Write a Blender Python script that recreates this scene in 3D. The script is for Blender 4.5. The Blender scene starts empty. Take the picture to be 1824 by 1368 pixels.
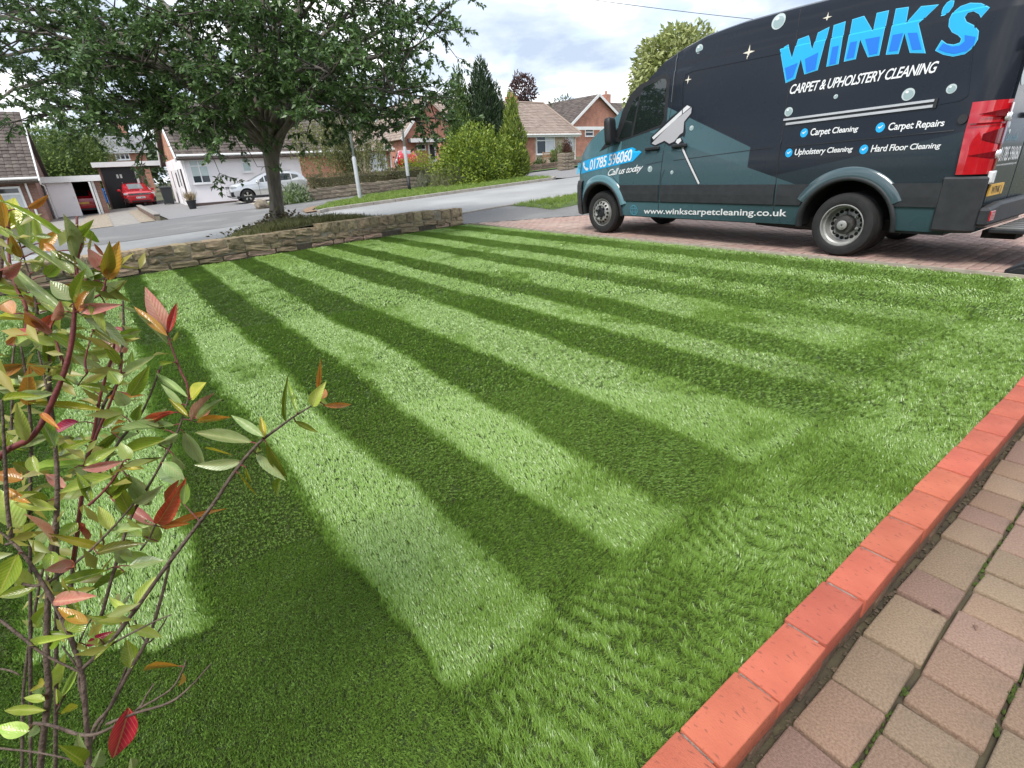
import bpy, bmesh, math, random
import numpy as np
from mathutils import Vector, Matrix, noise
from mathutils.geometry import tessellate_polygon

random.seed(11); RNG = np.random.default_rng(11)
scn = bpy.context.scene
COL = scn.collection
PI = math.pi

# ------------------------------------------------------------------ camera
FPX, CAMH = 910.0, 1.22
def _camrot():
    c = np.array([912., 684.])
    r = lambda p: np.array([(p[0]-c[0])/FPX, -(p[1]-c[1])/FPX, -1.0])
    up = np.cross(r((2262, 225)), r((180, 335))); up /= np.linalg.norm(up)
    if up[1] < 0: up = -up
    fw = np.array([0, 0, -1.]); Y = fw-up*np.dot(fw, up); Y /= np.linalg.norm(Y)
    return np.stack([np.cross(Y, up), Y, up])
CR = _camrot()
cam = bpy.data.cameras.new('camera'); camo = bpy.data.objects.new('camera', cam); COL.objects.link(camo)
M4 = Matrix.Identity(4)
for i in range(3):
    for j in range(3): M4[i][j] = CR[i][j]
M4.translation = (0, 0, CAMH)
camo.matrix_world = M4
cam.sensor_width = 36; cam.lens = 36*FPX/1824; cam.clip_start = 0.02; cam.clip_end = 3000
scn.camera = camo
scn.render.resolution_x, scn.render.resolution_y = 1024, 768

# ------------------------------------------------------------------ sky, sun, exposure
SUN_AZ, SUN_EL = -148.0, 54.0      # degrees clockwise from +Y ; height
world = bpy.data.worlds.new("World"); scn.world = world; world.use_nodes = True
def build_world():
    nt = world.node_tree; N = nt.nodes; L = nt.links; N.clear()
    out = N.new('ShaderNodeOutputWorld'); bg = N.new('ShaderNodeBackground'); bg.inputs['Strength'].default_value = 0.1
    sky = N.new('ShaderNodeTexSky'); sky.sky_type = 'NISHITA'; sky.sun_disc = False
    sky.sun_elevation = math.radians(SUN_EL); sky.sun_rotation = math.radians(SUN_AZ); sky.air_density = 1.0; sky.dust_density = 0.6
    tc = N.new('ShaderNodeTexCoord'); sep = N.new('ShaderNodeSeparateXYZ'); L.new(tc.outputs['Generated'], sep.inputs[0])
    def math_(op, a, b=None, clamp=False):
        m = N.new('ShaderNodeMath'); m.operation = op; m.use_clamp = clamp
        for k, v in ((0, a), (1, b)):
            if v is None: continue
            if isinstance(v, (int, float)): m.inputs[k].default_value = v
            else: L.new(v, m.inputs[k])
        return m.outputs[0]
    zc = math_('MAXIMUM', sep.outputs['Z'], 0.0); den = math_('ADD', zc, 0.28)
    cb = N.new('ShaderNodeCombineXYZ'); L.new(math_('DIVIDE', sep.outputs['X'], den), cb.inputs[0]); L.new(math_('DIVIDE', sep.outputs['Y'], den), cb.inputs[1])
    L.new(math_('MULTIPLY', zc, 1.2), cb.inputs[2])
    def nz(scale, detail, dist, off):
        mp = N.new('ShaderNodeMapping'); mp.inputs['Location'].default_value = off; L.new(cb.outputs[0], mp.inputs[0])
        t = N.new('ShaderNodeTexNoise'); t.inputs['Scale'].default_value = scale; t.inputs['Detail'].default_value = detail
        t.inputs['Roughness'].default_value = 0.55; t.inputs['Distortion'].default_value = dist; L.new(mp.outputs[0], t.inputs['Vector']); return t.outputs['Fac']
    def ramp(src, stops):
        r = N.new('ShaderNodeValToRGB'); e = r.color_ramp.elements
        while len(e) > 1: e.remove(e[-1])
        e[0].position, e[0].color = stops[0][0], (*stops[0][1], 1)
        for p, c in stops[1:]:
            k = e.new(p); k.color = (*c, 1)
        L.new(src, r.inputs[0]); return r.outputs[0]
    shade = ramp(nz(1.75, 7, 0.25, (1.3, 0.2, 0)), [(0.40, (3.0, 3.6, 4.5)), (0.50, (4.4, 4.95, 5.8)), (0.575, (8.0, 8.15, 8.3)), (0.66, (10.5, 10.4, 10.2))])
    cover = ramp(nz(1.1, 6, 0.3, (4.1, 2.2, 0)), [(0.26, (0, 0, 0)), (0.38, (1, 1, 1))])
    sk = N.new('ShaderNodeMix'); sk.data_type = 'RGBA'; sk.blend_type = 'MULTIPLY'; sk.inputs['Factor'].default_value = 1.0
    L.new(sky.outputs[0], sk.inputs['A']); sk.inputs['B'].default_value = (1.75, 1.5, 1.3, 1)
    mx = N.new('ShaderNodeMix'); mx.data_type = 'RGBA'; L.new(cover, mx.inputs['Factor'])
    L.new(sk.outputs['Result'], mx.inputs['A']); L.new(shade, mx.inputs['B'])
    L.new(mx.outputs['Result'], bg.inputs['Color']); L.new(bg.outputs[0], out.inputs[0])
build_world()
sl = bpy.data.lights.new('sun', 'SUN'); sl.energy = 1.7; sl.angle = math.radians(22); sl.color = (1, 0.96, 0.9)
so = bpy.data.objects.new('sun', sl); COL.objects.link(so)
az, el = math.radians(SUN_AZ), math.radians(SUN_EL)
sd = Vector((math.sin(az)*math.cos(el), math.cos(az)*math.cos(el), math.sin(el)))
so.rotation_euler = sd.to_track_quat('Z', 'Y').to_euler()
vs = scn.view_settings; vs.view_transform = 'Standard'; vs.look = 'None'; vs.exposure = 1.1; vs.gamma = 1.0; vs.use_curve_mapping = False
scn.cycles.max_bounces = 6; scn.cycles.diffuse_bounces = 3; scn.cycles.glossy_bounces = 3; scn.cycles.transmission_bounces = 4; scn.cycles.transparent_max_bounces = 12
scn.cycles.use_denoising = True

# ------------------------------------------------------------------ geometry of the place
# lawn frame: U runs along the mowing stripes away from the house, N runs along the street
U2 = np.array([-.585, .811]); N2 = np.array([.811, .585]); U2 /= np.linalg.norm(U2); N2 = np.array([U2[1], -U2[0]])
YAW = math.atan2(N2[1], N2[0])
def ba(b, a): return N2*b+U2*a
def xy2ba(x, y): return x*N2[0]+y*N2[1], x*U2[0]+y*U2[1]
def ray(px, py): return CR @ np.array([(px-912.)/FPX, -(py-684.)/FPX, -1.0])
def sstep(t): t = np.clip(t, 0, 1); return t*t*(3-2*t)
def edge_a(b): return np.where(b < 6.85, 9.64+.205*b, np.maximum(11.05-.45*(b-6.85), 8.4))
def zfar(b, a): return -.25+.045*np.clip(b, -25, 48)+.012*np.clip(a-38, 0, 60)
def zba(b, a): return sstep((a-edge_a(b))/2.4)*zfar(b, a)
def zf(x, y): b, a = xy2ba(x, y); return zba(b, a)
def G(px, py, z=0.0):
    d = ray(px, py); t = (z-CAMH)/d[2]; return np.array([d[0]*t, d[1]*t, z])
def GT(px, py, dz=0.0):
    d = ray(px, py); lo = 0.3; t = lo
    while t < 400:
        t2 = t*1.01+0.01; p = d*t2
        if CAMH+p[2] < zf(p[0], p[1])+dz: break
        t = t2
    p = d*t2; return np.array([p[0], p[1], CAMH+p[2]])
def AT(px, py, Y):
    d = ray(px, py); t = Y/d[1]; return np.array([d[0]*t, Y, CAMH+d[2]*t])
def FA(px, py, a):                      # where the ray meets the upright plane a = const -> (b, z)
    d = ray(px, py); t = a/np.dot(d[:2], U2); return t*np.dot(d[:2], N2), CAMH+t*d[2]
def FB(px, py, b):                      # upright plane b = const -> (a, z)
    d = ray(px, py); t = b/np.dot(d[:2], N2); return t*np.dot(d[:2], U2), CAMH+t*d[2]

# ------------------------------------------------------------------ mesh helpers
class MB:
    def __init__(s): s.v = []; s.f = []; s.m = []
    def add(s, vs, fs, m=0):
        o = len(s.v); s.v.extend(tuple(map(float, q)) for q in vs); s.f.extend(tuple(o+i for i in f) for f in fs); s.m.extend([m]*len(fs)); return s
    def box(s, x0, x1, y0, y1, z0, z1, m=0):
        return s.add([(x0,y0,z0),(x1,y0,z0),(x1,y1,z0),(x0,y1,z0),(x0,y0,z1),(x1,y0,z1),(x1,y1,z1),(x0,y1,z1)],
                     [(0,3,2,1),(4,5,6,7),(0,1,5,4),(1,2,6,5),(2,3,7,6),(3,0,4,7)], m)
    def bar(s, p, q, w, h=None, up=(0,0,1), m=0):
        p, q = Vector(p), Vector(q); d = (q-p).normalized(); u = Vector(up); x = d.cross(u)
        if x.length < 1e-4: x = d.cross(Vector((1,0,0)))
        x.normalize(); u = x.cross(d); h = w if h is None else h
        vs = [e+x*(a*w/2)+u*(b*h/2) for e in (p, q) for a, b in ((-1,-1),(1,-1),(1,1),(-1,1))]
        return s.add(vs, [(0,1,2,3),(7,6,5,4),(0,4,5,1),(1,5,6,2),(2,6,7,3),(3,7,4,0)], m)
    def tube(s, pts, rad, n=8, m=0, cap=True):
        pts = [Vector(p) for p in pts]; o = len(s.v); k = len(pts)
        rad = [rad]*k if isinstance(rad, (int, float)) else list(rad)
        ref = None; vs = []; fs = []
        for i, p in enumerate(pts):
            d = (pts[min(i+1, k-1)]-pts[max(i-1, 0)])
            d = d.normalized() if d.length > 1e-9 else Vector((0,0,1))
            if ref is None: ref = d.orthogonal().normalized()
            ref = (ref-d*ref.dot(d)); ref = ref.normalized() if ref.length > 1e-6 else d.orthogonal().normalized()
            y = d.cross(ref)
            for j in range(n):
                t = 2*PI*j/n; vs.append(p+(ref*math.cos(t)+y*math.sin(t))*rad[i])
        for i in range(k-1):
            for j in range(n): fs.append((i*n+j, i*n+(j+1)%n, (i+1)*n+(j+1)%n, (i+1)*n+j))
        if cap: fs.append(tuple(range(n-1, -1, -1))); fs.append(tuple((k-1)*n+j for j in range(n)))
        return s.add(vs, fs, m)
    def lathe(s, prof, n=32, axis='y', c=(0,0,0), m=0, closed=False):
        # prof: list of (r, t) with t along axis
        vs = []; fs = []; k = len(prof)
        for r, t in prof:
            for j in range(n):
                a = 2*PI*j/n; p, q = r*math.cos(a), r*math.sin(a)
                vs.append({'y': (c[0]+p, c[1]+t, c[2]+q), 'z': (c[0]+p, c[1]+q, c[2]+t), 'x': (c[0]+t, c[1]+p, c[2]+q)}[axis])
        for i in range(k-1):
            for j in range(n): fs.append((i*n+j, i*n+(j+1)%n, (i+1)*n+(j+1)%n, (i+1)*n+j))
        if closed: fs.append(tuple(range(n))); fs.append(tuple((k-1)*n+j for j in range(n-1, -1, -1)))
        return s.add(vs, fs, m)
    def prism(s, poly, ax, t0, t1, m=0):
        # extrude 2-D polygon (p,q) along axis ax ('x': p=y,q=z ; 'y': p=x,q=z ; 'z': p=x,q=y)
        f = {'x': lambda p, q, t: (t, p, q), 'y': lambda p, q, t: (p, t, q), 'z': lambda p, q, t: (p, q, t)}[ax]
        k = len(poly); vs = [f(p, q, t0) for p, q in poly]+[f(p, q, t1) for p, q in poly]
        fs = [tuple(range(k)), tuple(range(2*k-1, k-1, -1))]+[(i, (i+1)%k, k+(i+1)%k, k+i) for i in range(k)]
        return s.add(vs, fs, m)
    def mesh(s, name, mats, smooth=False, fixn=True):
        me = bpy.data.meshes.new(name); me.from_pydata(s.v, [], s.f)
        for mt in (mats if isinstance(mats, (list, tuple)) else [mats]): me.materials.append(mt)
        if any(s.m): me.polygons.foreach_set('material_index', s.m)
        if fixn:
            bm = bmesh.new(); bm.from_mesh(me); bmesh.ops.recalc_face_normals(bm, faces=bm.faces); bm.to_mesh(me); bm.free()
        if smooth: me.polygons.foreach_set('use_smooth', [True]*len(me.polygons))
        me.update(); return me
    def build(s, name, mats, parent=None, smooth=False, kind=None, world=False, bevel=0, fixn=True, autos=None):
        if world and parent is not None:
            inv = XF[parent.name].inverted(); s.v = [tuple(inv @ Vector(q)) for q in s.v]
        me = s.mesh(name, mats, smooth, fixn)
        if bevel: bevel_mesh(me, bevel)
        if autos: smooth_by_angle(me, autos)
        return link(me, name, parent, kind)
XF = {}
def link(me, name, parent=None, kind=None):
    o = bpy.data.objects.new(name, me); COL.objects.link(o)
    if parent is not None: o.parent = parent
    if kind: o['kind'] = kind
    return o
def bevel_mesh(me, w, seg=1):
    bm = bmesh.new(); bm.from_mesh(me)
    es = [e for e in bm.edges if len(e.link_faces) == 2 and e.calc_face_angle(0) > 0.5]
    bmesh.ops.bevel(bm, geom=es, offset=w, segments=seg, profile=0.5, affect='EDGES', clamp_overlap=True)
    bm.to_mesh(me); bm.free()
def smooth_by_angle(me, deg=35):
    bm = bmesh.new(); bm.from_mesh(me)
    for e in bm.edges:
        e.smooth = not (len(e.link_faces) == 2 and e.calc_face_angle(0) > math.radians(deg))
    for f in bm.faces: f.smooth = True
    bm.to_mesh(me); bm.free()
def thing(name, label, cat, loc=(0,0,0), rotz=0.0, group=None):
    o = bpy.data.objects.new(name, None); COL.objects.link(o); o.empty_display_size = 0.2
    o.location = tuple(map(float, loc)); o.rotation_euler = (0, 0, rotz)
    XF[o.name] = Matrix.Translation(Vector(o.location)) @ Matrix.Rotation(rotz, 4, 'Z')
    o['label'] = label; o['category'] = cat
    if group: o['group'] = group
    return o
def tag(o, label, cat, group=None):
    o['label'] = label; o['category'] = cat
    if group: o['group'] = group
    return o
def inst(me, name, parent=None, loc=(0,0,0), rot=(0,0,0), scl=(1,1,1)):
    o = bpy.data.objects.new(name, me); COL.objects.link(o)
    if parent is not None: o.parent = parent
    o.location = tuple(map(float, loc)); o.rotation_euler = rot; o.scale = scl; return o

# ------------------------------------------------------------------ material helper
def nmat(name, c1, c2=None, scale=8.0, rough=0.7, bump=0.0, bscale=None, detail=4, metal=0.0, rnd=0.0, island=0.0, coat=0.0, spec=0.5,
         transl=0.0, c3=None, s3=1.0, t3=(0.55, 0.7), stretch=None, coatr=0.05):
    m = bpy.data.materials.new(name); m.use_nodes = True; nt = m.node_tree; N = nt.nodes; L = nt.links
    p = N['Principled BSDF']; p.inputs['Roughness'].default_value = rough; p.inputs['Metallic'].default_value = metal
    p.inputs['Specular IOR Level'].default_value = spec; p.inputs['Coat Weight'].default_value = coat; p.inputs['Coat Roughness'].default_value = coatr
    tc = N.new('ShaderNodeTexCoord'); vec = tc.outputs['Object']
    if stretch:
        mp = N.new('ShaderNodeMapping'); mp.inputs['Scale'].default_value = stretch; L.new(vec, mp.inputs[0]); vec = mp.outputs[0]
    col = None
    def noise_(sc, det=detail):
        t = N.new('ShaderNodeTexNoise'); t.inputs['Scale'].default_value = sc; t.inputs['Detail'].default_value = det; L.new(vec, t.inputs['Vector']); return t.outputs['Fac']
    def mix(f, a, b):
        x = N.new('ShaderNodeMix'); x.data_type = 'RGBA'
        L.new(f, x.inputs['Factor'])
        for k, v in (('A', a), ('B', b)):
            if isinstance(v, tuple): x.inputs[k].default_value = (*v[:3], 1)
            else: L.new(v, x.inputs[k])
        return x.outputs['Result']
    def rmp(f, lo, hi):
        r = N.new('ShaderNodeMapRange'); r.inputs['From Min'].default_value = lo; r.inputs['From Max'].default_value = hi; L.new(f, r.inputs['Value']); return r.outputs[0]
    if c2 is not None: col = mix(rmp(noise_(scale), .32, .68), c1, c2)
    if island:
        g = N.new('ShaderNodeNewGeometry')
        col = mix(g.outputs['Random Per Island'], col or c1, island if isinstance(island, tuple) else c2)
    if c3 is not None: col = mix(rmp(noise_(s3, 6), *t3), col or c1, c3)
    if rnd:
        oi = N.new('ShaderNodeObjectInfo'); h = N.new('ShaderNodeHueSaturation')
        h.inputs['Value'].default_value = 1
        r = N.new('ShaderNodeMapRange'); r.inputs['To Min'].default_value = 1-rnd; r.inputs['To Max'].default_value = 1+rnd; L.new(oi.outputs['Random'], r.inputs['Value'])
        L.new(r.outputs[0], h.inputs['Value'])
        r2 = N.new('ShaderNodeMapRange'); r2.inputs['To Min'].default_value = .5-rnd*.05; r2.inputs['To Max'].default_value = .5+rnd*.05
        mm = N.new('ShaderNodeMath'); mm.operation = 'FRACT'; m2 = N.new('ShaderNodeMath'); m2.operation = 'MULTIPLY'; m2.inputs[1].default_value = 7.31
        L.new(oi.outputs['Random'], m2.inputs[0]); L.new(m2.outputs[0], mm.inputs[0]); L.new(mm.outputs[0], r2.inputs['Value']); L.new(r2.outputs[0], h.inputs['Hue'])
        if col is None: h.inputs['Color'].default_value = (*c1, 1)
        else: L.new(col, h.inputs['Color'])
        col = h.outputs[0]
    if col is None: p.inputs['Base Color'].default_value = (*c1, 1)
    else: L.new(col, p.inputs['Base Color'])
    if bump:
        b = N.new('ShaderNodeBump'); b.inputs['Strength'].default_value = bump; b.inputs['Distance'].default_value = 0.02
        L.new(noise_(bscale or scale*4, 6), b.inputs['Height']); L.new(b.outputs[0], p.inputs['Normal'])
    if transl:
        t = N.new('ShaderNodeBsdfTranslucent'); ms = N.new('ShaderNodeMixShader'); ms.inputs[0].default_value = transl
        if col is None: t.inputs['Color'].default_value = (*c1, 1)
        else: L.new(col, t.inputs['Color'])
        L.new(p.outputs[0], ms.inputs[1]); L.new(t.outputs[0], ms.inputs[2]); L.new(ms.outputs[0], N['Material Output'].inputs['Surface'])
    return m
def brickmat(name, c1, c2, mortar, bw=.225, bh=.075, rough=.85, ms=.012, bump=.6):
    m = bpy.data.materials.new(name); m.use_nodes = True; nt = m.node_tree; N = nt.nodes; L = nt.links; p = N['Principled BSDF']
    p.inputs['Roughness'].default_value = rough
    tc = N.new('ShaderNodeTexCoord'); s = N.new('ShaderNodeSeparateXYZ'); L.new(tc.outputs['Object'], s.inputs[0])
    a = N.new('ShaderNodeMath'); a.operation = 'ADD'; L.new(s.outputs[0], a.inputs[0]); L.new(s.outputs[1], a.inputs[1])
    c = N.new('ShaderNodeCombineXYZ'); L.new(a.outputs[0], c.inputs[0]); L.new(s.outputs[2], c.inputs[1])
    b = N.new('ShaderNodeTexBrick'); b.inputs['Scale'].default_value = 1; b.inputs['Brick Width'].default_value = bw; b.inputs['Row Height'].default_value = bh
    b.inputs['Mortar Size'].default_value = ms; b.inputs['Color1'].default_value = (*c1, 1); b.inputs['Color2'].default_value = (*c2, 1); b.inputs['Mortar'].default_value = (*mortar, 1)
    L.new(c.outputs[0], b.inputs['Vector'])
    t = N.new('ShaderNodeTexNoise'); t.inputs['Scale'].default_value = 1.4; t.inputs['Detail'].default_value = 5; L.new(tc.outputs['Object'], t.inputs['Vector'])
    r = N.new('ShaderNodeMapRange'); r.inputs['From Min'].default_value = .3; r.inputs['From Max'].default_value = .7; r.inputs['To Min'].default_value = .78; r.inputs['To Max'].default_value = 1.18; L.new(t.outputs['Fac'], r.inputs['Value'])
    h = N.new('ShaderNodeHueSaturation'); L.new(b.outputs['Color'], h.inputs['Color']); L.new(r.outputs[0], h.inputs['Value']); L.new(h.outputs[0], p.inputs['Base Color'])
    bu = N.new('ShaderNodeBump'); bu.inputs['Strength'].default_value = bump; bu.inputs['Distance'].default_value = .01; bu.invert = True
    L.new(b.outputs['Fac'], bu.inputs['Height']); L.new(bu.outputs[0], p.inputs['Normal'])
    return m

M = {}
M['turf_base'] = nmat('turf_base', (.030,.060,.009), (.045,.080,.014), 30, .9)
M['earth'] = nmat('earth', (.06,.07,.025), (.11,.10,.05), 1.5, .95, .4)
M['asphalt'] = nmat('asphalt', (.245,.245,.243), (.33,.33,.325), 90, .9, .35, 240, c3=(.40,.40,.39), s3=.35, t3=(.45,.75))
M['footway'] = nmat('footway', (.13,.128,.128), (.20,.195,.19), 70, .92, .3, 200, c3=(.25,.245,.235), s3=.6, t3=(.5,.75))
M['drive_tarmac'] = nmat('drive_tarmac', (.20,.195,.195), (.27,.26,.26), 60, .9, .3, 200)
M['concrete'] = nmat('concrete', (.23,.21,.19), (.31,.29,.26), 6, .9, .3)
M['kerb'] = nmat('kerb', (.27,.24,.21), (.38,.35,.31), 5, .9, .3)
M['gravel'] = nmat('gravel', (.22,.17,.12), (.42,.36,.28), 14, .9, 1.0, 60)
M['white_gravel'] = nmat('white_gravel', (.34,.31,.27), (.58,.54,.48), 14, .9, 1.0, 50)
M['jointing'] = nmat('jointing', (.05,.04,.028), (.09,.075,.04), 7, .95, .5)
M['drive_joint'] = nmat('drive_joint', (.10,.075,.06), (.16,.12,.10), 9, .95, .3)

def leafmat(name, c1, c2, vein, transl=.25):
    m = bpy.data.materials.new(name); m.use_nodes = True; nt = m.node_tree; N = nt.nodes; L = nt.links; p = N['Principled BSDF']
    p.inputs['Roughness'].default_value = .2; p.inputs['Specular IOR Level'].default_value = .7
    tc = N.new('ShaderNodeTexCoord'); sp = N.new('ShaderNodeSeparateXYZ'); L.new(tc.outputs['Generated'], sp.inputs[0]); oi = N.new('ShaderNodeObjectInfo')
    def mth(op, a, b=None, c=None):
        n = N.new('ShaderNodeMath'); n.operation = op
        for k, v in enumerate((a, b, c)):
            if v is None: continue
            if isinstance(v, (int, float)): n.inputs[k].default_value = v
            else: L.new(v, n.inputs[k])
        return n.outputs[0]
    def mix(f, a, b):
        x = N.new('ShaderNodeMix'); x.data_type = 'RGBA'; x.clamp_factor = True; L.new(f, x.inputs['Factor'])
        for k, v in (('A', a), ('B', b)):
            if isinstance(v, tuple): x.inputs[k].default_value = (*v, 1)
            else: L.new(v, x.inputs[k])
        return x.outputs['Result']
    ay = mth('ABSOLUTE', mth('SUBTRACT', sp.outputs[1], .5))
    mp = N.new('ShaderNodeCombineXYZ'); L.new(sp.outputs[0], mp.inputs[0]); L.new(sp.outputs[1], mp.inputs[1]); L.new(mth('MULTIPLY', oi.outputs['Random'], 37.0), mp.inputs[2])
    t = N.new('ShaderNodeTexNoise'); t.inputs['Scale'].default_value = 2.6; t.inputs['Detail'].default_value = 5; L.new(mp.outputs[0], t.inputs['Vector'])
    t2 = N.new('ShaderNodeTexNoise'); t2.inputs['Scale'].default_value = 9; t2.inputs['Detail'].default_value = 3; L.new(mp.outputs[0], t2.inputs['Vector'])
    col = mix(mth('MULTIPLY', mth('SUBTRACT', t.outputs['Fac'], .36), 3.4), c1, c2)
    col = mix(mth('MULTIPLY', mth('SUBTRACT', t2.outputs['Fac'], .70), 9.0), col, (c1[0]*.45+.03, c1[1]*.35+.015, c1[2]*.3+.005))
    side = mth('SINE', mth('MULTIPLY', mth('SUBTRACT', sp.outputs[0], mth('MULTIPLY', ay, .55)), 62.0))
    col = mix(mth('MULTIPLY', mth('GREATER_THAN', side, .86), .35), col, vein)
    col = mix(mth('MULTIPLY', mth('LESS_THAN', ay, .030), .8), col, vein)
    h = N.new('ShaderNodeHueSaturation'); L.new(col, h.inputs['Color']); L.new(mth('ADD', mth('MULTIPLY', oi.outputs['Random'], .5), .75), h.inputs['Value']); L.new(mth('ADD', mth('MULTIPLY', mth('FRACT', mth('MULTIPLY', oi.outputs['Random'], 7.3)), .035), .482), h.inputs['Hue']); col = h.outputs[0]
    L.new(col, p.inputs['Base Color'])
    b = N.new('ShaderNodeBump'); b.inputs['Strength'].default_value = .25; b.inputs['Distance'].default_value = .002; L.new(mth('ADD', mth('MULTIPLY', side, .3), t2.outputs['Fac']), b.inputs['Height']); L.new(b.outputs[0], p.inputs['Normal'])
    tr = N.new('ShaderNodeBsdfTranslucent'); L.new(col, tr.inputs['Color']); ms = N.new('ShaderNodeMixShader'); ms.inputs[0].default_value = transl
    L.new(p.outputs[0], ms.inputs[1]); L.new(tr.outputs[0], ms.inputs[2]); L.new(ms.outputs[0], N['Material Output'].inputs['Surface']); return m

# ------------------------------------------------------------------ ground sheets
def sheet(name, poly, dz, mat, res=1.0, kind='structure', parent=None, zfun=None, wob=0.0):
    bm = bmesh.new(); f = bm.faces.new([bm.verts.new((b, a, 0)) for b, a in poly])
    P = np.array(poly)
    for ax in (0, 1):
        lo, hi = P[:, ax].min(), P[:, ax].max(); k = math.floor(lo/res)+1
        while k*res < hi:
            co = [0,0,0]; co[ax] = k*res; no = [0,0,0]; no[ax] = 1
            bmesh.ops.bisect_plane(bm, geom=bm.verts[:]+bm.edges[:]+bm.faces[:], plane_co=co, plane_no=no, dist=1e-5); k += 1
    bmesh.ops.triangulate(bm, faces=bm.faces[:])
    for v in bm.verts:
        b, a = v.co.x, v.co.y; x, y = ba(b, a); z = (zfun or zba)(b, a)
        if wob: z += wob*noise.noise((x*1.3, y*1.3, 0))
        v.co = (x, y, float(z)+dz)
    bmesh.ops.recalc_face_normals(bm, faces=bm.faces[:])
    if sum(f.normal.z for f in bm.faces) < 0: bmesh.ops.reverse_faces(bm, faces=bm.faces[:])
    me = bpy.data.meshes.new(name); bm.to_mesh(me); bm.free(); me.materials.append(mat)
    o = link(me, name, parent, kind)
    return o
def build_ground():
    t = np.sinh(np.linspace(-5.6, 5.6, 150)); t = t/t.max()*420
    xs = t+0; ys = t+14
    X, Y = np.meshgrid(xs, ys, indexing='ij'); B, A = xy2ba(X, Y)
    Z = zba(B, A)-.10-.22*(A < edge_a(B)-.15)
    n = len(xs); v = np.stack([X, Y, Z], -1).reshape(-1, 3)
    fs = [(i*n+j, (i+1)*n+j, (i+1)*n+j+1, i*n+j+1) for i in range(n-1) for j in range(n-1)]
    me = bpy.data.meshes.new('ground'); me.from_pydata(v.tolist(), [], fs); me.materials.append(M['earth'])
    link(me, 'ground', None, 'structure')
build_ground()
def proj(P):
    q = CR.T @ (np.asarray(P, float)-np.array([0, 0, CAMH]))
    if q[2] > -1e-3: return None
    return 912+FPX*q[0]/-q[2], 684-FPX*q[1]/-q[2], -q[2]
def inframe(P, mg=60):
    q = proj(P); return q is not None and -mg < q[0] < 1824+mg and -mg < q[1] < 1368+mg

# ------------------------------------------------------------------ lawn sheet, drive, road, footways, verges
EA = .415                               # lawn side of the brick edging
BD = 6.86                               # lawn / drive boundary
lawn_poly = [(-2.6, EA-.01), (BD, EA-.01), (BD, 11.03), (3.0, 10.24), (-2.6, 9.1)]
sheet('lawn', lawn_poly, -.03, M['turf_base'], .5, zfun=lambda b, a: 0.0)
sheet('drive', [(BD+.05, -4), (16, -4), (16, 8.2), (11.0, 9.05), (BD+.05, 10.9)], -.02, M['drive_joint'], .7, zfun=lambda b, a: 0.0)
sheet('path', [(-2.6, -1.6), (BD-.02, -1.6), (BD-.02, .34), (-2.6, .34)], -.135, M['jointing'], .5, zfun=lambda b, a: 0.0)
sheet('pavement', [(BD-.1, 11.06), (11.0, 9.16), (16, 8.35), (40, 8.35), (40, 12.6), (5.6, 12.6), (5.9, 11.6)], -.005, M['footway'], .4)
sheet('road', [(-70, 12.6), (110, 12.6), (110, 20.0), (-70, 20.0)], -.02, M['asphalt'], .5)
sheet('soil', [(-12, 9.2), (-3, 9.2), (3, 10.45), (6.6, 11.2), (5.6, 12.6), (-12, 12.6)], -.03, M['earth'], .4, zfun=lambda b, a: zba(b, a)+.0)
sheet('far_footway', [(-40, 19.25), (5.6, 19.25), (6.2, 20.1), (6.9, 22.6), (10, 25.2), (18, 25.5), (60, 25.5), (60, 27.5), (-40, 27.5)], -.012, M['footway'], .8)
sheet('verge', [(6.3, 20.15), (17.6, 20.15), (18.3, 21.2), (18.4, 25.45), (10, 25.15), (7.0, 22.6), (6.3, 20.9)], .07, nmat('verge_soil', (.05,.085,.02), (.09,.13,.03), 3, .95, .4), .6)
sheet('near_verge', [(9.6, 11.0), (17, 10.6), (17, 12.55), (9.3, 12.55)], .0, nmat('verge_soil_b', (.05,.085,.02), (.09,.13,.03), 3, .95, .4), .5)
sheet('bare_soil', [(5.75, 20.3), (6.28, 20.3), (6.28, 21.3), (7.0, 22.7), (7.6, 23.3), (6.6, 22.9), (6.0, 21.6)], .03, nmat('bare_soil', (.20,.12,.07), (.28,.19,.12), 5, .95, .5), .5)
sheet('side_road', [(18.45, 20.05), (26, 20.05), (26, 36), (19.2, 36), (18.6, 27.6), (18.5, 25)], -.006, M['drive_tarmac'], 1)
sheet('bungalow_drive', [(2.0, 27.55), (6.15, 27.55), (6.4, 31), (6.2, 52), (1.9, 52)], -.008, M['drive_tarmac'], 1)
sheet('garage_drive', [(-3.2, 27.55), (1.6, 27.55), (1.6, 46), (-3.2, 46)], -.02, M['concrete'], 1)
sheet('gravel_strip', [(-1.35, 27.6), (.0, 27.6), (-.1, 41), (-1.1, 41)], .0, M['gravel'], 1)
sheet('gravel_bed', [(.95, 27.6), (1.5, 27.6), (1.5, 41), (1.0, 41)], .004, M['gravel'], 1)
sheet('gravel_garden', [(6.2, 28.6), (9.5, 29.4), (14, 30.5), (14, 38), (6.45, 38)], .0, M['white_gravel'], 1)
sheet('front_grass', [(6.1, 27.6), (8.2, 27.6), (8.9, 28.6), (9.3, 30.0), (7.4, 29.6), (6.5, 28.6)], .03, nmat('dry_lawn', (.26,.27,.04), (.36,.36,.07), 5, .95, .5), .5, wob=.05)
sheet('garden', [(9.4, 27.9), (18.2, 27.9), (18.4, 36), (14.2, 36), (14.1, 30.5), (9.8, 29.3)], .10, nmat('garden_soil', (.07,.08,.03), (.14,.13,.06), 2, .95, .5), 1)
sheet('bungalow_garden', [(22, 28.4), (45, 28.4), (45, 36), (22, 36)], .06, nmat('garden_soil_b', (.06,.11,.025), (.10,.16,.04), 2, .95, .5), 1)

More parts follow.
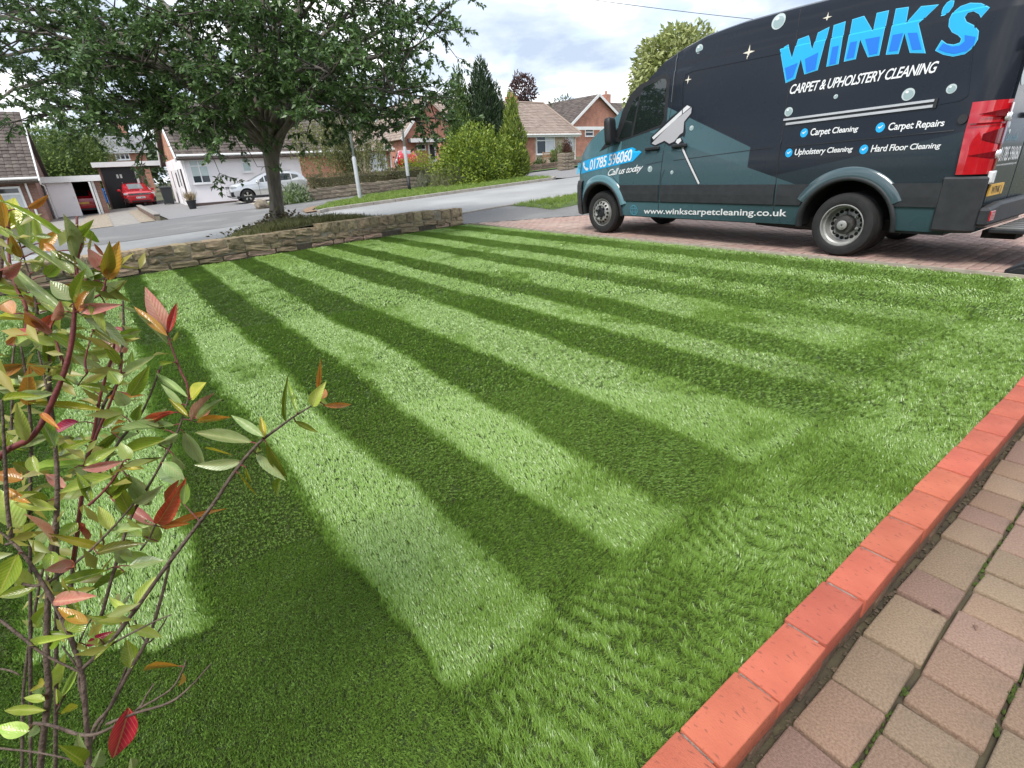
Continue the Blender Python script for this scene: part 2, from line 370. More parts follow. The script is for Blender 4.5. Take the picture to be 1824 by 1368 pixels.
# kerbs (individual stones where they show, each about 0.9 m)
def kerb(name, pts, w, hgt, sink, label, L=.92, mat='kerb'):
    t = thing(name, label, 'kerb', (*ba(*pts[0]), zba(*pts[0])))
    for (b0, a0), (b1, a1) in zip(pts[:-1], pts[1:]):
        D = math.hypot(b1-b0, a1-a0); n = max(1, round(D/L))
        for i in range(n):
            q0 = (b0+(b1-b0)*i/n, a0+(a1-a0)*i/n); q1 = (b0+(b1-b0)*(i+1)/n, a0+(a1-a0)*(i+1)/n)
            p, q = ba(*q0), ba(*q1); d = (q-p)/np.linalg.norm(q-p); p = p+d*.006; q = q-d*.006
            zp, zq = zba(*q0)+hgt/2-sink/2, zba(*q1)+hgt/2-sink/2
            MB().bar((*p, zp), (*q, zq), w, hgt+sink).build('kerbstone', M[mat], t, world=True, bevel=.012)
kerb('kerb', [(6.0, 19.6), (6.45, 20.07), (17.5, 20.07), (18.2, 20.7), (18.45, 22)], .14, .10, .12, 'pale kerb along the grass verge across the road')
kerb('dropped_kerb', [(5.0, 12.68), (16.5, 12.68)], .14, .03, .12, 'flush dropped kerb stones at the end of the brick drive')

# ------------------------------------------------------------------ brick edging
M['red_brick'] = nmat('red_brick', (.41,.098,.056), (.51,.138,.080), 9, .8, .25, 260, rnd=.09, c3=(.27,.075,.048), s3=85, t3=(.60,.66), stretch=(1.0, .45, 1))
M['brown_brick'] = nmat('brown_brick', (.20,.13,.088), (.30,.20,.14), 14, .9, .5, 70, rnd=.2, c3=(.09,.07,.05), s3=5)
M['mortar'] = nmat('mortar', (.20,.175,.15), (.36,.33,.29), 60, .95, .8, 160)
def tumbled(name, lx, ly, lz, mat, bev=.006, jit=.003, seed=0):
    r = random.Random(seed); mb = MB().box(-lx/2, lx/2, -ly/2, ly/2, -lz, 0)
    mb.v = [(x+r.uniform(-jit, jit), y+r.uniform(-jit, jit), z) for x, y, z in mb.v]
    me = mb.mesh(name, mat); bevel_mesh(me, bev, 2); smooth_by_angle(me, 50); return me
def build_edging():
    t = thing('brick_edging', 'low edging of salmon red bricks between the striped lawn and the paved path', 'brick edging', (*ba(2.5, .36), -.12), YAW)
    MB().box(-4.6, 4.3, -.034, .046, -.02, .1425).build('mortar_bed', M['mortar'], t)
    P = .2365; tops = [tumbled('brick', P-.010, .109, .07, M['red_brick'], .0035, .0024, s) for s in range(4)]
    lows = [tumbled('lower_brick', P*.5-.012, .098, .075, M['brown_brick'], .004, .0025, 20+s) for s in range(4)]
    r = random.Random(5)
    for k in range(-9, 27):
        b0 = .71+k*P+.0006*max(0, k)**1.55; b = b0+P/2
        inst(tops[k % 4], 'brick', t, (b-2.5, 0+r.uniform(-.002, .002), .15+r.uniform(-.002, .002)), (r.uniform(-.008, .008), r.uniform(-.006, .006), r.uniform(-.008, .008)))
        for h in (0, 1):
            inst(lows[(k+h) % 4], 'lower_brick', t, (b0+P*(.25+.5*h)-2.5+.03, .002+r.uniform(-.003, .003), .077), (r.uniform(-.01, .01), 0, r.uniform(-.012, .012)))
build_edging()

# ------------------------------------------------------------------ path pavers beside the edging
pv_cols = [((.24,.155,.105), (.37,.255,.18)), ((.23,.165,.11), (.36,.265,.185)), ((.24,.15,.115), (.37,.245,.19))]
M['pavers'] = [nmat('path_paver', a, b, 160, .95, .5, 420, rnd=.13, c3=(.19,.145,.105), s3=5, t3=(.58,.85)) for a, b in pv_cols]
PATH = bpy.data.objects['path']
def build_path():
    r = random.Random(3); cache = {}
    a1 = .301; row = 0
    while a1 > -1.5:
        w = [.148, .176, .182, .19, .176, .182, .186, .176, .18][row % 9]
        b = -1.0+r.uniform(0, .1); ac = a1-w/2
        while b < 7.0:
            ln = r.choice([.13, .17, .17, .215, .255]); key = (round(ln, 3), round(w, 3), r.randrange(2), r.randrange(3))
            c = (*ba(b+ln/2, ac), -.115)
            if inframe(c, 110):
                if key not in cache: cache[key] = tumbled('paver', ln-.010, w-.011, .06, M['pavers'][key[3]], .0065, .0048, hash(key) % 999)
                inst(cache[key], 'paver', PATH, (c[0], c[1], c[2]+r.uniform(-.003, .003)), (r.uniform(-.012, .012), r.uniform(-.012, .012), YAW+r.uniform(-.015, .015)))
            b += ln
        a1 -= w; row += 1
build_path()
def build_moss():
    # moss cushions along the joints of the path
    r = random.Random(8); mb = MB()
    for i in range(900):
        row = r.choice([.153, -.023, -.205, -.395]); b = r.uniform(.4, 4.2)
        if noise.noise((b*2.1, row*9, 3)) < -.05: continue
        x, y = ba(b, row+r.gauss(0, .004)); s = r.uniform(.003, .008)
        n = 5; vs = [(x+s*math.cos(2*PI*k/n)*r.uniform(.7, 1.5), y+s*math.sin(2*PI*k/n)*r.uniform(.7, 1.5), -.128) for k in range(n)]+[(x, y, -.117+r.uniform(0, .006))]
        mb.add(vs, [(k, (k+1) % n, n) for k in range(n)])
    mb.build('moss', nmat('moss', (.035,.06,.012), (.08,.12,.02), 40, .95), None, kind='stuff')
    mb = MB()
    for i in range(500):
        b = r.uniform(.3, 5.5); x, y = ba(b, .303+r.gauss(0, .008)); s = r.uniform(.003, .009); z = -.125
        mb.add([(x-s, y, z), (x+s*.4, y-s, z), (x+s*.6, y+s*.7, z), (x, y, z+s*r.uniform(.5, 1.3))], [(0,1,3), (1,2,3), (2,0,3)])
    mb.build('soil_crumbs', nmat('soil_crumbs', (.03,.022,.015), (.12,.09,.06), 60, .95), None, kind='stuff')
    for i, (px, py, lab) in enumerate(((1668, 1088, 'dry brown leaf lying on a paver in the row beside the brick edging'), (1738, 1118, 'curled brown leaf near the mossy joint in the middle of the paved path'), (1716, 868, 'small brown leaf lying on the paved path further from the viewer, at the picture edge'))):
        x, y, _ = G(px, py, -.11); an = r.uniform(0, PI)
        m2 = MB(); L_ = r.uniform(.012, .022); pts = [(-L_, 0), (-L_*.3, L_*.35), (L_*.5, L_*.3), (L_, 0), (L_*.4, -L_*.35), (-L_*.4, -L_*.3)]
        ca, sa = math.cos(an), math.sin(an)
        m2.add([(x+p*ca-q*sa, y+p*sa+q*ca, -.110+.004*((k*7) % 3)) for k, (p, q) in enumerate(pts)], [(0,1,5), (1,2,4,5), (2,3,4)])
        tag(m2.build('dead_leaf', nmat('dead_leaf', (.16,.10,.07), (.26,.17,.12), 60, .9)), lab, 'leaf', 'dry leaves on the path')
build_moss()

# ------------------------------------------------------------------ drive pavers
M['drive_paver'] = nmat('drive_paver', (.31,.20,.165), (.41,.285,.245), 7, .9, .4, 120, rnd=.13, c3=(.52,.40,.34), s3=.5, t3=(.5,.8))
def build_drive():
    D = bpy.data.objects['drive']; r = random.Random(4); L_, W_ = .212, .106
    items = []
    for i in range(-34, 104):
        a = (i+.5)*W_
        lim = float(edge_a(BD+.2)) if True else 0
        for j in range(0, 44):
            b = BD+.085+(j+.5*(i % 2)+.5)*L_
            if a > 10.9-.45*(b-BD): continue
            P = np.array([*ba(b, a), 0.0]); q = proj(P)
            ok = inframe(P, 40); items.append(((-1/q[2] if ok and q[1] < 520 else 1), b, a))
    items.sort(key=lambda t: t[0])
    vis = [t for t in items if t[0] < 0]
    meshes = [tumbled('drive_paver', L_-.008, W_-.008, .05, M['drive_paver'], .005, .002, s) for s in range(5)]
    for k, (s, b, a) in enumerate(vis[:300]):
        inst(meshes[k % 5], 'paver', D, (*ba(b, a), r.uniform(-.0025, .0025)), (r.uniform(-.008, .008), r.uniform(-.008, .008), YAW))
    mb = MB(); c, s_ = math.cos(YAW), math.sin(YAW)
    for _, b, a in vis[300:]+[t for t in items if t[0] > 0 and t[1] < 12]:
        x, y = ba(b, a); z = r.uniform(-.0025, .0025); hx, hy = L_/2-.004, W_/2-.004
        top = [(-hx+.004, -hy+.004), (hx-.004, -hy+.004), (hx-.004, hy-.004), (-hx+.004, hy-.004)]; bot = [(-hx, -hy), (hx, -hy), (hx, hy), (-hx, hy)]
        vs = [(x+p*c-q*s_, y+p*s_+q*c, z) for p, q in top]+[(x+p*c-q*s_, y+p*s_+q*c, z-.03) for p, q in bot]
        mb.add(vs, [(0,1,2,3), (0,4,5,1), (1,5,6,2), (2,6,7,3), (3,7,4,0)])
    mi = nmat('drive_paver_far', (.36,.225,.18), (.47,.315,.265), 7, .9, .3, 120, island=(.34,.25,.21), c3=(.52,.40,.34), s3=.5, t3=(.5,.8))
    mb.build('paving', mi, D, kind='stuff', fixn=False)
    tag(MB().bar((*ba(BD+.025, -2), -.01), (*ba(BD+.025, 10.95), -.01), .026, .05).build('edge_strip', nmat('edge_strip', (.33,.29,.23), (.44,.39,.32), 9, .9)), 'thin pale edging strip between the lawn and the brick drive', 'edging strip')
build_drive()

# ------------------------------------------------------------------ stone wall at the end of the lawn
M['stone'] = nmat('stone', (.26,.20,.12), (.40,.32,.205), 5, .93, .8, 40, rnd=.25, c3=(.16,.13,.085), s3=3.5, t3=(.55,.78))
M['pink_stone'] = nmat('pink_stone', (.40,.27,.20), (.50,.36,.27), 5, .93, .7, 40, rnd=.15, c3=(.25,.19,.13), s3=3)
M['wall_mortar'] = nmat('wall_mortar', (.22,.19,.14), (.33,.295,.23), 9, .95, .9, 50)
M['dark_gap'] = nmat('dark_gap', (.05,.042,.03), (.12,.10,.07), 12, .95)
def rockmesh(name, mat, seed, jit=.13, n=3):
    r = random.Random(seed); bm = bmesh.new(); bmesh.ops.create_cube(bm, size=1); bmesh.ops.subdivide_edges(bm, edges=bm.edges[:], cuts=2, use_grid_fill=True)
    for v in bm.verts:
        c = v.co.copy(); e = sum(abs(abs(t)-.5) < 1e-4 for t in c)
        v.co *= (1-.04*(e-1))
        v.co += Vector((r.uniform(-jit, jit)*.35, r.uniform(-jit, jit)*.6, r.uniform(-jit, jit)*.5))
    bmesh.ops.triangulate(bm, faces=bm.faces[:])
    me = bpy.data.meshes.new(name); bm.to_mesh(me); bm.free(); me.materials.append(mat); return me
def build_wall():
    p0, p1 = ba(-4.0, 9.66+.205*-4-.0), ba(6.76, 11.02); d = p1-p0; L_ = np.linalg.norm(d); yaw = math.atan2(d[1], d[0])
    t = thing('stone_wall', 'low crumbling sandstone wall along the far end of the striped lawn', 'stone wall', (*p0, 0), yaw)
    r = random.Random(21); xs = L_*(3.13+4.0)/10.76
    rocks = [rockmesh('stone', M['stone'], s, .075) for s in range(9)]; pinks = [rockmesh('base_stone', M['pink_stone'], 30+s, .08) for s in range(5)]
    def top(x): return (.335 if x < xs else .395)+.012*noise.noise((x*1.7, 0, 0))-(.02 if x > xs and x > L_-.9 else 0)
    core = MB(); n = 60
    for i in range(n):
        x0, x1 = L_*i/n, L_*(i+1)/n
        core.box(x0, x1, .016, .30, -.06, min(top(x0), top(x1))-.03)
    core.build('mortar', M['wall_mortar'], t)
    gap = MB(); gap.box(0, L_, .010, .04, -.06, .085); gap.build('open_joint', M['dark_gap'], t)
    x = 0
    while x < L_-.02:                                       # coping stones
        ln = min(r.uniform(.17, .36), L_-x); 
        if x < xs < x+ln: ln = xs-x
        if ln < .06: x += ln; continue
        h = r.uniform(.125, .165)+(.045 if x > xs else 0); z1 = top(x+ln/2)
        if not (L_-.93 < x < L_-.86): inst(rocks[r.randrange(9)], 'stone', t, (x+ln/2, .15+r.uniform(-.012, .008), z1-h/2), (r.uniform(-.03, .03), r.uniform(-.03, .03), 0), (ln-.009, .31, h))
        x += ln
    x = 0
    while x < L_-.05:                                       # rubble course, smeared with mortar
        ln = min(r.uniform(.16, .45), L_-x); h = r.uniform(.05, .10); z1 = top(x+ln/2)-.165-(.045 if x > xs else 0)
        inst(rocks[r.randrange(9)], 'stone', t, (x+ln/2, .12+r.uniform(-.02, .012), z1-h/2+r.uniform(-.012, .012)), (r.uniform(-.06, .06), r.uniform(-.10, .10), 0), (ln-r.uniform(.008, .03), .24, h+.02)); x += ln
    x = .04
    while x < L_-.15:                                       # long footing stones
        ln = min(r.uniform(.22, .52), L_-x); h = r.uniform(.07, .105)
        if r.random() > .1: inst((pinks if r.random() < .6 else rocks)[r.randrange(5)], 'base_stone', t, (x+ln/2, .082+r.uniform(-.012, .02), h/2-.008), (0, r.uniform(-.03, .03), 0), (ln-r.uniform(.012, .03), .2, h))
        x += ln
build_wall()
# ------------------------------------------------------------------ artificial grass: tufts laid on the lawn, combed in stripes
M['grass'] = nmat('grass_blade', (.075,.190,.005), (.135,.275,.018), 3, .36, spec=.9, island=(.27,.43,.085), transl=.04)
M['thatch'] = nmat('turf_thatch', (.040,.088,.010), (.066,.115,.018), 5, .8, island=(.08,.10,.025))
M['verge_grass'] = nmat('verge_blade', (.12,.23,.025), (.20,.32,.05), 2, .5, island=(.27,.36,.08), transl=.3)
def gn_scatter():
    ng = bpy.data.node_groups.new('scatter', 'GeometryNodeTree')
    ng.interface.new_socket('Geometry', in_out='INPUT', socket_type='NodeSocketGeometry'); ng.interface.new_socket('Geometry', in_out='OUTPUT', socket_type='NodeSocketGeometry')
    N = ng.nodes; L = ng.links; gi = N.new('NodeGroupInput'); go = N.new('NodeGroupOutput')
    def attr(nm, ty):
        a = N.new('GeometryNodeInputNamedAttribute'); a.data_type = ty; a.inputs['Name'].default_value = nm
        return next(o for o in a.outputs if o.enabled and o.name == 'Attribute')
    sp = N.new('GeometryNodeSeparateGeometry'); sp.domain = 'POINT'; L.new(gi.outputs[0], sp.inputs[0]); L.new(attr('pt', 'FLOAT'), sp.inputs['Selection'])
    ip = N.new('GeometryNodeInstanceOnPoints'); L.new(sp.outputs['Selection'], ip.inputs['Points']); L.new(sp.outputs['Inverted'], ip.inputs['Instance'])
    e = N.new('FunctionNodeEulerToRotation'); L.new(attr('rot', 'FLOAT_VECTOR'), e.inputs[0]); L.new(e.outputs[0], ip.inputs['Rotation'])
    L.new(attr('scl', 'FLOAT_VECTOR'), ip.inputs['Scale']); L.new(ip.outputs[0], go.inputs[0]); return ng
SCATTER = gn_scatter()
def tuft(nb, rad, h, w, seed, curl=.35, segs=2, spread=None):
    r = random.Random(seed); v = []; f = []
    for k in range(nb):
        a = r.uniform(0, 2*PI); rr = rad*math.sqrt(r.random()); bx, by = rr*math.cos(a), rr*math.sin(a)
        fa = r.uniform(0, 2*PI) if spread is None else PI/2+r.gauss(0, spread); fx, fy = math.cos(fa), math.sin(fa); hh = h*r.uniform(.7, 1.1); lean = r.uniform(.02, curl); la = r.uniform(0, 2*PI); lx, ly = math.cos(la), math.sin(la)
        o = len(v)
        for i in range(segs+1):
            t = i/segs; ww = w*.5*(1-.25*t) if i < segs else 0; off = lean*hh*t*t
            cx, cy, cz = bx+lx*off, by+ly*off, hh*t*(1-.25*lean*t)
            if i < segs: v += [(cx-fx*ww, cy-fy*ww, cz), (cx+fx*ww, cy+fy*ww, cz)]
            else: v.append((cx, cy, cz))
        for i in range(segs-1): f.append((o+2*i, o+2*i+1, o+2*i+3, o+2*i+2))
        f.append((o+2*segs-2, o+2*segs-1, o+2*segs))
    return v, f
def scatter(name, pts, rot, scl, tv, tf, mat, parent=None, mi=None):
    n = len(pts); me = bpy.data.meshes.new(name)
    me.from_pydata(list(map(tuple, pts))+tv, [], [tuple(n+i for i in q) for q in tf]); 
    for q in (mat if isinstance(mat, list) else [mat]): me.materials.append(q)
    if mi: me.polygons.foreach_set('material_index', mi)
    k = n+len(tv)
    a = me.attributes.new('pt', 'FLOAT', 'POINT'); a.data.foreach_set('value', np.r_[np.ones(n), np.zeros(len(tv))].astype(np.float32))
    for nm, arr in (('rot', rot), ('scl', scl)):
        a = me.attributes.new(nm, 'FLOAT_VECTOR', 'POINT'); a.data.foreach_set('vector', np.r_[arr, np.zeros((len(tv), 3))].astype(np.float32).ravel())
    o = link(me, name, parent, 'stuff'); m = o.modifiers.new('scatter', 'NODES'); m.node_group = SCATTER; return o
def rot_euler(al, be, ga):
    ca, sa, cb, sb, cg, sg = np.cos(al), np.sin(al), np.cos(be), np.sin(be), np.cos(ga), np.sin(ga)
    R20 = -sb*cg; R21 = sb*sg; R22 = cb; R00 = ca*cb*cg-sa*sg; R10 = sa*cb*cg+ca*sg
    return np.stack([np.arctan2(R21, R22), -np.arcsin(np.clip(R20, -1, 1)), np.arctan2(R10, R00)], -1)
# smooth value noise for the comb pattern
_T = RNG.random((256, 256))
def vn(x, y):
    xi = np.floor(x).astype(int); yi = np.floor(y).astype(int); fx = sstep(x-xi); fy = sstep(y-yi)
    g = lambda i, j: _T[i % 256, j % 256]
    return (g(xi, yi)*(1-fx)+g(xi+1, yi)*fx)*(1-fy)+(g(xi, yi+1)*(1-fx)+g(xi+1, yi+1)*fx)*fy
def fbm(x, y): return (vn(x, y)*.55+vn(x*2.1+7, y*2.1)*.28+vn(x*4.3, y*4.3+9)*.17)*2-1
EDGES = np.array([-2.3, -1.9, -1.45, -1.0, -.55, -.12, .15, .54, .96, 1.38, 1.78, 2.30, 2.77, 3.11, 3.55, 4.14, 4.57, 5.01, 5.51, 6.08, 6.62, 7.2])
NEAR = np.array([-2.3, -1.9, -1.45, -1.0, -.55, -.10, .38, .73, 1.08, 1.45, 1.95, 2.5, 2.95, 3.3, 3.72, 4.3, 4.7, 5.1, 5.6, 6.12, 6.65, 7.2])
def nap(b, a):
    """how the pile is combed: +1 lies away from the house, -1 towards it; returns (along U, along N)"""
    bb = b+.05*fbm(b*1.3+3, a*.8)+.02*fbm(b*9, a*9)
    tt = np.clip((a-.8)/8.8, 0, 1)**.8; E = NEAR[None]*(1-tt[:, None])+EDGES[None]*tt[:, None]
    k = np.clip((bb[:, None] > E).sum(1)-1, 0, len(EDGES)-2); ii = np.arange(len(b))
    sgn = np.where(k % 2 == 0, 1., -1.)                     # which stripes lie away
    dd = np.minimum(bb-E[ii, k], E[ii, k+1]-bb); w = sstep(dd/.055)
    s = sgn*w
    # patchy handling marks
    pm = fbm(b*1.6+40, a*1.0+11)
    s = np.where(s > 0, s*(1-.8*sstep((pm-.04)/.24)), s*(1-.45*sstep((-pm-.2)/.3)))
    s = s*(1-.48*np.clip(b/5.5, 0, 1))*(1-.35*np.where(s > 0, sstep((1.9-a+.35*fbm(b*2, a*2))/.9), 0)*np.clip(b+.3, 0, 1))
    s = s+.34*fbm(b*1.1+9, a*2.2)*np.where(s > 0, 1, .4)+.30*fbm(b*2.6, a*6.)+(.26*fbm(b*11+5, a*14)+.16*fbm(b*31+5, a*34))*np.where(s > 0, .45, 1)
    v = .25*fbm(b*2+90, a*2)
    # near border, combed along the edging in ripples
    e = a-EA; bw = .50+.06*fbm(b*2+60, b*0+3)+.12*np.clip(b/6, 0, 1)
    tb = sstep((bw-e)/.10)
    rip = np.sin((b*1.0+.25*e+.13*fbm(b*3, a*3)+.02*fbm(b*12, a*12))*2*PI/.046)
    gate = sstep((fbm(b*1.3+4, a*2)+.40)/.4); sb = -.25+.7*fbm(b*1.7+21, e*5)+.6*rip*sstep((bw-e)/.2)*gate
    s = s*(1-tb)+sb*tb; v = v*(1-tb)+(.10+.35*fbm(b*3, a*3))*tb
    line = np.exp(-((e-bw)/.035)**2)*.5*sstep((fbm(b*1.5+8, a*0)+.4)/.4); s = s+line
    # the corner by the shrub lies towards the house
    dk = sstep((1.50+.13*fbm(b*4.1, a*3.1+50)+.35*np.clip(-b, 0, 1)-a)/.04)*sstep((.36-b+.07*fbm(b*4, a*4))/.05)
    s = s*(1-dk)+(-.95+.4*fbm(b*5, a*5))*dk; v = v*(1-dk*.6)
    return s, v, tb*(1-dk)*rip*sstep((bw-e)/.2)*gate
def build_grass():
    r = RNG
    zones = [(0.0, 1.75, 21000, 8, .0085, .0225, .0017), (1.75, 2.8, 14500, 8, .0095, .0225, .0019), (2.8, 5.2, 6000, 8, .0145, .0235, .0027), (5.2, 14.5, 2000, 8, .024, .025, .0048)]
    for zi, (r0, r1, dens, nb, rad, h, w) in enumerate(zones):
        B0, B1, A0, A1 = -2.6, BD, EA+.004, 11.1
        n = int(dens*(B1-B0)*(A1-A0)); b = r.uniform(B0, B1, n); a = r.uniform(A0, A1, n)
        P = np.outer(b, N2)+np.outer(a, U2); d = np.hypot(P[:, 0], P[:, 1])
        q = np.c_[P, np.full(n, -CAMH)] @ CR; px = 912+FPX*q[:, 0]/np.maximum(-q[:, 2], .05); py = 684-FPX*q[:, 1]/np.maximum(-q[:, 2], .05)
        ok = (d >= r0) & (d < r1) & (a < 9.60+.205*b) & (q[:, 2] < -.05) & (px > -260) & (px < 2090) & (py < 1560)
        b, a, P = b[ok], a[ok], P[ok]; n = len(b)
        s, v, rg = nap(b, a)
        lx = U2[0]*s+N2[0]*v; ly = U2[1]*s+N2[1]*v
        lx = lx+r.normal(0, .12, n); ly = ly+r.normal(0, .12, n)
        mag = np.hypot(lx, ly); be = np.arctan(mag*np.where(s > 0, 2.3, 1.5)); al = np.arctan2(ly, lx)
        rot = rot_euler(al, be, r.normal(0, .45, n)+PI*r.integers(0, 2, n))
        sc = r.uniform(.85, 1.15, n); scl = np.stack([sc, sc, sc*r.uniform(.85, 1.1, n)*(1+.26*rg)], -1)
        tv, tf = tuft(nb, rad, h, w, zi+1, spread=.55); mi = [0]*len(tf); cv, cf = tuft(nb-1, rad, h*.45, w*1.25, 50+zi, 1.6); tf = tf+[tuple(len(tv)+i for i in q) for q in cf]; tv = tv+cv; mi += [1]*len(cf)
        z = np.full(n, -.029)
        scatter('artificial_grass', np.c_[P, z], rot, scl, tv, tf, [M['grass'], M['thatch']], None, mi)
    # verge across the road and the scrap of verge beyond the drive
    def field(name, poly, dens, h, w, nb, rad, dz):
        Q = np.array(poly); n = int(dens*np.prod(Q.max(0)-Q.min(0))); b = r.uniform(Q[:, 0].min(), Q[:, 0].max(), n); a = r.uniform(Q[:, 1].min(), Q[:, 1].max(), n)
        ins = np.zeros(n, bool)
        for (x0, y0), (x1, y1) in zip(poly, poly[1:]+poly[:1]):
            c = ((y0 > a) != (y1 > a)) & (b < (x1-x0)*(a-y0)/((y1-y0) or 1e-9)+x0); ins ^= c
        b, a = b[ins], a[ins]; n = len(b); P = np.outer(b, N2)+np.outer(a, U2)
        rot = rot_euler(r.uniform(0, 2*PI, n), r.uniform(0, .35, n), r.uniform(0, 2*PI, n)); sc = r.uniform(.6, 1.35, n); tv, tf = tuft(nb, rad, h, w, 9, .7)
        scatter(name, np.c_[P, zba(b, a)+dz], rot, np.stack([sc]*3, -1), tv, tf, M['verge_grass'])
    field('verge_grass', [(6.2, 20.2), (17.6, 20.2), (18.3, 21.2), (18.3, 25.4), (10, 25.1), (7.4, 22.8), (6.6, 21.3)], 38, .11, .016, 12, .11, .06)
    field('verge_grass', [(9.5, 11.1), (16, 10.8), (16, 12.5), (9.3, 12.5)], 60, .10, .010, 12, .09, .01)
    field('dry_grass', [(6.1, 27.6), (8.2, 27.6), (8.9, 28.6), (9.3, 30.0), (7.4, 29.6), (6.5, 28.6)], 40, .12, .016, 12, .11, .06)
build_grass()
# ================================================================== the van
VU = np.array([-.5681, .8230]); VN = np.array([.8230, .5681])
VR = G(1497, 457)[:2]                                   # where the near rear tyre meets the drive
VO = VR+VU*2.0+VN*1.0; VYAW = math.atan2(VU[1], VU[0])
_iz = [.30, .35, .50, .70, 1.00, 1.20, 1.33, 1.36, 1.45, 1.60, 1.80, 2.00, 2.20, 2.395, 2.41, 2.50, 2.565, 2.58, 2.66, 2.74, 2.80]
_iv = [.06, .035, .012, .0, .0, .004, .012, .026, .036, .050, .072, .098, .128, .160, .176, .188, .198, .212, .224, .240, .262]
def inset(z, s):
    i = np.interp(z, _iz, _iv)
    i = i+.30*np.clip((s-4.2)/.83, 0, 1.2)**2.6          # nose rounds in
    i = i+.10*np.clip((-.90-s)/.25, 0, 1)**2               # rear corner
    return i
def side_sz(px, py, extra=0.0):
    """photo pixel -> (s, z) on the near side of the body"""
    d = ray(px, py); i = .05; s = z = 0
    for _ in range(12):
        o = VR+VN*(i-extra); Mx = np.array([[d[0], -VU[0]], [d[1], -VU[1]]]); t, s = np.linalg.solve(Mx, o); z = CAMH+t*d[2]; i = float(inset(z, s))
    return s, z
def vloc(s, z, out=0.0): return (s-2.0, 1.0-float(inset(z, s))+out, z)
_ts = [-1.15, -1.0, 1.2, 1.9, 2.4, 2.75, 3.05, 3.35, 3.7, 4.06, 4.3, 4.6, 4.85, 4.98, 5.03]
_tz = [2.78, 2.88, 2.90, 2.89, 2.84, 2.75, 2.60, 2.36, 2.09, 1.83, 1.72, 1.54, 1.33, 1.10, .95]
def ztop(s): return float(np.interp(s, _ts, _tz))
def paint_mat():
    m = bpy.data.materials.new('van_wrap'); m.use_nodes = True; nt = m.node_tree; N = nt.nodes; L = nt.links; p = N['Principled BSDF']
    p.inputs['Roughness'].default_value = .28; p.inputs['Coat Weight'].default_value = .25; p.inputs['Specular IOR Level'].default_value = .25; p.inputs['Coat Roughness'].default_value = .06
    tc = N.new('ShaderNodeTexCoord'); sp = N.new('ShaderNodeSeparateXYZ'); L.new(tc.outputs['Object'], sp.inputs[0])
    def mth(op, a, b, c=None):
        n = N.new('ShaderNodeMath'); n.operation = op
        for k, v in enumerate((a, b, c)):
            if v is None: continue
            if isinstance(v, (int, float)): n.inputs[k].default_value = v
            else: L.new(v, n.inputs[k])
        return n.outputs[0]
    def below(x0, z0, x1, z1):      # 1 where z is under the line through two points
        k = (z1-z0)/(x1-x0); return mth('LESS_THAN', mth('SUBTRACT', sp.outputs[2], mth('MULTIPLY', sp.outputs[0], k)), z0-k*x0)
    def mix(f, a, b):
        x = N.new('ShaderNodeMix'); x.data_type = 'RGBA'
        if isinstance(f, (int, float)): x.inputs['Factor'].default_value = f
        else: L.new(f, x.inputs['Factor'])
        for k, v in (('A', a), ('B', b)):
            if isinstance(v, tuple): x.inputs[k].default_value = (*v, 1)
            else: L.new(v, x.inputs[k])
        return x.outputs['Result']
    navy = (.009, .013, .021); slate = (.017, .028, .036); teal = (.085, .175, .205); teal2 = (.045, .088, .102)
    # printed facets
    f1 = below(.85, 1.93, -.9, 1.18); f2 = below(-.95, .93, -2.9, 1.32); f3 = below(-.72, 1.02, -1.6, .74)
    ahead = mth('GREATER_THAN', sp.outputs[0], -.62)
    r = N.new('ShaderNodeMapRange'); L.new(sp.outputs[0], r.inputs['Value']); r.inputs['From Min'].default_value = -.9; r.inputs['From Max'].default_value = 2.4
    tl = mix(r.outputs[0], teal2, teal)
    c = mix(f2, navy, slate); c = mix(mth('MULTIPLY', f1, ahead), c, tl); c = mix(f3, c, teal2)
    low = mth('LESS_THAN', sp.outputs[2], .60); c = mix(low, c, mix(r.outputs[0], (.04, .078, .088), teal))
    bon = mth('MULTIPLY', mth('GREATER_THAN', sp.outputs[0], 1.72), mth('LESS_THAN', sp.outputs[2], 1.95)); c = mix(bon, c, teal)
    t = N.new('ShaderNodeTexNoise'); t.inputs['Scale'].default_value = 3; t.inputs['Detail'].default_value = 6; L.new(tc.outputs['Object'], t.inputs['Vector'])
    L.new(c, p.inputs['Base Color'])
    mr = N.new('ShaderNodeMapRange'); L.new(t.outputs['Fac'], mr.inputs['Value']); mr.inputs['To Min'].default_value = .2; mr.inputs['To Max'].default_value = .36; L.new(mr.outputs[0], p.inputs['Roughness'])
    b = N.new('ShaderNodeBump'); b.inputs['Strength'].default_value = .04; b.inputs['Distance'].default_value = .05; t2 = N.new('ShaderNodeTexNoise'); t2.inputs['Scale'].default_value = 1.6; t2.inputs['Detail'].default_value = 1
    L.new(tc.outputs['Object'], t2.inputs['Vector']); L.new(t2.outputs['Fac'], b.inputs['Height']); L.new(b.outputs[0], p.inputs['Normal'])
    return m
M['wrap'] = paint_mat()
M['black_plastic'] = nmat('black_plastic', (.012,.013,.015), (.02,.021,.023), 20, .5)
M['grey_plastic'] = nmat('grey_plastic', (.021,.023,.026), (.032,.034,.038), 12, .55, .05, 200)
M['arch_dark'] = nmat('arch_dark', (.006,.006,.007), (.012,.011,.01), 6, .9)
M['tyre'] = nmat('tyre', (.012,.012,.013), (.022,.021,.021), 9, .75, .2, 60)
M['glass'] = nmat('vehicle_glass', (.012,.018,.017), rough=.03, spec=.8, coat=.4, coatr=.01)
M['steel'] = nmat('wheel_steel', (.30,.30,.285), (.42,.42,.40), 18, .45, .1, 60, metal=.35, c3=(.16,.14,.12), s3=10, t3=(.55,.75))
M['chrome'] = nmat('chrome', (.72,.72,.72), rough=.12, metal=1)
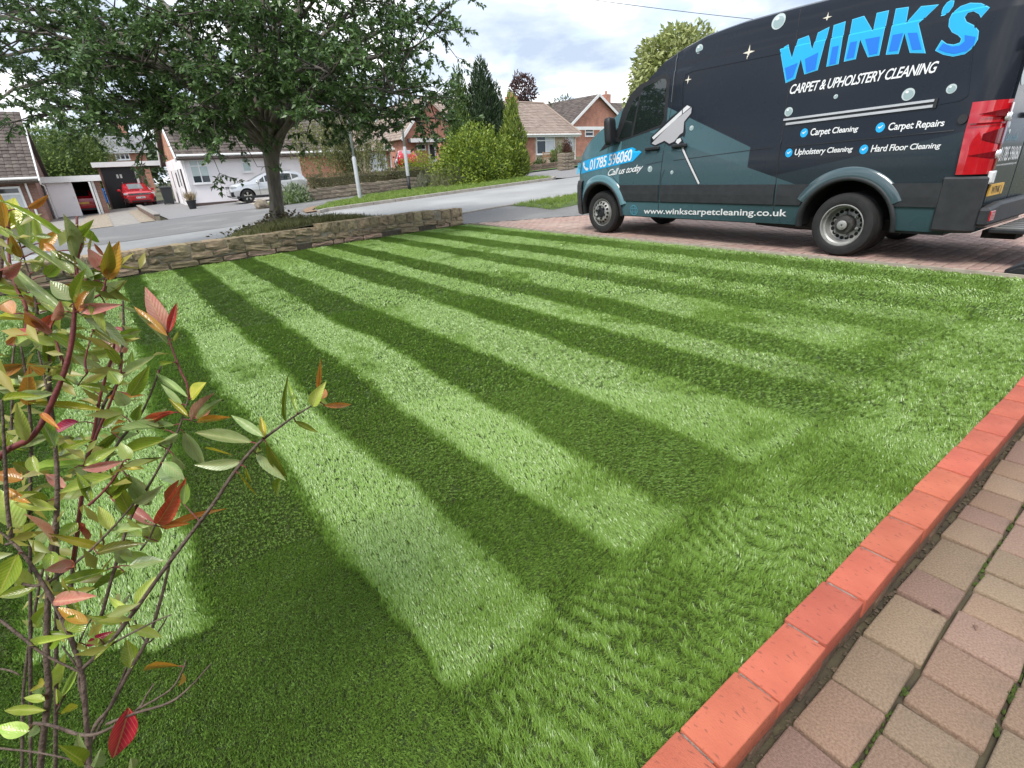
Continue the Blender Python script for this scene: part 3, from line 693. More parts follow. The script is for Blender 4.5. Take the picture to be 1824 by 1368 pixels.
M['alu'] = nmat('aluminium_rail', (.58,.56,.53), (.70,.68,.65), 30, .32, metal=.9, stretch=(.1, 1, 1))
M['red_lens'] = nmat('red_lens', (.42,.006,.012), (.55,.012,.02), 6, .10, coat=1)
M['dark_red_lens'] = nmat('dark_red_lens', (.16,.004,.008), rough=.12, coat=1)
M['clear_lens'] = nmat('clear_lens', (.62,.64,.65), (.8,.8,.8), 60, .12, coat=1, metal=.3)
M['white_decal'] = nmat('white_decal', (.80,.81,.82), rough=.35)
M['cyan'] = nmat('cyan_decal', (.008,.40,.80), rough=.3)
M['cyan_edge'] = nmat('pale_cyan_decal', (.09,.55,.86), rough=.3)
M['blue'] = nmat('blue_decal', (.005,.17,.68), rough=.3)
M['bubble'] = nmat('bubble_decal', (.50,.58,.58), rough=.35); M['bubble2'] = nmat('bubble_shade_decal', (.30,.40,.41), rough=.35)
M['decal_black'] = nmat('black_decal', (.006,.008,.012), rough=.35)
M['tool_grey'] = nmat('tool_grey_decal', (.42,.41,.43), rough=.35); M['tool_light'] = nmat('tool_light_decal', (.66,.66,.67), rough=.35)
M['hose'] = nmat('hose_decal', (.02,.06,.10), rough=.35); M['hose2'] = nmat('hose_light_decal', (.05,.14,.20), rough=.35)
M['globe'] = nmat('globe_decal', (.09,.27,.36), rough=.35)
M['plate'] = nmat('yellow_plate', (.72,.40,.05), (.78,.46,.08), 12, .35); M['white_plate'] = nmat('white_plate', (.75,.76,.76), rough=.35)
VAN = thing('van', 'tall dark liveried van with bubbles and lettering parked on the brick drive', 'van', (*VO, 0), VYAW)

def van_body():
    S = sorted(set([-1.15, -1.13, -1.09, -1.03, -.96]+[round(x, 3) for x in np.linspace(-.88, 2.3, 15)]+[round(x, 3) for x in np.linspace(2.4, 5.03, 34)]))
    fr = [0, .02, .06, .12, .18, .24, .30, .36, .42, .425, .46, .50, .55, .60, .65, .70, .75, .80, .816, .823, .85, .88, .884, .905, .93, .955, .975, 1.0]
    zb = .34; rings = []
    for s in S:
        zt = ztop(s); zs = zt-.10 if s < 2.7 else zt-np.interp(s, [2.7, 3.1, 4.0, 5.03], [.10, .035, .03, .04])
        zfull = 2.80; side = []
        for f in fr:
            z = zb+(2.80-zb)*f if s < 2.45 else zb+(zs-zb)*f
            z = min(z, zs); side.append((1.0-float(inset(z, s)), z))
        y0, z0 = side[-1]; arc = []
        for k in range(1, 9):
            t = k/8*PI/2; arc.append((y0*math.cos(t)**.8 if k < 8 else 0.0, z0+(zt-z0)*math.sin(t)))
        half = side+arc[:-1]; ring = half+[arc[-1]]+[(-y, z) for y, z in reversed(half)]
        rings.append([(s-2.0, y, z) for y, z in ring])
    mb = MB(); n = len(rings[0]); mb.v = [p for r in rings for p in r]
    for i in range(len(S)-1):
        for j in range(n):
            mb.f.append((i*n+j, i*n+(j+1) % n, (i+1)*n+(j+1) % n, (i+1)*n+j)); mb.m.append(0)
    mb.f.append(tuple(range(n))); mb.m.append(0); k = (len(S)-1)*n; mb.f.append(tuple(range(k+n-1, k-1, -1))); mb.m.append(0)
    me = mb.mesh('body', [M['wrap'], M['arch_dark']])
    cut = MB()
    for s, r in ((4.17, .50), (.06, .52)):
        prof = [(r*math.cos(t)+s-2.0, .36+r*math.sin(t)*(.99)) for t in np.linspace(0, PI, 25)]
        prof = [(s-2.0+r*1.0, -.3)]+prof+[(s-2.0-r*1.0, -.3)]
        for y0, y1 in ((.50, 1.3), (-1.3, -.50)): cut.prism(prof, 'y', y0, y1, 1)
    cme = cut.mesh('cut', [M['wrap'], M['arch_dark']])
    ob = bpy.data.objects.new('body', me); co = bpy.data.objects.new('cut', cme); COL.objects.link(ob); COL.objects.link(co)
    md = ob.modifiers.new('b', 'BOOLEAN'); md.object = co; md.operation = 'DIFFERENCE'; md.solver = 'EXACT'
    dg = bpy.context.evaluated_depsgraph_get(); me2 = bpy.data.meshes.new_from_object(ob.evaluated_get(dg)); me2.name = 'body'
    bpy.data.objects.remove(co); bpy.data.objects.remove(ob)
    smooth_by_angle(me2, 24); return link(me2, 'body', VAN)
van_body()

def on_side(poly_sz, name, mat, out=.004, zstep=.06, parent=VAN, thick=0):
    """flat print or trim laid on the near side of the body; poly in (s, z)"""
    bm = bmesh.new(); vs = [bm.verts.new((s, z, 0)) for s, z in poly_sz]; bm.verts.ensure_lookup_table()
    for t in tessellate_polygon([[Vector((s, z, 0)) for s, z in poly_sz]]):
        try: bm.faces.new([vs[i] for i in t])
        except ValueError: pass
    side_wrap(bm, out, zstep, thick); me = bpy.data.meshes.new(name); bm.to_mesh(me); bm.free(); me.materials.append(mat); return link(me, name, parent)
def side_wrap(bm, out, zstep=.06, thick=0):
    zs = [v.co.y for v in bm.verts]; ss = [v.co.x for v in bm.verts]
    if not zs: return
    for z in [q for q in np.unique(np.r_[np.arange(.3, 2.85, zstep), _iz]) if min(zs) < q < max(zs)]:
        bmesh.ops.bisect_plane(bm, geom=bm.verts[:]+bm.edges[:]+bm.faces[:], plane_co=(0, z, 0), plane_no=(0, 1, 0), dist=1e-5)
    if max(ss) > 4.1:
        for s in [q for q in np.arange(4.1, 5.0, .1) if min(ss) < q < max(ss)]:
            bmesh.ops.bisect_plane(bm, geom=bm.verts[:]+bm.edges[:]+bm.faces[:], plane_co=(s, 0, 0), plane_no=(1, 0, 0), dist=1e-5)
    for v in bm.verts:
        v.co = vloc(v.co.x, v.co.y, out)
    bmesh.ops.recalc_face_normals(bm, faces=bm.faces[:])
    if sum(f.normal.y for f in bm.faces) < 0: bmesh.ops.reverse_faces(bm, faces=bm.faces[:])
    if thick:
        r = bmesh.ops.extrude_face_region(bm, geom=bm.faces[:])
        for v in [g for g in r['geom'] if isinstance(g, bmesh.types.BMVert)]: v.co.y += thick
        bmesh.ops.recalc_face_normals(bm, faces=bm.faces[:])
def on_side_px(pxs, name, mat, out=.004, thick=0, parent=VAN): return on_side([side_sz(*p) for p in pxs], name, mat, out, parent=parent, thick=thick)
def textmesh(txt, bold=.0, shear=.0, spacing=1.0):
    cu = bpy.data.curves.new('t', 'FONT'); cu.body = txt; cu.offset = bold; cu.shear = shear; cu.space_character = spacing; cu.fill_mode = 'FRONT' if hasattr(cu, 'fill_mode') else cu.fill_mode; cu.resolution_u = 3
    o = bpy.data.objects.new('t', cu); COL.objects.link(o); dg = bpy.context.evaluated_depsgraph_get()
    me = bpy.data.meshes.new_from_object(o.evaluated_get(dg)); bpy.data.objects.remove(o); bpy.data.curves.remove(cu); return me
def text_quad(txt, quad, name, mat, out=.005, bold=.0, shear=0., spacing=1.0, parent=VAN, mapper=None):
    """lettering stretched between four photo points: bottom left, bottom right, top right, top left (cap height)"""
    me = textmesh(txt, bold, shear, spacing); bm = bmesh.new(); bm.from_mesh(me); bpy.data.meshes.remove(me)
    xs = [v.co.x for v in bm.verts]; x0, x1 = min(xs), max(xs)
    q = [np.array(side_sz(*p)) for p in quad] if mapper is None else [np.array(p) for p in quad]
    for v in bm.verts:
        u_ = (v.co.x-x0)/(x1-x0); w = v.co.y/.70
        p = (q[0]*(1-u_)+q[1]*u_)*(1-w)+(q[3]*(1-u_)+q[2]*u_)*w; v.co = (p[0], p[1], 0)
    if mapper is None: side_wrap(bm, out, .08)
    else:
        for v in bm.verts: v.co = mapper(v.co.x, v.co.y)
    m2 = bpy.data.meshes.new(name); bm.to_mesh(m2); bm.free(); m2.materials.append(mat); return link(m2, name, parent)
def ell(cx, cy, rx, ry, n=20, rot=0.0):
    c, s = math.cos(rot), math.sin(rot)
    return [(cx+rx*math.cos(t)*c-ry*math.sin(t)*s, cy+rx*math.cos(t)*s+ry*math.sin(t)*c) for t in np.linspace(0, 2*PI, n, endpoint=False)]

def van_details():
    Z = lambda x, y: (1380+x/4.56, y/4.56)          # zoomed tracing frames
    R1 = lambda x, y: (980+x/2.161, y/2.161)
    T = lambda x, y: (1150+x/8.55, 170+y/8.55)
    # ---- plastic strips, sill, seams
    strips = [((3.66, .585), (2.86, .585), (2.86, .835), (3.70, .835)), ((2.82, .585), (.95, .585), (.95, .835), (2.82, .835)), ((.92, .585), (.60, .585), (.46, .835), (.92, .835)), ((-.40, .60), (-.93, .60), (-.93, .84), (-.31, .84))]
    for q in strips: on_side(list(q), 'side_strip', M['grey_plastic'], .004, thick=.014)
    for z in (.57,): on_side([(3.64, z), (.60, z), (.60, z+.008), (3.64, z+.008)], 'seam', M['black_plastic'], .002)
    # panel gaps
    def seam(pxs, w=.010):
        pts = [np.array(side_sz(*p)) for p in pxs]
        for p, q in zip(pts[:-1], pts[1:]):
            d = (q-p)/np.linalg.norm(q-p); nn = np.array([-d[1], d[0]])*w/2
            on_side([tuple(p+nn), tuple(q+nn), tuple(q-nn), tuple(p-nn)], 'seam', M['black_plastic'], .0025)
    seam([(1210, 84), (1199, 175), (1186, 250), (1177, 308), (1173, 386)]); seam([(1427, 16), (1414, 100), (1397, 214), (1385, 300), (1377, 391)])
    seam([(1184, 302), (1178, 318), (1177, 330)], .007); seam([(1084, 262), (1080, 298), (1103, 330)], .007)
    seam([(1377, 262), (1200, 286)], .007); seam([(1700, 232), (1400, 262)], .008); seam([(1180, 287), (1150, 294)], .007)
    # door frame highlight painted as a pale strip; pressed panel outlines
    hl = nmat('painted_edge_highlight', (.16,.18,.20), rough=.15, coat=1)
    def crease(pxs, w=.009, mat=hl, out=.003):
        pts = [np.array(side_sz(*p)) for p in pxs]
        for p, q in zip(pts[:-1], pts[1:]):
            d = (q-p)/np.linalg.norm(q-p); nn = np.array([-d[1], d[0]])*w/2
            on_side([tuple(p+nn), tuple(q+nn), tuple(q-nn), tuple(p-nn)], 'crease_and_highlight', mat, out, thick=.003)
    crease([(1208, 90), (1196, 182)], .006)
    crease([(1216, 215), (1216, 150), (1222, 132), (1235, 126), (1398, 93)], .014, M['wrap'], .002)
    crease([(1664, 187), (1712, 178), (1724, 170), (1738, 40)], .012, M['wrap'], .002)
    # ---- door glass
    gl = [(1101, 250), (1129, 237), (1141, 172), (1123, 186)]
    G2 = [(1126, 243), (1176, 224), (1182, 214), (1189, 146), (1187, 140), (1180, 139), (1144, 156), (1139, 166)]
    on_side_px([(1094, 256), (1183, 225), (1188, 214), (1194, 140), (1190, 133), (1178, 133), (1140, 151), (1122, 170), (1108, 200)], 'window_surround', M['black_plastic'], .003)
    on_side_px([(1101, 250), (1124, 242), (1139, 170), (1128, 180)], 'quarter_window', M['glass'], .006)
    on_side_px([(1128, 241), (1176, 222), (1182, 213), (1188, 146), (1186, 141), (1180, 140), (1147, 156), (1143, 164)], 'door_window', M['glass'], .006)
    on_side_px([(1068, 270), (1084, 262), (1100, 255), (1106, 222), (1085, 246)], 'mirror_sail', M['black_plastic'], .004)
    # windscreen and dark roof front follow the body top
    ws = MB(); ks = np.linspace(3.05, 4.0, 12); ys = np.linspace(-.74, .74, 9); rows = []
    for s in ks:
        zt = ztop(s); ws.v += [(s-2.0+.012, y, zt+.012-.03*abs(y/.74)**3) for y in ys]
    for i in range(len(ks)-1):
        for j in range(len(ys)-1): ws.f.append((i*9+j, i*9+j+1, (i+1)*9+j+1, (i+1)*9+j)); ws.m.append(0)
    ws.build('windscreen', M['glass'], VAN, smooth=True)
    # ---- mirror
    a = np.array(vloc(*side_sz(1092, 240)))
    mm = bmesh.new(); bmesh.ops.create_cube(mm, size=1); bmesh.ops.bevel(mm, geom=mm.edges[:], offset=.22, segments=3, profile=.5, affect='EDGES')
    me = bpy.data.meshes.new('mirror'); mm.to_mesh(me); mm.free(); me.materials.append(M['black_plastic']); me.polygons.foreach_set('use_smooth', [True]*len(me.polygons))
    mo = inst(me, 'mirror', VAN, (1.83, 1.13, 1.67), (0, .08, .25), (.13, .22, .42))
    MB().bar((1.78, .93, 1.52), (1.82, 1.10, 1.56), .07, .06).build('mirror_arm', M['black_plastic'], VAN)
    MB().box(-.02, .02, -.05, .05, -.10, .10).build('indicator', M['clear_lens'], mo).location = (.45, .25, -.30)
    # ---- handles, rail, little round lock
    for px0, px1 in (((1152, 266), (1177, 263)), ((1199, 261), (1226, 258))):
        p, q = vloc(*side_sz(*px0), .035), vloc(*side_sz(*px1), .035); MB().bar(p, q, .045, .05).build('door_handle', M['black_plastic'], VAN, bevel=.012)
        c = side_sz((px0[0]+px1[0])/2, (px0[1]+px1[1])/2+5); on_side(ell(c[0], c[1], .075, .035), 'handle_recess_shade', nmat('recess_shade', (.05,.11,.13), rough=.3, coat=.6), .002)  # shade of the handle hollow put into a flat, darker teal ellipse
    r0, r1 = side_sz(1396, 217), side_sz(1664, 183)
    on_side([(r0[0], r0[1]-.045), (r1[0], r1[1]-.045), (r1[0], r1[1]+.035), (r0[0], r0[1]+.035)], 'rail_recess', M['black_plastic'], .002)
    on_side([(r0[0], r0[1]+.010), (r1[0], r1[1]+.010), (r1[0], r1[1]+.034), (r0[0], r0[1]+.034)], 'slide_rail', M['alu'], .004, thick=.012)
    on_side([(r0[0]-.04, r0[1]-.042), (r1[0], r1[1]-.042), (r1[0], r1[1]-.016), (r0[0]-.04, r0[1]-.016)], 'slide_rail', M['alu'], .004, thick=.012)
    on_side([(r1[0]-.005, r1[1]-.05), (r1[0]-.03, r1[1]-.05), (r1[0]-.03, r1[1]+.04), (r1[0]-.005, r1[1]+.04)], 'rail_end', M['black_plastic'], .003, thick=.015)
    c = side_sz(1716, 212); on_side(ell(c[0], c[1], .04, .045), 'fuel_lock', M['black_plastic'], .003, thick=.02)
    # ---- wheel arch flares
    for s, r, z, col, e0, e1 in ((4.17, .50, .36, 'wrap', 74, 74), (.06, .52, .36, 'wrap', 62, 62)):
        mb = MB(); n = 28; K = []
        for i in range(n+1):
            t = math.radians(90-e0)+(math.radians(e0+e1))*i/n
            for rr, o in ((r+.145, .0), (r+.125, .022), (r+.04, .034), (r-.002, .020), (r-.004, -.05)):
                ss, zz = s+rr*math.cos(t)*1.0, z+rr*math.sin(t); K.append(vloc(ss, zz, o))
        mb.v = K; mb.f = [(i*5+j, i*5+j+1, (i+1)*5+j+1, (i+1)*5+j) for i in range(n) for j in range(4)]; mb.m = [0]*len(mb.f)
        mb.build('arch_flare', [nmat('flare_teal', (.115,.235,.275), rough=.22, coat=.8) if s > 2 else nmat('flare_slate', (.045,.082,.095), rough=.25, coat=.8)], VAN, smooth=True)
        mb = MB(); K = []
        for i in range(n+1):
            t = math.radians(-4)+math.radians(188)*i/n
            for rr, o in ((r+.045, .010), (r+.035, .026), (r-.004, .024), (r-.008, -.06)):
                K.append(vloc(s+rr*math.cos(t), z+rr*math.sin(t), o+.012))
        mb.v = K; mb.f = [(i*4+j, i*4+j+1, (i+1)*4+j+1, (i+1)*4+j) for i in range(n) for j in range(3)]; mb.m = [0]*len(mb.f)
        mb.build('arch_lip', M['grey_plastic'], VAN, smooth=True)
    # ---- front bumper, wraps round the nose
    mb = MB(); pr = [(.22, -.05), (.25, .02), (.40, .045), (.56, .05), (.76, .05), (.84, .03), (.86, -.01)]; path = []
    for s in np.linspace(4.66, 5.0, 8): path.append((s-2.0, 1.0-float(inset(.7, s)), 1))
    for y in np.linspace(.52, -.52, 9): path.append((3.02+.06*(1-(y/.55)**2), y, 0))
    for s in np.linspace(5.0, 4.66, 8): path.append((s-2.0, -1.0+float(inset(.7, s)), -1))
    for k, (x, y, sd_) in enumerate(path):
        x2, y2, _ = path[min(k+1, len(path)-1)]; x1, y1, _ = path[max(k-1, 0)]; tx, ty = x2-x1, y2-y1; l = math.hypot(tx, ty); nx, ny = -ty/l, tx/l
        if nx*x+ny*y < 0: nx, ny = -nx, -ny
        for z, o in pr: mb.v.append((x+nx*o, y+ny*o, z+.06))
    for k in range(len(path)-1):
        for j in range(6): mb.f.append((k*7+j, k*7+j+1, (k+1)*7+j+1, (k+1)*7+j)); mb.m.append(0)
    mb.build('front_bumper', M['grey_plastic'], VAN, autos=40)
    # underbody
    MB().box(-2.9, 2.6, -.80, .72, .30, .42).build('underbody', M['arch_dark'], VAN)
    MB().tube([(-.6, .55, .30), (-1.2, .55, .27), (-2.4, .5, .27)], .04).build('exhaust', M['black_plastic'], VAN, smooth=True)
    MB().bar((1.3, .80, .325), (-1.33, .80, .335), .06, .03).build('sill_rail', M['grey_plastic'], VAN)
    MB().box(-2.93, -2.43, .62, .90, .305, .345).build('rear_skirt', M['grey_plastic'], VAN)
van_details()

def wheel(s, y, r, dual):
    w = thing('wheel', '', '', (0, 0, 0)); w.name = 'wheel'; del w['label']; del w['category']
    w.parent = VAN; w.location = (s-2.0, y, r); tw = .235
    prof = [(r*.62, .0), (r*.66, .012), (r*.80, .020), (r*.93, .008), (r*.975, -.02), (r, -.045)]
    for k in range(4): t = -.045-(tw-.09)*(k+.5)/4; prof += [(r, t+.012), (r-.012, t+.007), (r-.012, t-.007), (r, t-.012)]
    prof += [(r, -tw+.045), (r*.95, -tw+.01), (r*.62, -tw)]
    MB().lathe(prof, 48).build('tyre', M['tyre'], w, autos=40)
    # tread blocks on the shoulder
    tb = MB()
    for k in range(64):
        a = 2*PI*k/64; c, s_ = math.cos(a), math.sin(a); tx, tz = -s_, c
        for rr0, rr1, t0, t1 in ((r*.945, r*1.003, -.004, -.05),):
            q = .006
            tb.add([(c*rr0-tx*q, t0, s_*rr0-tz*q), (c*rr0+tx*q, t0, s_*rr0+tz*q), (c*rr1+tx*q, t1, s_*rr1+tz*q), (c*rr1-tx*q, t1, s_*rr1-tz*q), (c*(rr0-.01), t0-.03, s_*(rr0-.01))], [(0,1,2,3), (0,1,4)])
    tb.build('tread', M['tyre'], w, fixn=False)
    R = r*.655
    if dual:
        rp = [(R*1.0, .004), (R*1.02, .012), (R*.97, .014), (R*.94, .0), (R*.93, -.03), (R*.86, -.045), (R*.84, -.09), (R*.80, -.13), (R*.70, -.145), (R*.50, -.135), (R*.46, -.125), (R*.16, -.125)]
        MB().lathe(rp, 48).build('rim', M['steel'], w, autos=35)
        hr, ht, hs = R*.685, -.1405, .021; hub = [(.115*1.0, -.125), (.112, -.07), (.10, -.05), (.062, -.045), (.058, -.01), (.04, -.004), (.0, -.004)]
        lugs, lr, lt = 6, .135, -.125
    else:
        rp = [(R*.97, -.004), (R*1.0, .006), (R*.95, .006), (R*.93, -.02), (R*.88, -.035), (R*.84, -.04), (R*.80, -.01), (R*.72, .025), (R*.60, .045), (R*.52, .046), (R*.46, .036), (R*.40, .034), (R*.1, .030)]
        MB().lathe(rp, 48).build('rim', M['steel'], w, autos=35)
        hr, ht, hs = R*.70, .031, .019; hub = [(.085, .034), (.08, .05), (.05, .056), (.045, .04), (0, .04)]; lugs, lr, lt = 6, .105, .036
    hb = MB()
    nh = 18 if dual else 16
    for k in range(nh):
        a = 2*PI*k/nh; c, s_ = math.cos(a), math.sin(a)
        e = ell(0, 0, hs*1.15, hs, 10); tilt = .0 if dual else -.62
        hb.add([(c*(hr+q)-s_*p, ht+.0035+(q*tilt if not dual else q*.1), s_*(hr+q)+c*p) for p, q in e], [tuple(range(10))])
    hb.build('rim_hole', M['arch_dark'], w, kind='stuff', fixn=False)
    MB().lathe(hub, 24).build('hub', M['black_plastic'] if not dual else nmat('hub_dark', (.05,.048,.045), (.10,.095,.09), 20, .5, metal=.4), w, autos=40)
    if dual: MB().lathe([(.055, -.045), (.056, -.004), (.045, .002), (.012, .002), (.010, -.006), (0, -.006)], 16).build('hub_cap', M['steel'], w, autos=40)
    for k in range(lugs):
        a = 2*PI*(k+.3)/lugs; MB().lathe([(.022, 0), (.020, .018), (.011, .02), (.010, .034), (0, .034)], 6, c=(lr*math.cos(a), lt, lr*math.sin(a))).build('wheel_nut', M['steel'] if dual else M['black_plastic'], w)
    return w
wheel(4.17, .935, .367, False); wheel(.06, .995, .367, True)
for s, yy in ((4.17, -.70), (.06, -.74), (.06, .72)):
    w = wheel(s, yy, .367, False)
def van_livery():
    Z = lambda x, y: (1380+x/4.56, y/4.56)
    R1 = lambda x, y: (980+x/2.161, y/2.161)
    T = lambda x, y: (1150+x/8.55, 170+y/8.55)
    P2 = lambda x, y: (1020+x/11.4, 230+y/11.4)
    L6 = lambda x, y: (1380+x/5.365, 170+y/5.365)
    # big five-letter name, traced letter by letter
    letters = [
      [(45,400),(113,360),(140,470),(190,320),(278,287),(305,400),(352,265),(447,217),(350,570),(242,605),(213,480),(167,640),(90,675)],
      [(480,205),(578,172),(520,520),(420,543)],
      [(632,157),(728,128),(795,250),(830,105),(930,83),(850,450),(757,466),(695,320),(660,480),(562,502)],
      [(985,70),(1092,55),(1068,185),(1190,50),(1337,35),(1170,190),(1228,433),(1098,430),(1055,270),(1007,438),(903,445)],
      [(1357,95),(1370,60),(1400,20),(1430,2),(1462,5),(1452,50),(1420,95),(1380,125),(1350,132)],
      [(1750,60),(1675,145),(1660,115),(1615,92),(1570,105),(1545,140),(1560,175),(1620,205),(1660,250),(1652,320),(1610,390),(1545,440),(1450,460),(1370,445),(1303,412),(1357,323),(1400,355),(1455,362),(1505,345),(1515,315),(1490,288),(1440,262),(1412,215),(1418,155),(1450,100),(1510,50),(1590,22),(1680,25)],
    ]
    blues = [
      [(85,552),(190,510),(150,625),(100,650)], [(248,480),(357,425),(333,562),(258,590)], [(470,383),(523,370),(498,515),(443,528)],
      [(615,345),(672,333),(645,465),(582,480)], [(737,318),(858,296),(836,433),(770,448)], [(960,285),(1045,268),(1000,412),(928,420)], [(1082,268),(1160,265),(1195,402),(1118,405)],
      [(1330,402),(1372,350),(1440,378),(1500,372),(1545,335),(1545,285),(1635,300),(1620,360),(1560,415),(1460,438),(1390,425)],
    ]
    def shrink(pts, w=.011):
        P = [np.array(side_sz(*Z(*p))) for p in pts]; area = sum(P[i][0]*P[(i+1) % len(P)][1]-P[(i+1) % len(P)][0]*P[i][1] for i in range(len(P)))
        sg = 1 if area > 0 else -1; out = []
        for i in range(len(P)):
            a, b, c = P[i-1], P[i], P[(i+1) % len(P)]; d1 = (b-a)/np.linalg.norm(b-a); d2 = (c-b)/np.linalg.norm(c-b)
            n1 = np.array([-d1[1], d1[0]])*sg; n2 = np.array([-d2[1], d2[0]])*sg; m = n1+n2; m = m/max(np.dot(m, m), .6)*2
            out.append(tuple(b+m*w/1.0*.5*1.3))
        return out
    for q in letters:
        e = on_side([side_sz(*Z(*p)) for p in q], 'lettering', M['cyan_edge'], .0035)
        on_side(shrink(q), 'letter_face', M['cyan'], .0055, parent=VAN)
    for q in blues: on_side([side_sz(*Z(*p)) for p in q], 'letter_shade', M['blue'], .0075)
    W = M['white_decal']
    text_quad('CARPET & UPHOLSTERY CLEANING', [Z(118,765), Z(1305,587), Z(1342,493), Z(138,688)], 'lettering', W, bold=.016, shear=.12, spacing=.92)
    text_quad('Carpet Cleaning', [L6(340,383), L6(797,338), L6(808,290), L6(350,316)], 'lettering', W, bold=.016, shear=.14, spacing=.95)
    text_quad('Carpet Repairs', [L6(1083,333), L6(1620,290), L6(1632,226), L6(1096,262)], 'lettering', W, bold=.016, shear=.14, spacing=.95)
    text_quad('Upholstery Cleaning', [L6(190,570), L6(744,532), L6(754,485), L6(200,512)], 'lettering', W, bold=.016, shear=.14, spacing=.95)
    text_quad('Hard Floor Cleaning', [L6(917,540), L6(1585,500), L6(1598,450), L6(930,474)], 'lettering', W, bold=.016, shear=.14, spacing=.95)
    # blue arrow with the telephone number
    on_side_px([P2(175,915), P2(210,660), P2(1215,368), P2(1405,465), P2(1222,655)], 'arrow', M['cyan'], .004)
    for x in (85, 130): on_side_px([P2(x, 925), P2(x+30, 690), P2(x+55, 678), P2(x+20, 915)], 'arrow_stripe', M['cyan_edge'], .004)
    text_quad('01785 596060', [P2(345,830), P2(1200,628), P2(1228,398), P2(365,625)], 'lettering', W, .0065, bold=.016, spacing=.9)
    on_side_px([P2(218,680), P2(240,672), P2(255,715), P2(240,735), P2(270,785), P2(300,780), P2(328,800), P2(310,840), P2(280,842), P2(235,790), P2(215,730)], 'phone_mark', W, .0065)
    text_quad('Call us today', [P2(715,950), P2(1420,838), P2(1450,700), P2(730,820)], 'lettering', W, bold=.008, shear=.35, spacing=.88)
    text_quad('www.winkscarpetcleaning.co.uk', [R1(360,822), R1(910,832), R1(913,806), R1(362,801)], 'lettering', W, bold=.016, spacing=1.0)
    c = side_sz(*R1(322, 809)); ring = ell(c[0], c[1], .085, .085, 28); ir = ell(c[0], c[1], .070, .070, 28)
    for i in range(28): on_side([ring[i], ring[(i+1) % 28], ir[(i+1) % 28], ir[i]], 'globe_mark', M['globe'], .003) if i % 28 == 0 else None
    bmq = MB()
    def ringpoly(e0, e1, nm, mat, out): 
        bm = bmesh.new(); a = [bm.verts.new((*p, 0)) for p in e0]; b = [bm.verts.new((*p, 0)) for p in e1]; n = len(a)
        for i in range(n): bm.faces.new((a[i], a[(i+1) % n], b[(i+1) % n], b[i]))
        side_wrap(bm, out, .05); me = bpy.data.meshes.new(nm); bm.to_mesh(me); bm.free(); me.materials.append(mat); return link(me, nm, VAN)
    ringpoly(ring, ir, 'globe_mark', M['globe'], .003)
    ringpoly(ell(c[0], c[1], .040, .085, 24), ell(c[0], c[1], .028, .075, 24), 'globe_mark', M['globe'], .0034)
    for dz in (-.03, .03): on_side([(c[0]+.075, c[1]+dz-.006), (c[0]-.075, c[1]+dz-.006), (c[0]-.075, c[1]+dz+.006), (c[0]+.075, c[1]+dz+.006)], 'globe_mark', M['globe'], .0038)
    # bubbles, stars, ticks
    for x, y, r in ((1387,38,13.5), (1246,87,8), (1489,172,4), (1618,168,11), (1695,158,8.5), (1405,199,8), (1232,228,4.5), (1158,301,5.5), (1197,307,3.5)):
        s, z = side_sz(x, y); s2, z2 = side_sz(x, y-r); q = abs(z2-z)
        on_side(ell(s, z, q, q, 24), 'bubble', M['bubble'], .0036)
        on_side(ell(s-q*.06, z-q*.10, q*.78, q*.74, 20), 'bubble', M['bubble2'], .0046)
        on_side(ell(s+q*.25, z+q*.38, q*.26, q*.2, 12), 'bubble', W, .0056)
    for x, y, r in ((1334,93,13), (1226,142,8), (1474,31,9)):
        s, z = side_sz(x, y); _, z2 = side_sz(x, y-r); q = abs(z2-z); st = []
        for k in range(16):
            a = 2*PI*k/16; m = [1, .36, .22, .36][k % 4]; st.append((s+q*m*math.cos(a), z+q*m*math.sin(a)))
        on_side(st, 'star', nmat('star_decal', (.75,.70,.58), rough=.35), .0036)
    for p in (L6(282,358), L6(1010,306), L6(136,550), L6(852,516)):
        s, z = side_sz(*p); on_side(ell(s, z, .045, .05, 18), 'tick_badge', M['cyan'], .0036)
        on_side([(s+.022, z), (s+.012, z-.008), (s+.004, z-.012), (s-.024, z+.018), (s-.020, z+.024), (s+.004, z+.002), (s+.016, z+.010)], 'tick', W, .005)
    # the printed cleaning tool
    on_side_px([T(78,640), T(400,320), T(635,140), T(720,165), T(705,290), T(605,410), T(610,560), T(590,640), T(560,615), T(450,730), T(360,775), T(290,715), T(150,775), T(75,740)], 'printed_tool', M['decal_black'], .0034)
    on_side_px([T(100,640), T(635,150), T(690,175), T(540,300), T(125,672)], 'printed_tool', M['tool_light'], .0048)
    on_side_px([T(95,730), T(400,420), T(540,310), T(705,180), T(695,270), T(590,400), T(575,560), T(520,600), T(440,700), T(365,735), T(290,690), T(150,755)], 'printed_tool', M['tool_grey'], .0052)
    on_side_px([T(450,735), T(470,660), T(530,635), T(570,680), T(590,740), T(540,745)], 'printed_tool', M['decal_black'], .0056)
    on_side_px([T(462,715), T(480,670), T(535,645), T(548,690), T(500,740)], 'printed_tool', M['tool_light'], .0066)
    p, q = side_sz(*T(560,780)), side_sz(*T(815,1345))
    for w, m, o in ((.052, M['decal_black'], .0035), (.030, M['tool_light'], .0050)):
        d = np.array(q)-np.array(p); d /= np.linalg.norm(d); nn = np.array([-d[1], d[0]])*w/2
        on_side([tuple(p+nn), tuple(q+nn), tuple(q-nn), tuple(p-nn)], 'printed_tool', m, o)
van_livery()

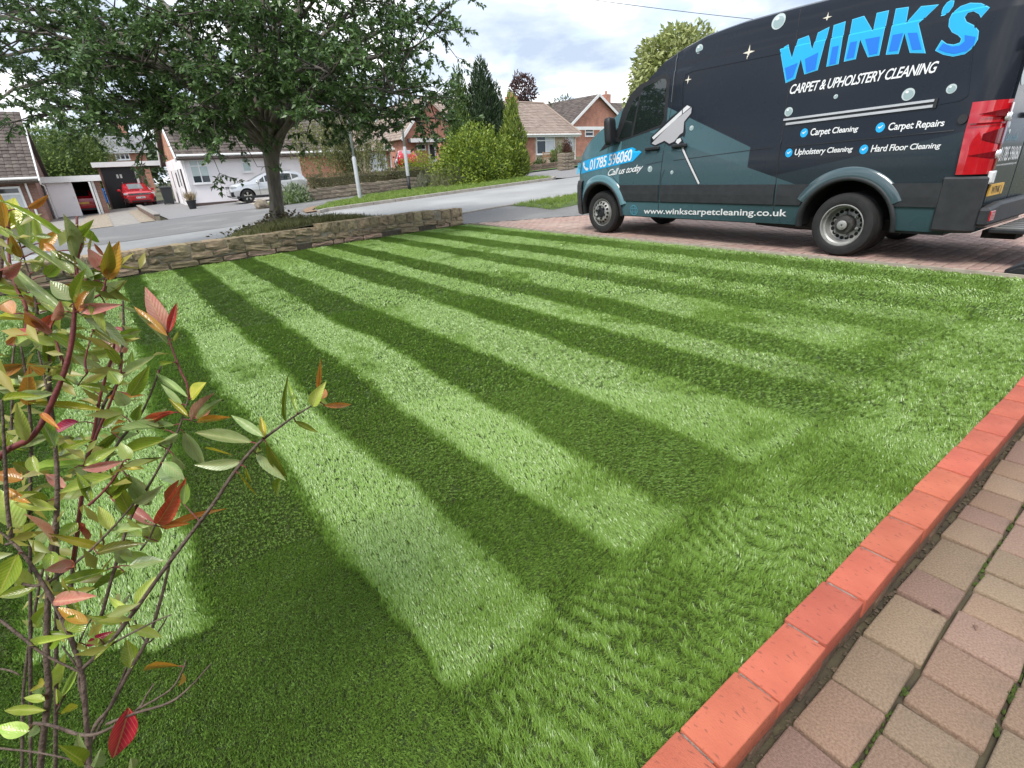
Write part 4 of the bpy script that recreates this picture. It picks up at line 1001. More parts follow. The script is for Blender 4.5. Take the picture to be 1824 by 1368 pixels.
def van_rear():
    # rear face at s = -1.25 ; local x = -3.25 ; width runs along local y
    X = -3.15
    def rear_pt(px, py, x=X):                        # photo pixel -> (y, z) on the plane of the rear doors
        d = ray(px, py); c = VO+VU*x; Mx = np.array([[d[0], -VN[0]], [d[1], -VN[1]]]); t, w = np.linalg.solve(Mx, c); return -w, CAMH+t*d[2]
    mp = lambda x: (lambda y, z: (x, y, z))
    def flat(pxs, name, mat, x=X-.012, th=.012):
        q = [rear_pt(*p, x) for p in pxs]; return MB().prism(q, 'x', x, x+th).build(name, mat, VAN)
    # tail lamp wraps the corner: side lens and rear lens
    lm = MB(); zl = np.linspace(.92, 1.58, 9); npth = 0
    for z in zl:
        f = (z-.92)/.66; i0 = 1.0-float(inset(z, -.9))
        pth = [(-2.90-.03*(1-f), i0+.002), (-2.90-.03*(1-f), i0+.014), (-2.98, i0+.016), (-3.06, i0+.008), (-3.12, i0-.025), (-3.178, i0-.09), (-3.182, .845), (-3.16, .835)]
        lm.v += [(x, y, z) for x, y in pth]; npth = len(pth)
    for a in range(len(zl)-1):
        for b in range(npth-1): lm.f.append((a*npth+b, a*npth+b+1, (a+1)*npth+b+1, (a+1)*npth+b)); lm.m.append(0)
    for a in (0, len(zl)-1): lm.f.append(tuple(a*npth+b for b in range(npth))); lm.m.append(0)
    lm.build('tail_lamp', M['red_lens'], VAN, autos=40)
    def lq(i0, i1, z0, z1, nm, mat, o=.004, taper=0.0):
        m = MB(); y9 = 1.0-float(inset(1.2, -.9)); p = [(-2.93, y9+.016), (-2.98, y9+.018), (-3.06, y9+.010), (-3.12, y9-.023), (-3.18, y9-.088), (-3.186, .845)]
        for k in range(i0, i1+1):
            f = (k-i0)/max(1, i1-i0); x, y = p[k]; zc = (z0+z1)/2; hh = (z1-z0)/2*(1-taper*(1-f)); m.v += [(x-o*.6, y+o, zc-hh), (x-o*.6, y+o, zc+hh)]
        m.f = [(2*k, 2*k+1, 2*k+3, 2*k+2) for k in range(i1-i0)]; m.m = [0]*len(m.f); m.build(nm, mat, VAN, smooth=True)
    lq(0, 5, 1.372, 1.388, 'lamp_band', M['dark_red_lens'])
    lq(1, 4, 1.43, 1.50, 'lamp_facet', M['dark_red_lens'], .004, 1.0); lq(1, 4, 1.06, 1.13, 'lamp_facet', M['dark_red_lens'], .004, 1.0); lq(2, 5, 1.17, 1.36, 'lamp_facet', M['dark_red_lens'], .004, .75)
    MB().prism([(.90, .95), (.845, .95), (.845, 1.55), (.90, 1.55)], 'x', X-.045, X-.036).build('lamp_band', M['dark_red_lens'], VAN)
    for z in (1.43, 1.10):
        MB().lathe([(.0, -.005), (.036, -.004), (.044, .002), (.046, .03)], 20, axis='x', c=(X-.050, .872, z)).build('clear_lens', M['clear_lens'], VAN, smooth=True)
    # doors, hinges, plate, lettering
    for y0, y1 in ((-.80, -.006), (.006, .80)):
        MB().box(X-.02, X+.02, y0, y1, .60, 2.72).build('rear_door', M['wrap'], VAN, bevel=.012)
        MB().box(X-.027, X-.02, y0+.13, y1-.13, 1.75, 2.45).build('rear_window', M['glass'], VAN, bevel=.003)
    for z in (2.08, .885):
        h = MB().box(X-.05, X-.02, .78, .93, z-.06, z+.06); h.box(X-.06, X-.045, .86, .93, z-.05, z+.05).build('hinge', M['white_plate'], VAN, bevel=.006)
    MB().box(X-.035, X-.021, .33, .79, .70, .81).build('number_plate', M['plate'], VAN)
    text_quad('W7NK J', [(.72,.722), (.40,.722), (.40,.79), (.72,.79)], 'plate_lettering', M['decal_black'], bold=.02, mapper=lambda y, z: (X-.0365, y, z))
    text_quad('01785 596060', [(.74,1.03), (.06,1.03), (.06,1.16), (.74,1.16)], 'lettering', M['white_decal'], bold=.016, mapper=lambda y, z: (X-.0222, y, z))
    text_quad('Call us today', [(.70,1.22), (.30,1.22), (.30,1.28), (.70,1.28)], 'lettering', M['globe'], bold=.01, shear=.3, mapper=lambda y, z: (X-.0222, y, z))
    text_quad('www.winkscarpetcleaning.co.uk', [(.75,.985), (.06,.985), (.06,1.005), (.75,1.005)], 'lettering', M['white_decal'], bold=.01, mapper=lambda y, z: (X-.0222, y, z))
    for y, z, q in ((.70, 1.78, .08), (.72, 1.36, .03), (.64, 1.30, .02), (.5, 1.7, .05)):
        MB().prism(ell(y, z, q, q, 18), 'x', X-.0235, X-.019).build('bubble', M['bubble'], VAN)
    MB().bar((X-.05, .10, 1.45), (X-.05, .34, 1.45), .03, .05).build('door_handle', M['black_plastic'], VAN, bevel=.008)
    # bumper with corner, reflector and step
    mb = MB(); prof = [(-.94, .36), (-.93, .60), (-.80, .635), (-.80, .66)]
    mb.prism([(X-.06, .985), (X+.02, 1.02), (X+.32, 1.025), (X+.32, .9), (X-.02, .9)], 'z', .36, .90)
    mb.build('bumper_corner', M['grey_plastic'], VAN, bevel=.02)
    MB().prism([(.98, .42), (-.98, .42), (-.98, .60), (-.6, .635), (.6, .635), (.98, .60)], 'x', X-.13, X-.03).build('rear_bumper', M['grey_plastic'], VAN, bevel=.025)
    MB().box(X-.14, X-.125, .80, .95, .47, .57).build('reflector', M['red_lens'], VAN, bevel=.006)
    st = thing('rear_step', '', '', (0, 0, 0)); del st['label']; del st['category']; st.parent = VAN
    MB().box(X-.62, X-.12, -.72, .80, .345, .385).build('step_frame', M['black_plastic'], st, bevel=.008)
    for k in range(9): MB().box(X-.60, X-.16, -.70+k*.175, -.66+k*.175, .387, .398).build('step_rib', M['alu'], st)
    MB().box(X-.30, X-.02, .25, .55, .26, .34).build('step_bracket', M['arch_dark'], st)
van_rear()

# folded metal loading ramp at the edge of the drive
def build_ramp():
    p = G(1812, 487)[:2]; t = thing('loading_ramp', 'silver metal loading ramp with black rubber edge lying behind the van', 'ramp', (*p, 0), VYAW)
    MB().box(-1.3, .02, -.75, .06, .012, .05).build('ramp_plate', nmat('ramp_metal', (.52,.52,.52), (.66,.66,.66), 20, .4, metal=.7), t, bevel=.006)
    MB().prism([(-1.3, .0), (.05, .0), (.05, .03), (-.02, .075), (-1.3, .075)], 'y', .062, .10).build('rubber_edge', M['black_plastic'], t, bevel=.008)
    MB().prism([(.09, .0), (.09, .035), (-.02, .10), (-.16, .16), (-.16, .052), (.02, .0)], 'y', -.75, .058).build('ramp_hinge', M['black_plastic'], t, bevel=.006)
    for k in range(6): MB().box(-1.2, -.22, -.70+k*.125, -.66+k*.125, .051, .062).build('ramp_rib', M['alu'], t)
build_ramp()
# ================================================================== buildings across the road
M['white_render'] = nmat('white_render', (.80,.76,.775), (.86,.825,.835), 1.2, .9, .15, 60, c3=(.66,.62,.62), s3=.7, t3=(.55,.9))
M['upvc'] = nmat('white_frame', (.80,.80,.80), rough=.35)
M['fascia'] = nmat('white_fascia', (.74,.74,.73), (.80,.80,.79), 3, .5)
M['pane'] = nmat('window_pane', (.03,.036,.04), rough=.04, spec=.8)
M['blind'] = nmat('pale_blind', (.42,.52,.50), (.52,.60,.58), 1.5, .25, coat=.6)
M['curtain'] = nmat('net_curtain', (.50,.53,.56), (.68,.70,.72), 9, .3, coat=.6, stretch=(6, 1, .4))
M['brick_orange'] = brickmat('orange_brick', (.48,.17,.085), (.56,.24,.13), (.42,.32,.25))
M['brick_red'] = brickmat('red_house_brick', (.42,.125,.075), (.53,.19,.11), (.40,.30,.24))
M['brick_dark'] = brickmat('dark_house_brick', (.21,.09,.06), (.30,.13,.09), (.25,.2,.17))
M['buff_stone'] = brickmat('buff_stone', (.45,.36,.25), (.56,.46,.35), (.45,.40,.33), .34, .12)
M['tile_dark'] = nmat('dark_roof_tile', (.052,.040,.036), (.10,.078,.068), 3, .9, .3, 30, island=(.14,.115,.10))
M['tile_brown'] = nmat('brown_roof_tile', (.22,.165,.135), (.29,.225,.185), 2, .9, .3, 30, island=(.34,.27,.225))
M['tile_grey'] = nmat('grey_roof_tile', (.15,.15,.16), (.22,.22,.23), 2, .9, .3, 30, island=(.27,.27,.275))
M['door_black'] = nmat('black_door', (.012,.012,.013), rough=.4)
M['lead'] = nmat('felt_roof', (.10,.10,.10), (.17,.165,.16), 4, .9)
class Bld:
    """a building in the street frame: local x along the street, y away from us, z up"""
    def __init__(s, name, label, cat, b, a, z, rot=0.0, group=None):
        s.b, s.a, s.z = b, a, z; s.t = thing(name, label, cat, (*ba(b, a), z), YAW+rot, group)
    def f(s, px, py, dy=0.0):                            # photo pixel -> local (x, z) on the facade plane y = dy
        b, z = FA(px, py, s.a+dy); return b-s.b, z-s.z
    def g(s, px, py, dx=0.0):                            # photo pixel -> local (y, z) on a side plane x = dx
        a, z = FB(px, py, s.b+dx); return a-s.a, z-s.z
    def part(s, mb, name, mat, **k): return mb.build(name, mat, s.t, **k)
    def box(s, name, mat, *c, **k): return MB().box(*c).build(name, mat, s.t, **k)
    def window(s, x0, x1, z0, z1, y=0.0, cols=2, top=None, pane='pane', panes=None, fw=.06, sill=True):
        fr = MB(); d0, d1 = y-.05, y+.04
        fr.box(x0, x1, d0, d1, z0, z0+fw); fr.box(x0, x1, d0, d1, z1-fw, z1); fr.box(x0, x0+fw, d0, d1, z0+fw, z1-fw); fr.box(x1-fw, x1, d0, d1, z0+fw, z1-fw)
        zt = None if top is None else z1-(z1-z0)*top
        for k in range(1, cols): xm = x0+(x1-x0)*k/cols; fr.box(xm-fw*.5, xm+fw*.5, d0+.002, d1-.002, z0+fw, z1-fw)
        if zt: fr.box(x0+fw, x1-fw, d0+.004, d1-.004, zt-fw*.5, zt+fw*.5)
        w = s.part(fr, 'window', M['upvc'])
        for k in range(cols):
            xa, xb = x0+(x1-x0)*k/cols+fw*.5, x0+(x1-x0)*(k+1)/cols-fw*.5
            for q, (za, zb_) in enumerate([(z0+fw*.5, (zt or z1)-fw*.4)]+([(zt+fw*.4, z1-fw*.5)] if zt else [])):
                pm = (panes or {}).get((k, q), pane)
                if pm == 'halfblind':
                    zm = za+(zb_-za)*.42
                    MB().box(xa, xb, y-.012, y+.01, za, zm).build('pane', M['pane'], w); MB().box(xa, xb, y-.012, y+.01, zm, zb_).build('pane', M['blind'], w)
                else: MB().box(xa, xb, y-.012, y+.01, za, zb_).build('pane', M[pm], w)
        if sill: MB().box(x0-.05, x1+.05, y-.12, y-.052, z0-.06, z0).build('sill', M['upvc'], w)
        return w
def tiled(parent, p00, p10, p01, p11, mat, tw=.30, th=.30, seed=0, thick=.035):
    """overlapping tiles between eave (p00,p10) and ridge (p01,p11); local coordinates of the building"""
    r = random.Random(seed); P = [Vector(p) for p in (p00, p10, p01, p11)]
    L0 = max((P[1]-P[0]).length, (P[3]-P[2]).length); Hh = (P[2]-P[0]).length; nr = max(2, round(Hh/th)); nc = max(2, round(L0/tw))
    nrm = (P[1]-P[0]).cross(P[2]-P[0]).normalized()
    if nrm.z < 0: nrm.negate()
    mb = MB()
    for i in range(nr):
        for j in range(nc):
            def q(u, v): return (P[0]*(1-u)+P[1]*u)*(1-v)+(P[2]*(1-u)+P[3]*u)*v
            u0, u1 = (j+.02)/nc, (j+.98)/nc; v0, v1 = i/nr-.15/nr, (i+1)/nr+.02/nr; l = thick*r.uniform(.8, 1.5); lm = l+.022
            um = (u0+u1)/2
            vs = [q(u0, v0)+nrm*l, q(um, v0)+nrm*lm, q(u1, v0)+nrm*l, q(u1, v1)+nrm*.006, q(um, v1)+nrm*.026, q(u0, v1)+nrm*.006, q(u0, v0), q(um, v0), q(u1, v0)]
            mb.add(vs, [(0,1,4,5), (1,2,3,4), (0,6,7,1), (1,7,8,2)])
    mb.build('roof_tiles', mat, parent, kind='stuff', fixn=False)
    s = MB(); s.add([p-nrm*.01 for p in P]+[p-nrm*.12 for p in P], [(0,1,3,2), (4,6,7,5), (0,4,5,1), (1,5,7,3), (3,7,6,2), (2,6,4,0)]); s.build('roof', mat, parent)

def house_white():
    a = 37.0; b0, _ = FA(340, 350, a); b1, _ = FA(536, 300, a); z0 = float(zba((b0+b1)/2, a))-.05
    H = Bld('white_bungalow', 'white rendered bungalow with dark tiled roof behind the silver car', 'bungalow', b0, a, z0)
    W = b1-b0; ze = H.f(420, 276)[1]; D = 9.0
    H.box('wall', M['white_render'], 0, W, 0, D, -.6, ze)
    yr, zr = 4.5, ze+3.3
    H.part(MB().prism([(0, ze), (D, ze), (yr, zr)], 'x', .02, .25), 'gable_wall', M['brick_orange'])
    H.part(MB().prism([(0, ze), (D, ze), (yr, zr)], 'x', W-.25, W-.02), 'gable_wall', M['brick_orange'])
    sl = (zr-ze)/yr; ov = .45
    tiled(H.t, (-.25, -ov, ze-ov*sl+.2), (W+3.4, -ov, ze-ov*sl+.2), (-.25, yr, zr+.2), (W+3.4, yr, zr+.2), M['tile_dark'], seed=1)
    tiled(H.t, (-.25, D+ov, ze-ov*sl+.2), (W+3.4, D+ov, ze-ov*sl+.2), (-.25, yr, zr+.2), (W+3.4, yr, zr+.2), M['tile_dark'], .5, .5, seed=2)
    H.part(MB().bar((-.30, -ov-.05, ze-ov*sl+.13), (-.30, yr, zr+.13), .06, .26), 'bargeboard', M['fascia'])
    H.part(MB().bar((-.30, D+ov, ze-ov*sl+.13), (-.30, yr+.03, zr+.13), .06, .26), 'bargeboard', M['fascia'])
    H.box('fascia', M['fascia'], -.2, W+3.4, -.36, -.30, ze-.12, ze+.10)
    H.part(MB().tube([(-.2, -.46, ze+.02), (W+3.4, -.46, ze+.02)], .06), 'gutter', M['fascia'])
    H.part(MB().tube([(.08, -.42, ze), (.08, -.10, ze-.25), (.08, -.08, -.5)], .045), 'downpipe', M['fascia'])
    H.box('brick_panel', M['brick_orange'], W-.01, W+3.3, .02, D, -.6, ze)
    x0, z1 = H.f(336, 284); x1, zz = H.f(374, 330); x0 = H.f(338, 300)[0]
    H.window(H.f(336, 300)[0]+.05, H.f(371, 300)[0], H.f(355, 327)[1], H.f(350, 284)[1], 0, 2, .27, panes={(0,0): 'halfblind', (1,0): 'halfblind', (0,1): 'blind', (1,1): 'blind'})
    H.window(H.f(432, 300)[0], H.f(448, 300)[0], H.f(440, 306)[1], H.f(438, 280)[1], 0, 1, .35, pane='blind')
    H.box('plinth', nmat('dark_plinth', (.10,.07,.065), rough=.9), .005, W-.01, -.03, -.001, -.6, .08)
    # side wall with door and windows under the flat roof
    for y0, y1, za, zb_ in ((2.3, 2.75, 1.0, 2.05), (6.1, 6.5, .9, 2.05)):
        w = H.part(MB().box(-.04, -.005, y0, y1, za, zb_), 'side_window', M['upvc']); MB().box(-.05, -.041, y0+.06, y1-.06, za+.06, zb_-.06).build('pane', M['pane'], w)
    d = H.part(MB().box(-.05, -.005, 3.4, 4.3, -.3, 2.0), 'side_door', M['upvc']); MB().box(-.06, -.051, 3.55, 4.15, 1.0, 1.85).build('pane', M['pane'], d)
    H.box('dark_doorway', M['door_black'], -.03, -.004, 1.0, 1.55, -.2, 2.0)
    return H
HW = house_white()
def carport():
    a = 47.5; b0, _ = FA(181, 320, a); b1, _ = FA(262, 320, a); z0 = float(zba(2, a))-.1
    H = Bld('flat_roofed_garage', 'flat roofed garage with black door behind the red car', 'garage', b0, a, z0)
    W = b1-b0; zt = H.f(230, 296)[1]; zr = H.f(230, 289)[1]
    H.box('wall', M['brick_dark'], 0, W, .1, 6, -.5, zt)
    xa, xb = H.f(185, 320)[0], H.f(243, 320)[0]
    d = H.box('garage_door', M['door_black'], xa, xb, .04, .099, -.5, zt-.05)
    for k in range(1, 8): MB().box(xa+.02, xb-.02, .028, .038, -.3+k*.33, -.29+k*.33).build('door_rib', M['door_black'], d)
    MB().box((xa+xb)/2-.16, (xa+xb)/2-.04, .015, .039, zt-.75, zt-.5).build('house_number', M['alu'], d); MB().box((xa+xb)/2+.04, (xa+xb)/2+.16, .015, .039, zt-.75, zt-.5).build('house_number', M['alu'], d)
    H.box('door_post', M['upvc'], xb+.02, xb+.16, .0, .098, -.5, zt)
    H.box('roof', M['lead'], -.3, W+4.6, -.35, 6.2, zt+.02, zr-.03)
    H.box('fascia', M['fascia'], -.3, W+4.6, -.42, -.352, zt-.02, zr+.04)
    return H
carport()
def garage_open():
    a = 42.0; b0, _ = FA(84, 350, a); b1, _ = FA(186, 350, a); z0 = float(zba(-.7, a))-.02
    H = Bld('open_garage', 'white fronted flat roofed garage with one door leaf open', 'garage', b0, a, z0)
    W = b1-b0; zt = H.f(140, 323)[1]; zr = H.f(140, 314)[1]
    H.box('side_wall', M['white_render'], 0, .15, 0, 6, -.4, zt); H.box('side_wall', M['brick_dark'], W-.28, W, -.02, 6, -.4, zt); H.box('back_wall', M['brick_dark'], .15, W-.28, 5.8, 6, -.4, zt)
    H.box('roof', M['lead'], -.3, W+.1, -.2, 6.2, zt+.002, zr); H.box('fascia', M['fascia'], -.45, W+.12, -.28, -.202, zt-.02, zr+.03)
    xm = H.f(136, 350)[0]
    H.box('door_leaf', M['white_render'], .151, xm, -.06, .0, -.02, zt-.01)
    MB().box(xm-.14, xm-.10, -.10, -.062, .95, 1.08).build('handle', M['alu'], H.t.children[-1])
    H.box('door_post', M['fascia'], W-.42, W-.29, -.06, .06, -.3, zt); 
    MB().box(W-.55, W-.45, -.5, -.44, -.1, zt-.05).build('door_edge', M['fascia'], H.t)
    H.part(MB().tube([(-.2, -.28, zt+.05), (.05, -.16, zt-.15), (.07, -.10, zt-.5), (.07, -.1, -.2)], .035), 'downpipe', M['fascia'])
    H.box('side_fence', M['white_render'], -.9, -.01, .3, .36, -.2, zt-.1)
    return H
GO = garage_open()
def house_left():
    a = 39.0; b1, _ = FA(70, 345, a); z0 = float(zba(b1-2, a))-.05
    H = Bld('brick_bungalow', 'brick bungalow with dark tiled roof and wide white window beside the open garage', 'bungalow', b1, a, z0)
    ze = H.f(30, 319)[1]; D = 9; yr, zr = 4.5, ze+3.4; sl = (zr-ze)/yr
    H.box('wall', M['brick_dark'], -9, 0, 0, D, -.5, ze)
    H.part(MB().prism([(0, ze), (D, ze), (yr, zr)], 'x', -.3, -.02), 'gable_wall', M['brick_dark'])
    tiled(H.t, (-9.3, -.45, ze-.45*sl+.2), (.2, -.45, ze-.45*sl+.2), (-9.3, yr, zr+.2), (.2, yr, zr+.2), M['tile_dark'], seed=3)
    tiled(H.t, (-9.3, D+.45, ze-.45*sl+.2), (.2, D+.45, ze-.45*sl+.2), (-9.3, yr, zr+.2), (.2, yr, zr+.2), M['tile_dark'], .5, .5, seed=4)
    H.part(MB().bar((.24, -.5, ze-.45*sl+.12), (.24, yr, zr+.12), .06, .26), 'bargeboard', M['fascia'])
    H.box('fascia', M['fascia'], -9.2, .2, -.38, -.31, ze-.12, ze+.08); H.part(MB().tube([(-9.2, -.47, ze), (.2, -.47, ze)], .06), 'gutter', M['fascia'])
    H.part(MB().tube([(H.f(52, 345)[0], -.42, ze), (H.f(52, 345)[0], -.08, ze-.25), (H.f(52, 345)[0], -.08, -.3)], .05), 'downpipe', M['fascia'])
    H.window(-4.2, H.f(42, 350)[0], .55, ze-.35, 0, 2, .25, panes={(0,0): 'curtain', (1,0): 'curtain'}, fw=.1)
    return H
house_left()
def house_far():
    a = 80.0; b0, _ = FA(168, 285, a); b1, _ = FA(262, 285, a); z0 = -.3
    H = Bld('distant_brick_house', 'red brick house with plain grey roof seen between the flat roofed garages', 'house', b0, a, z0)
    ze = H.f(215, 269)[1]; zr = H.f(215, 238)[1]; W = b1-b0
    H.box('wall', M['brick_red'], 0, W, 0, 8, -.5, ze)
    tiled(H.t, (-.4, -.4, ze-.1), (W+.4, -.4, ze-.1), (-.4, 4, zr), (W+.4, 4, zr), M['tile_grey'], .5, .4, seed=5)
    H.part(MB().prism([(0, ze), (8, ze), (4, zr-.2)], 'x', 0, .3), 'gable_wall', M['brick_red'])
    H.box('fascia', M['fascia'], -.3, W+.3, -.42, -.36, ze-.25, ze)
    H.window(H.f(205, 278)[0], H.f(231, 278)[0], H.f(218, 285)[1], H.f(218, 272)[1], 0, 3, None, fw=.12)
    H.box('chimney', M['brick_red'], W*.62, W*.62+1, 3.7, 4.5, zr-.5, zr+1.6)
    return H
house_far()
def house_birch():
    a = 46.5; b0, _ = FA(549, 300, a); b1, _ = FA(699, 300, a); z0 = float(zba(18, a))-.1
    H = Bld('stone_fronted_bungalow', 'bungalow with buff stone front and white windows behind the birch', 'bungalow', b0, a, z0)
    W = b1-b0; ze = H.f(620, 268)[1]; D = 8; yr, zr = 4, ze+2.8; sl = (zr-ze)/yr; base = -1.5
    xs = H.f(632, 290)[0]
    H.box('wall', M['buff_stone'], H.f(570, 290)[0], W-.4, 0, D, base, ze); H.box('brick_panel', M['brick_orange'], 0, H.f(570, 290)[0]-.002, .02, D, base, ze); H.box('brick_panel', M['brick_red'], W-.398, W, .02, D, base, ze)
    tiled(H.t, (-.4, -.45, ze-.45*sl+.2), (W+.3, -.45, ze-.45*sl+.2), (-.4, yr, zr+.2), (W+.3, yr, zr+.2), M['tile_brown'], .4, .4, seed=6)
    H.box('fascia', M['fascia'], -.3, W+.3, -.38, -.31, ze-.12, ze+.1)
    H.window(H.f(570, 290)[0], H.f(632, 290)[0], H.f(600, 313)[1], H.f(600, 275)[1], 0, 4, .25, panes={(0,0): 'curtain', (1,0): 'pane', (2,0): 'curtain', (3,0): 'curtain'}, fw=.11)
    H.window(H.f(659, 290)[0], H.f(689, 290)[0], H.f(672, 309)[1], H.f(672, 271)[1], 0, 2, None, pane='curtain', fw=.12)
    H.part(MB().tube([(W-.1, -.1, ze), (W-.1, -.1, base)], .07), 'downpipe', M['fascia'])
    return H
house_birch()
def house_gable(name, label, a, px_l, px_r, py_e, apex, z0, mat, tile, extra):
    b0, _ = FA(px_l, 260, a); b1, _ = FA(px_r, 260, a)
    H = Bld(name, label, 'house', b0, a, z0); W = b1-b0; ze = H.f((px_l+px_r)/2, py_e)[1]; xa, zr = H.f(*apex); D = 11
    H.box('wall', mat, 0, W, 0, D, -1.5, ze)
    H.part(MB().prism([(0, ze), (W, ze), (xa, zr)], 'y', .0, D), 'gable_wall', mat)
    for x, e in ((0, -1), (W, 1)):
        d = (zr-ze)/abs(x-xa); xo = x+e*.5; zo = ze-.5*d
        tiled(H.t, (xo, -.35, zo+.12), (xo, D, zo+.12), (xa, -.35, zr+.12), (xa, D, zr+.12), tile, .4, .4, seed=7)
        H.part(MB().bar((xo, -.40, zo+.05), (xa, -.40, zr+.05), .07, .30), 'bargeboard', M['fascia'])
    extra(H, W, ze, xa, zr); return H
def ex_f(H, W, ze, xa, zr):
    xl, xr = H.f(726, 252)[0], H.f(786, 248)[0]; zt, zb_ = H.f(755, 247)[1], H.f(755, 254)[1]
    H.box('porch_fascia', M['fascia'], xl, xr, -.9, -.8, zb_, zt); H.box('porch_roof', M['lead'], xl, xr, -.798, -.002, zb_+.04, zt)
    H.window(H.f(742, 260)[0], H.f(758, 260)[0], H.f(750, 267)[1], H.f(750, 256)[1], 0, 1, None, fw=.1)
    d = H.box('front_door', M['upvc'], H.f(763, 270)[0], H.f(776, 270)[0], -.06, -.002, H.f(770, 291)[1], H.f(770, 254)[1]); x0, x1 = H.f(765.5, 270)[0], H.f(773.5, 270)[0]
    MB().box(x0, x1, -.08, -.062, H.f(770, 285)[1], H.f(770, 258)[1]).build('pane', M['pane'], d)
house_gable('gabled_brick_house', 'red brick house with steep gable and white porch behind the tall bushes', 56.0, 721, 815, 240, (762, 172), float(zba(29, 56))-.2, M['brick_red'], M['tile_brown'], ex_f)
def ex_h(H, W, ze, xa, zr):
    H.box('fascia', M['fascia'], -.2, W+.3, -.5, -.42, H.f(1045, 232)[1], H.f(1045, 226)[1])
    H.window(H.f(1042, 236)[0], H.f(1057, 236)[0], H.f(1050, 243)[1], H.f(1050, 229)[1], 0, 1, .45, fw=.1)
    d = H.box('front_door', M['upvc'], H.f(1068, 240)[0], H.f(1078, 240)[0], -.06, -.002, -1, H.f(1072, 228)[1])
    MB().box(H.f(1070, 240)[0], H.f(1076, 240)[0], -.08, -.062, .3, H.f(1072, 231)[1]).build('pane', M['pane'], d)
    H.box('side_block', M['brick_red'], W, W+14, 1.5, 9, -1.5, ze)
    tiled(H.t, (xa, 1.0, ze-.1), (W+14, 1.0, ze-.1), (xa, 6, zr+.05), (W+14, 6, zr+.05), M['tile_dark'], .45, .42, seed=8)
    cx = H.f(1086, 165, 5)[0]; H.part(MB().box(cx-.45, cx+.45, 5.2, 6.2, zr-1, zr+1.0), 'chimney', M['brick_red']); H.part(MB().tube([(cx, 5.7, zr+1.0), (cx, 5.7, zr+1.45)], .16), 'chimney_pot', M['brick_orange'])
house_gable('chimneyed_brick_house', 'red brick gabled house with chimney just in front of the van bonnet', 52.0, 1016, 1112, 222, (1064, 170), float(zba(45, 52))-.3, M['brick_red'], M['tile_dark'], ex_h)
def house_hip():
    a = 40.0; b0, _ = FA(880, 290, a); b1, _ = FA(1024, 290, a); z0 = float(zba(31, a))
    H = Bld('brown_roofed_bungalow', 'brick bungalow with brown hipped roof and chimney right of the dark conifer', 'bungalow', b0, a, z0)
    W = b1-b0; ze = H.f(980, 241)[1]; xs, xe = H.f(953, 270)[0], H.f(1003, 270)[0]; D = 10
    H.box('wall', M['brick_red'], 0, xs, 0, D, -.8, ze); H.box('stone_panel', M['buff_stone'], xs+.001, W, .015, D, -.8, ze)
    yr = 5.0; xr0 = H.f(905, 184, yr)[0]-3; xr1, zr = H.f(968, 185, yr)
    sl = (zr-ze)/yr
    tiled(H.t, (-3, -.5, ze+.05), (W+.35, -.5, ze+.05), (-3, yr, zr), (xr1, yr, zr), M['tile_brown'], .36, .34, seed=9)
    tiled(H.t, (W+.35, -.5, ze+.05), (W+.35, D+.5, ze+.05), (xr1, yr, zr), (xr1+.02, yr, zr), M['tile_brown'], .4, .34, seed=10)
    H.part(MB().tube([(W+.36, -.51, ze+.12), (xr1, yr, zr+.06)], .10, 6), 'hip_ridge', M['tile_brown']); H.part(MB().tube([(-3, yr, zr+.05), (xr1, yr, zr+.05)], .12, 6), 'ridge', M['tile_brown'])
    H.box('fascia', M['fascia'], -3, W+.3, -.45, -.39, ze-.16, ze+.05); H.part(MB().tube([(-3, -.53, ze+.02), (W+.35, -.53, ze+.02)], .07), 'gutter', M['fascia'])
    H.part(MB().tube([(W+.1, -.5, ze), (W-.08, -.1, ze-.35), (W-.08, -.1, -.5)], .05), 'downpipe', M['fascia'])
    H.window(H.f(955, 260)[0], H.f(988, 260)[0], H.f(970, 275)[1], H.f(970, 242)[1], 0, 2, .25, panes={(1,0): 'curtain', (0,1): 'pane', (1,1): 'curtain'}, fw=.09)
    H.window(H.f(1006, 260)[0], H.f(1021, 260)[0], H.f(1013, 269)[1], H.f(1013, 242)[1], 0, 1, .28, pane='curtain', fw=.09)
    cx, cz = H.f(911, 180, yr); H.part(MB().box(cx-.42, cx+.42, yr-.4, yr+.5, zr-.8, zr+.55), 'chimney', M['brick_red']); H.part(MB().tube([(cx, yr, zr+.55), (cx, yr, zr+.9)], .15), 'chimney_pot', M['brick_orange'])
    return H
house_hip()
def roof_far():
    a = 95.0; b0, _ = FA(1000, 205, a); z0 = 3.0
    H = Bld('far_house', 'distant house showing only a dark roof between two brick houses', 'house', b0, a, z0)
    ze, zr = H.f(1015, 212)[1], H.f(1015, 199)[1]; W = 9
    H.box('wall', M['brick_red'], 0, W, 0, 7, -4, ze); tiled(H.t, (-.4, -.4, ze), (W+.4, -.4, ze), (-.4, 3.5, zr), (W+.4, 3.5, zr), M['tile_dark'], .6, .5, seed=11)
    tiled(H.t, (-.4, 7.4, ze), (W+.4, 7.4, ze), (-.4, 3.5, zr), (W+.4, 3.5, zr), M['tile_dark'], .6, .5, seed=12)
    H.part(MB().prism([(0, ze), (7, ze), (3.5, zr)], 'x', -.02, .2), 'gable_wall', M['brick_dark'])
roof_far()

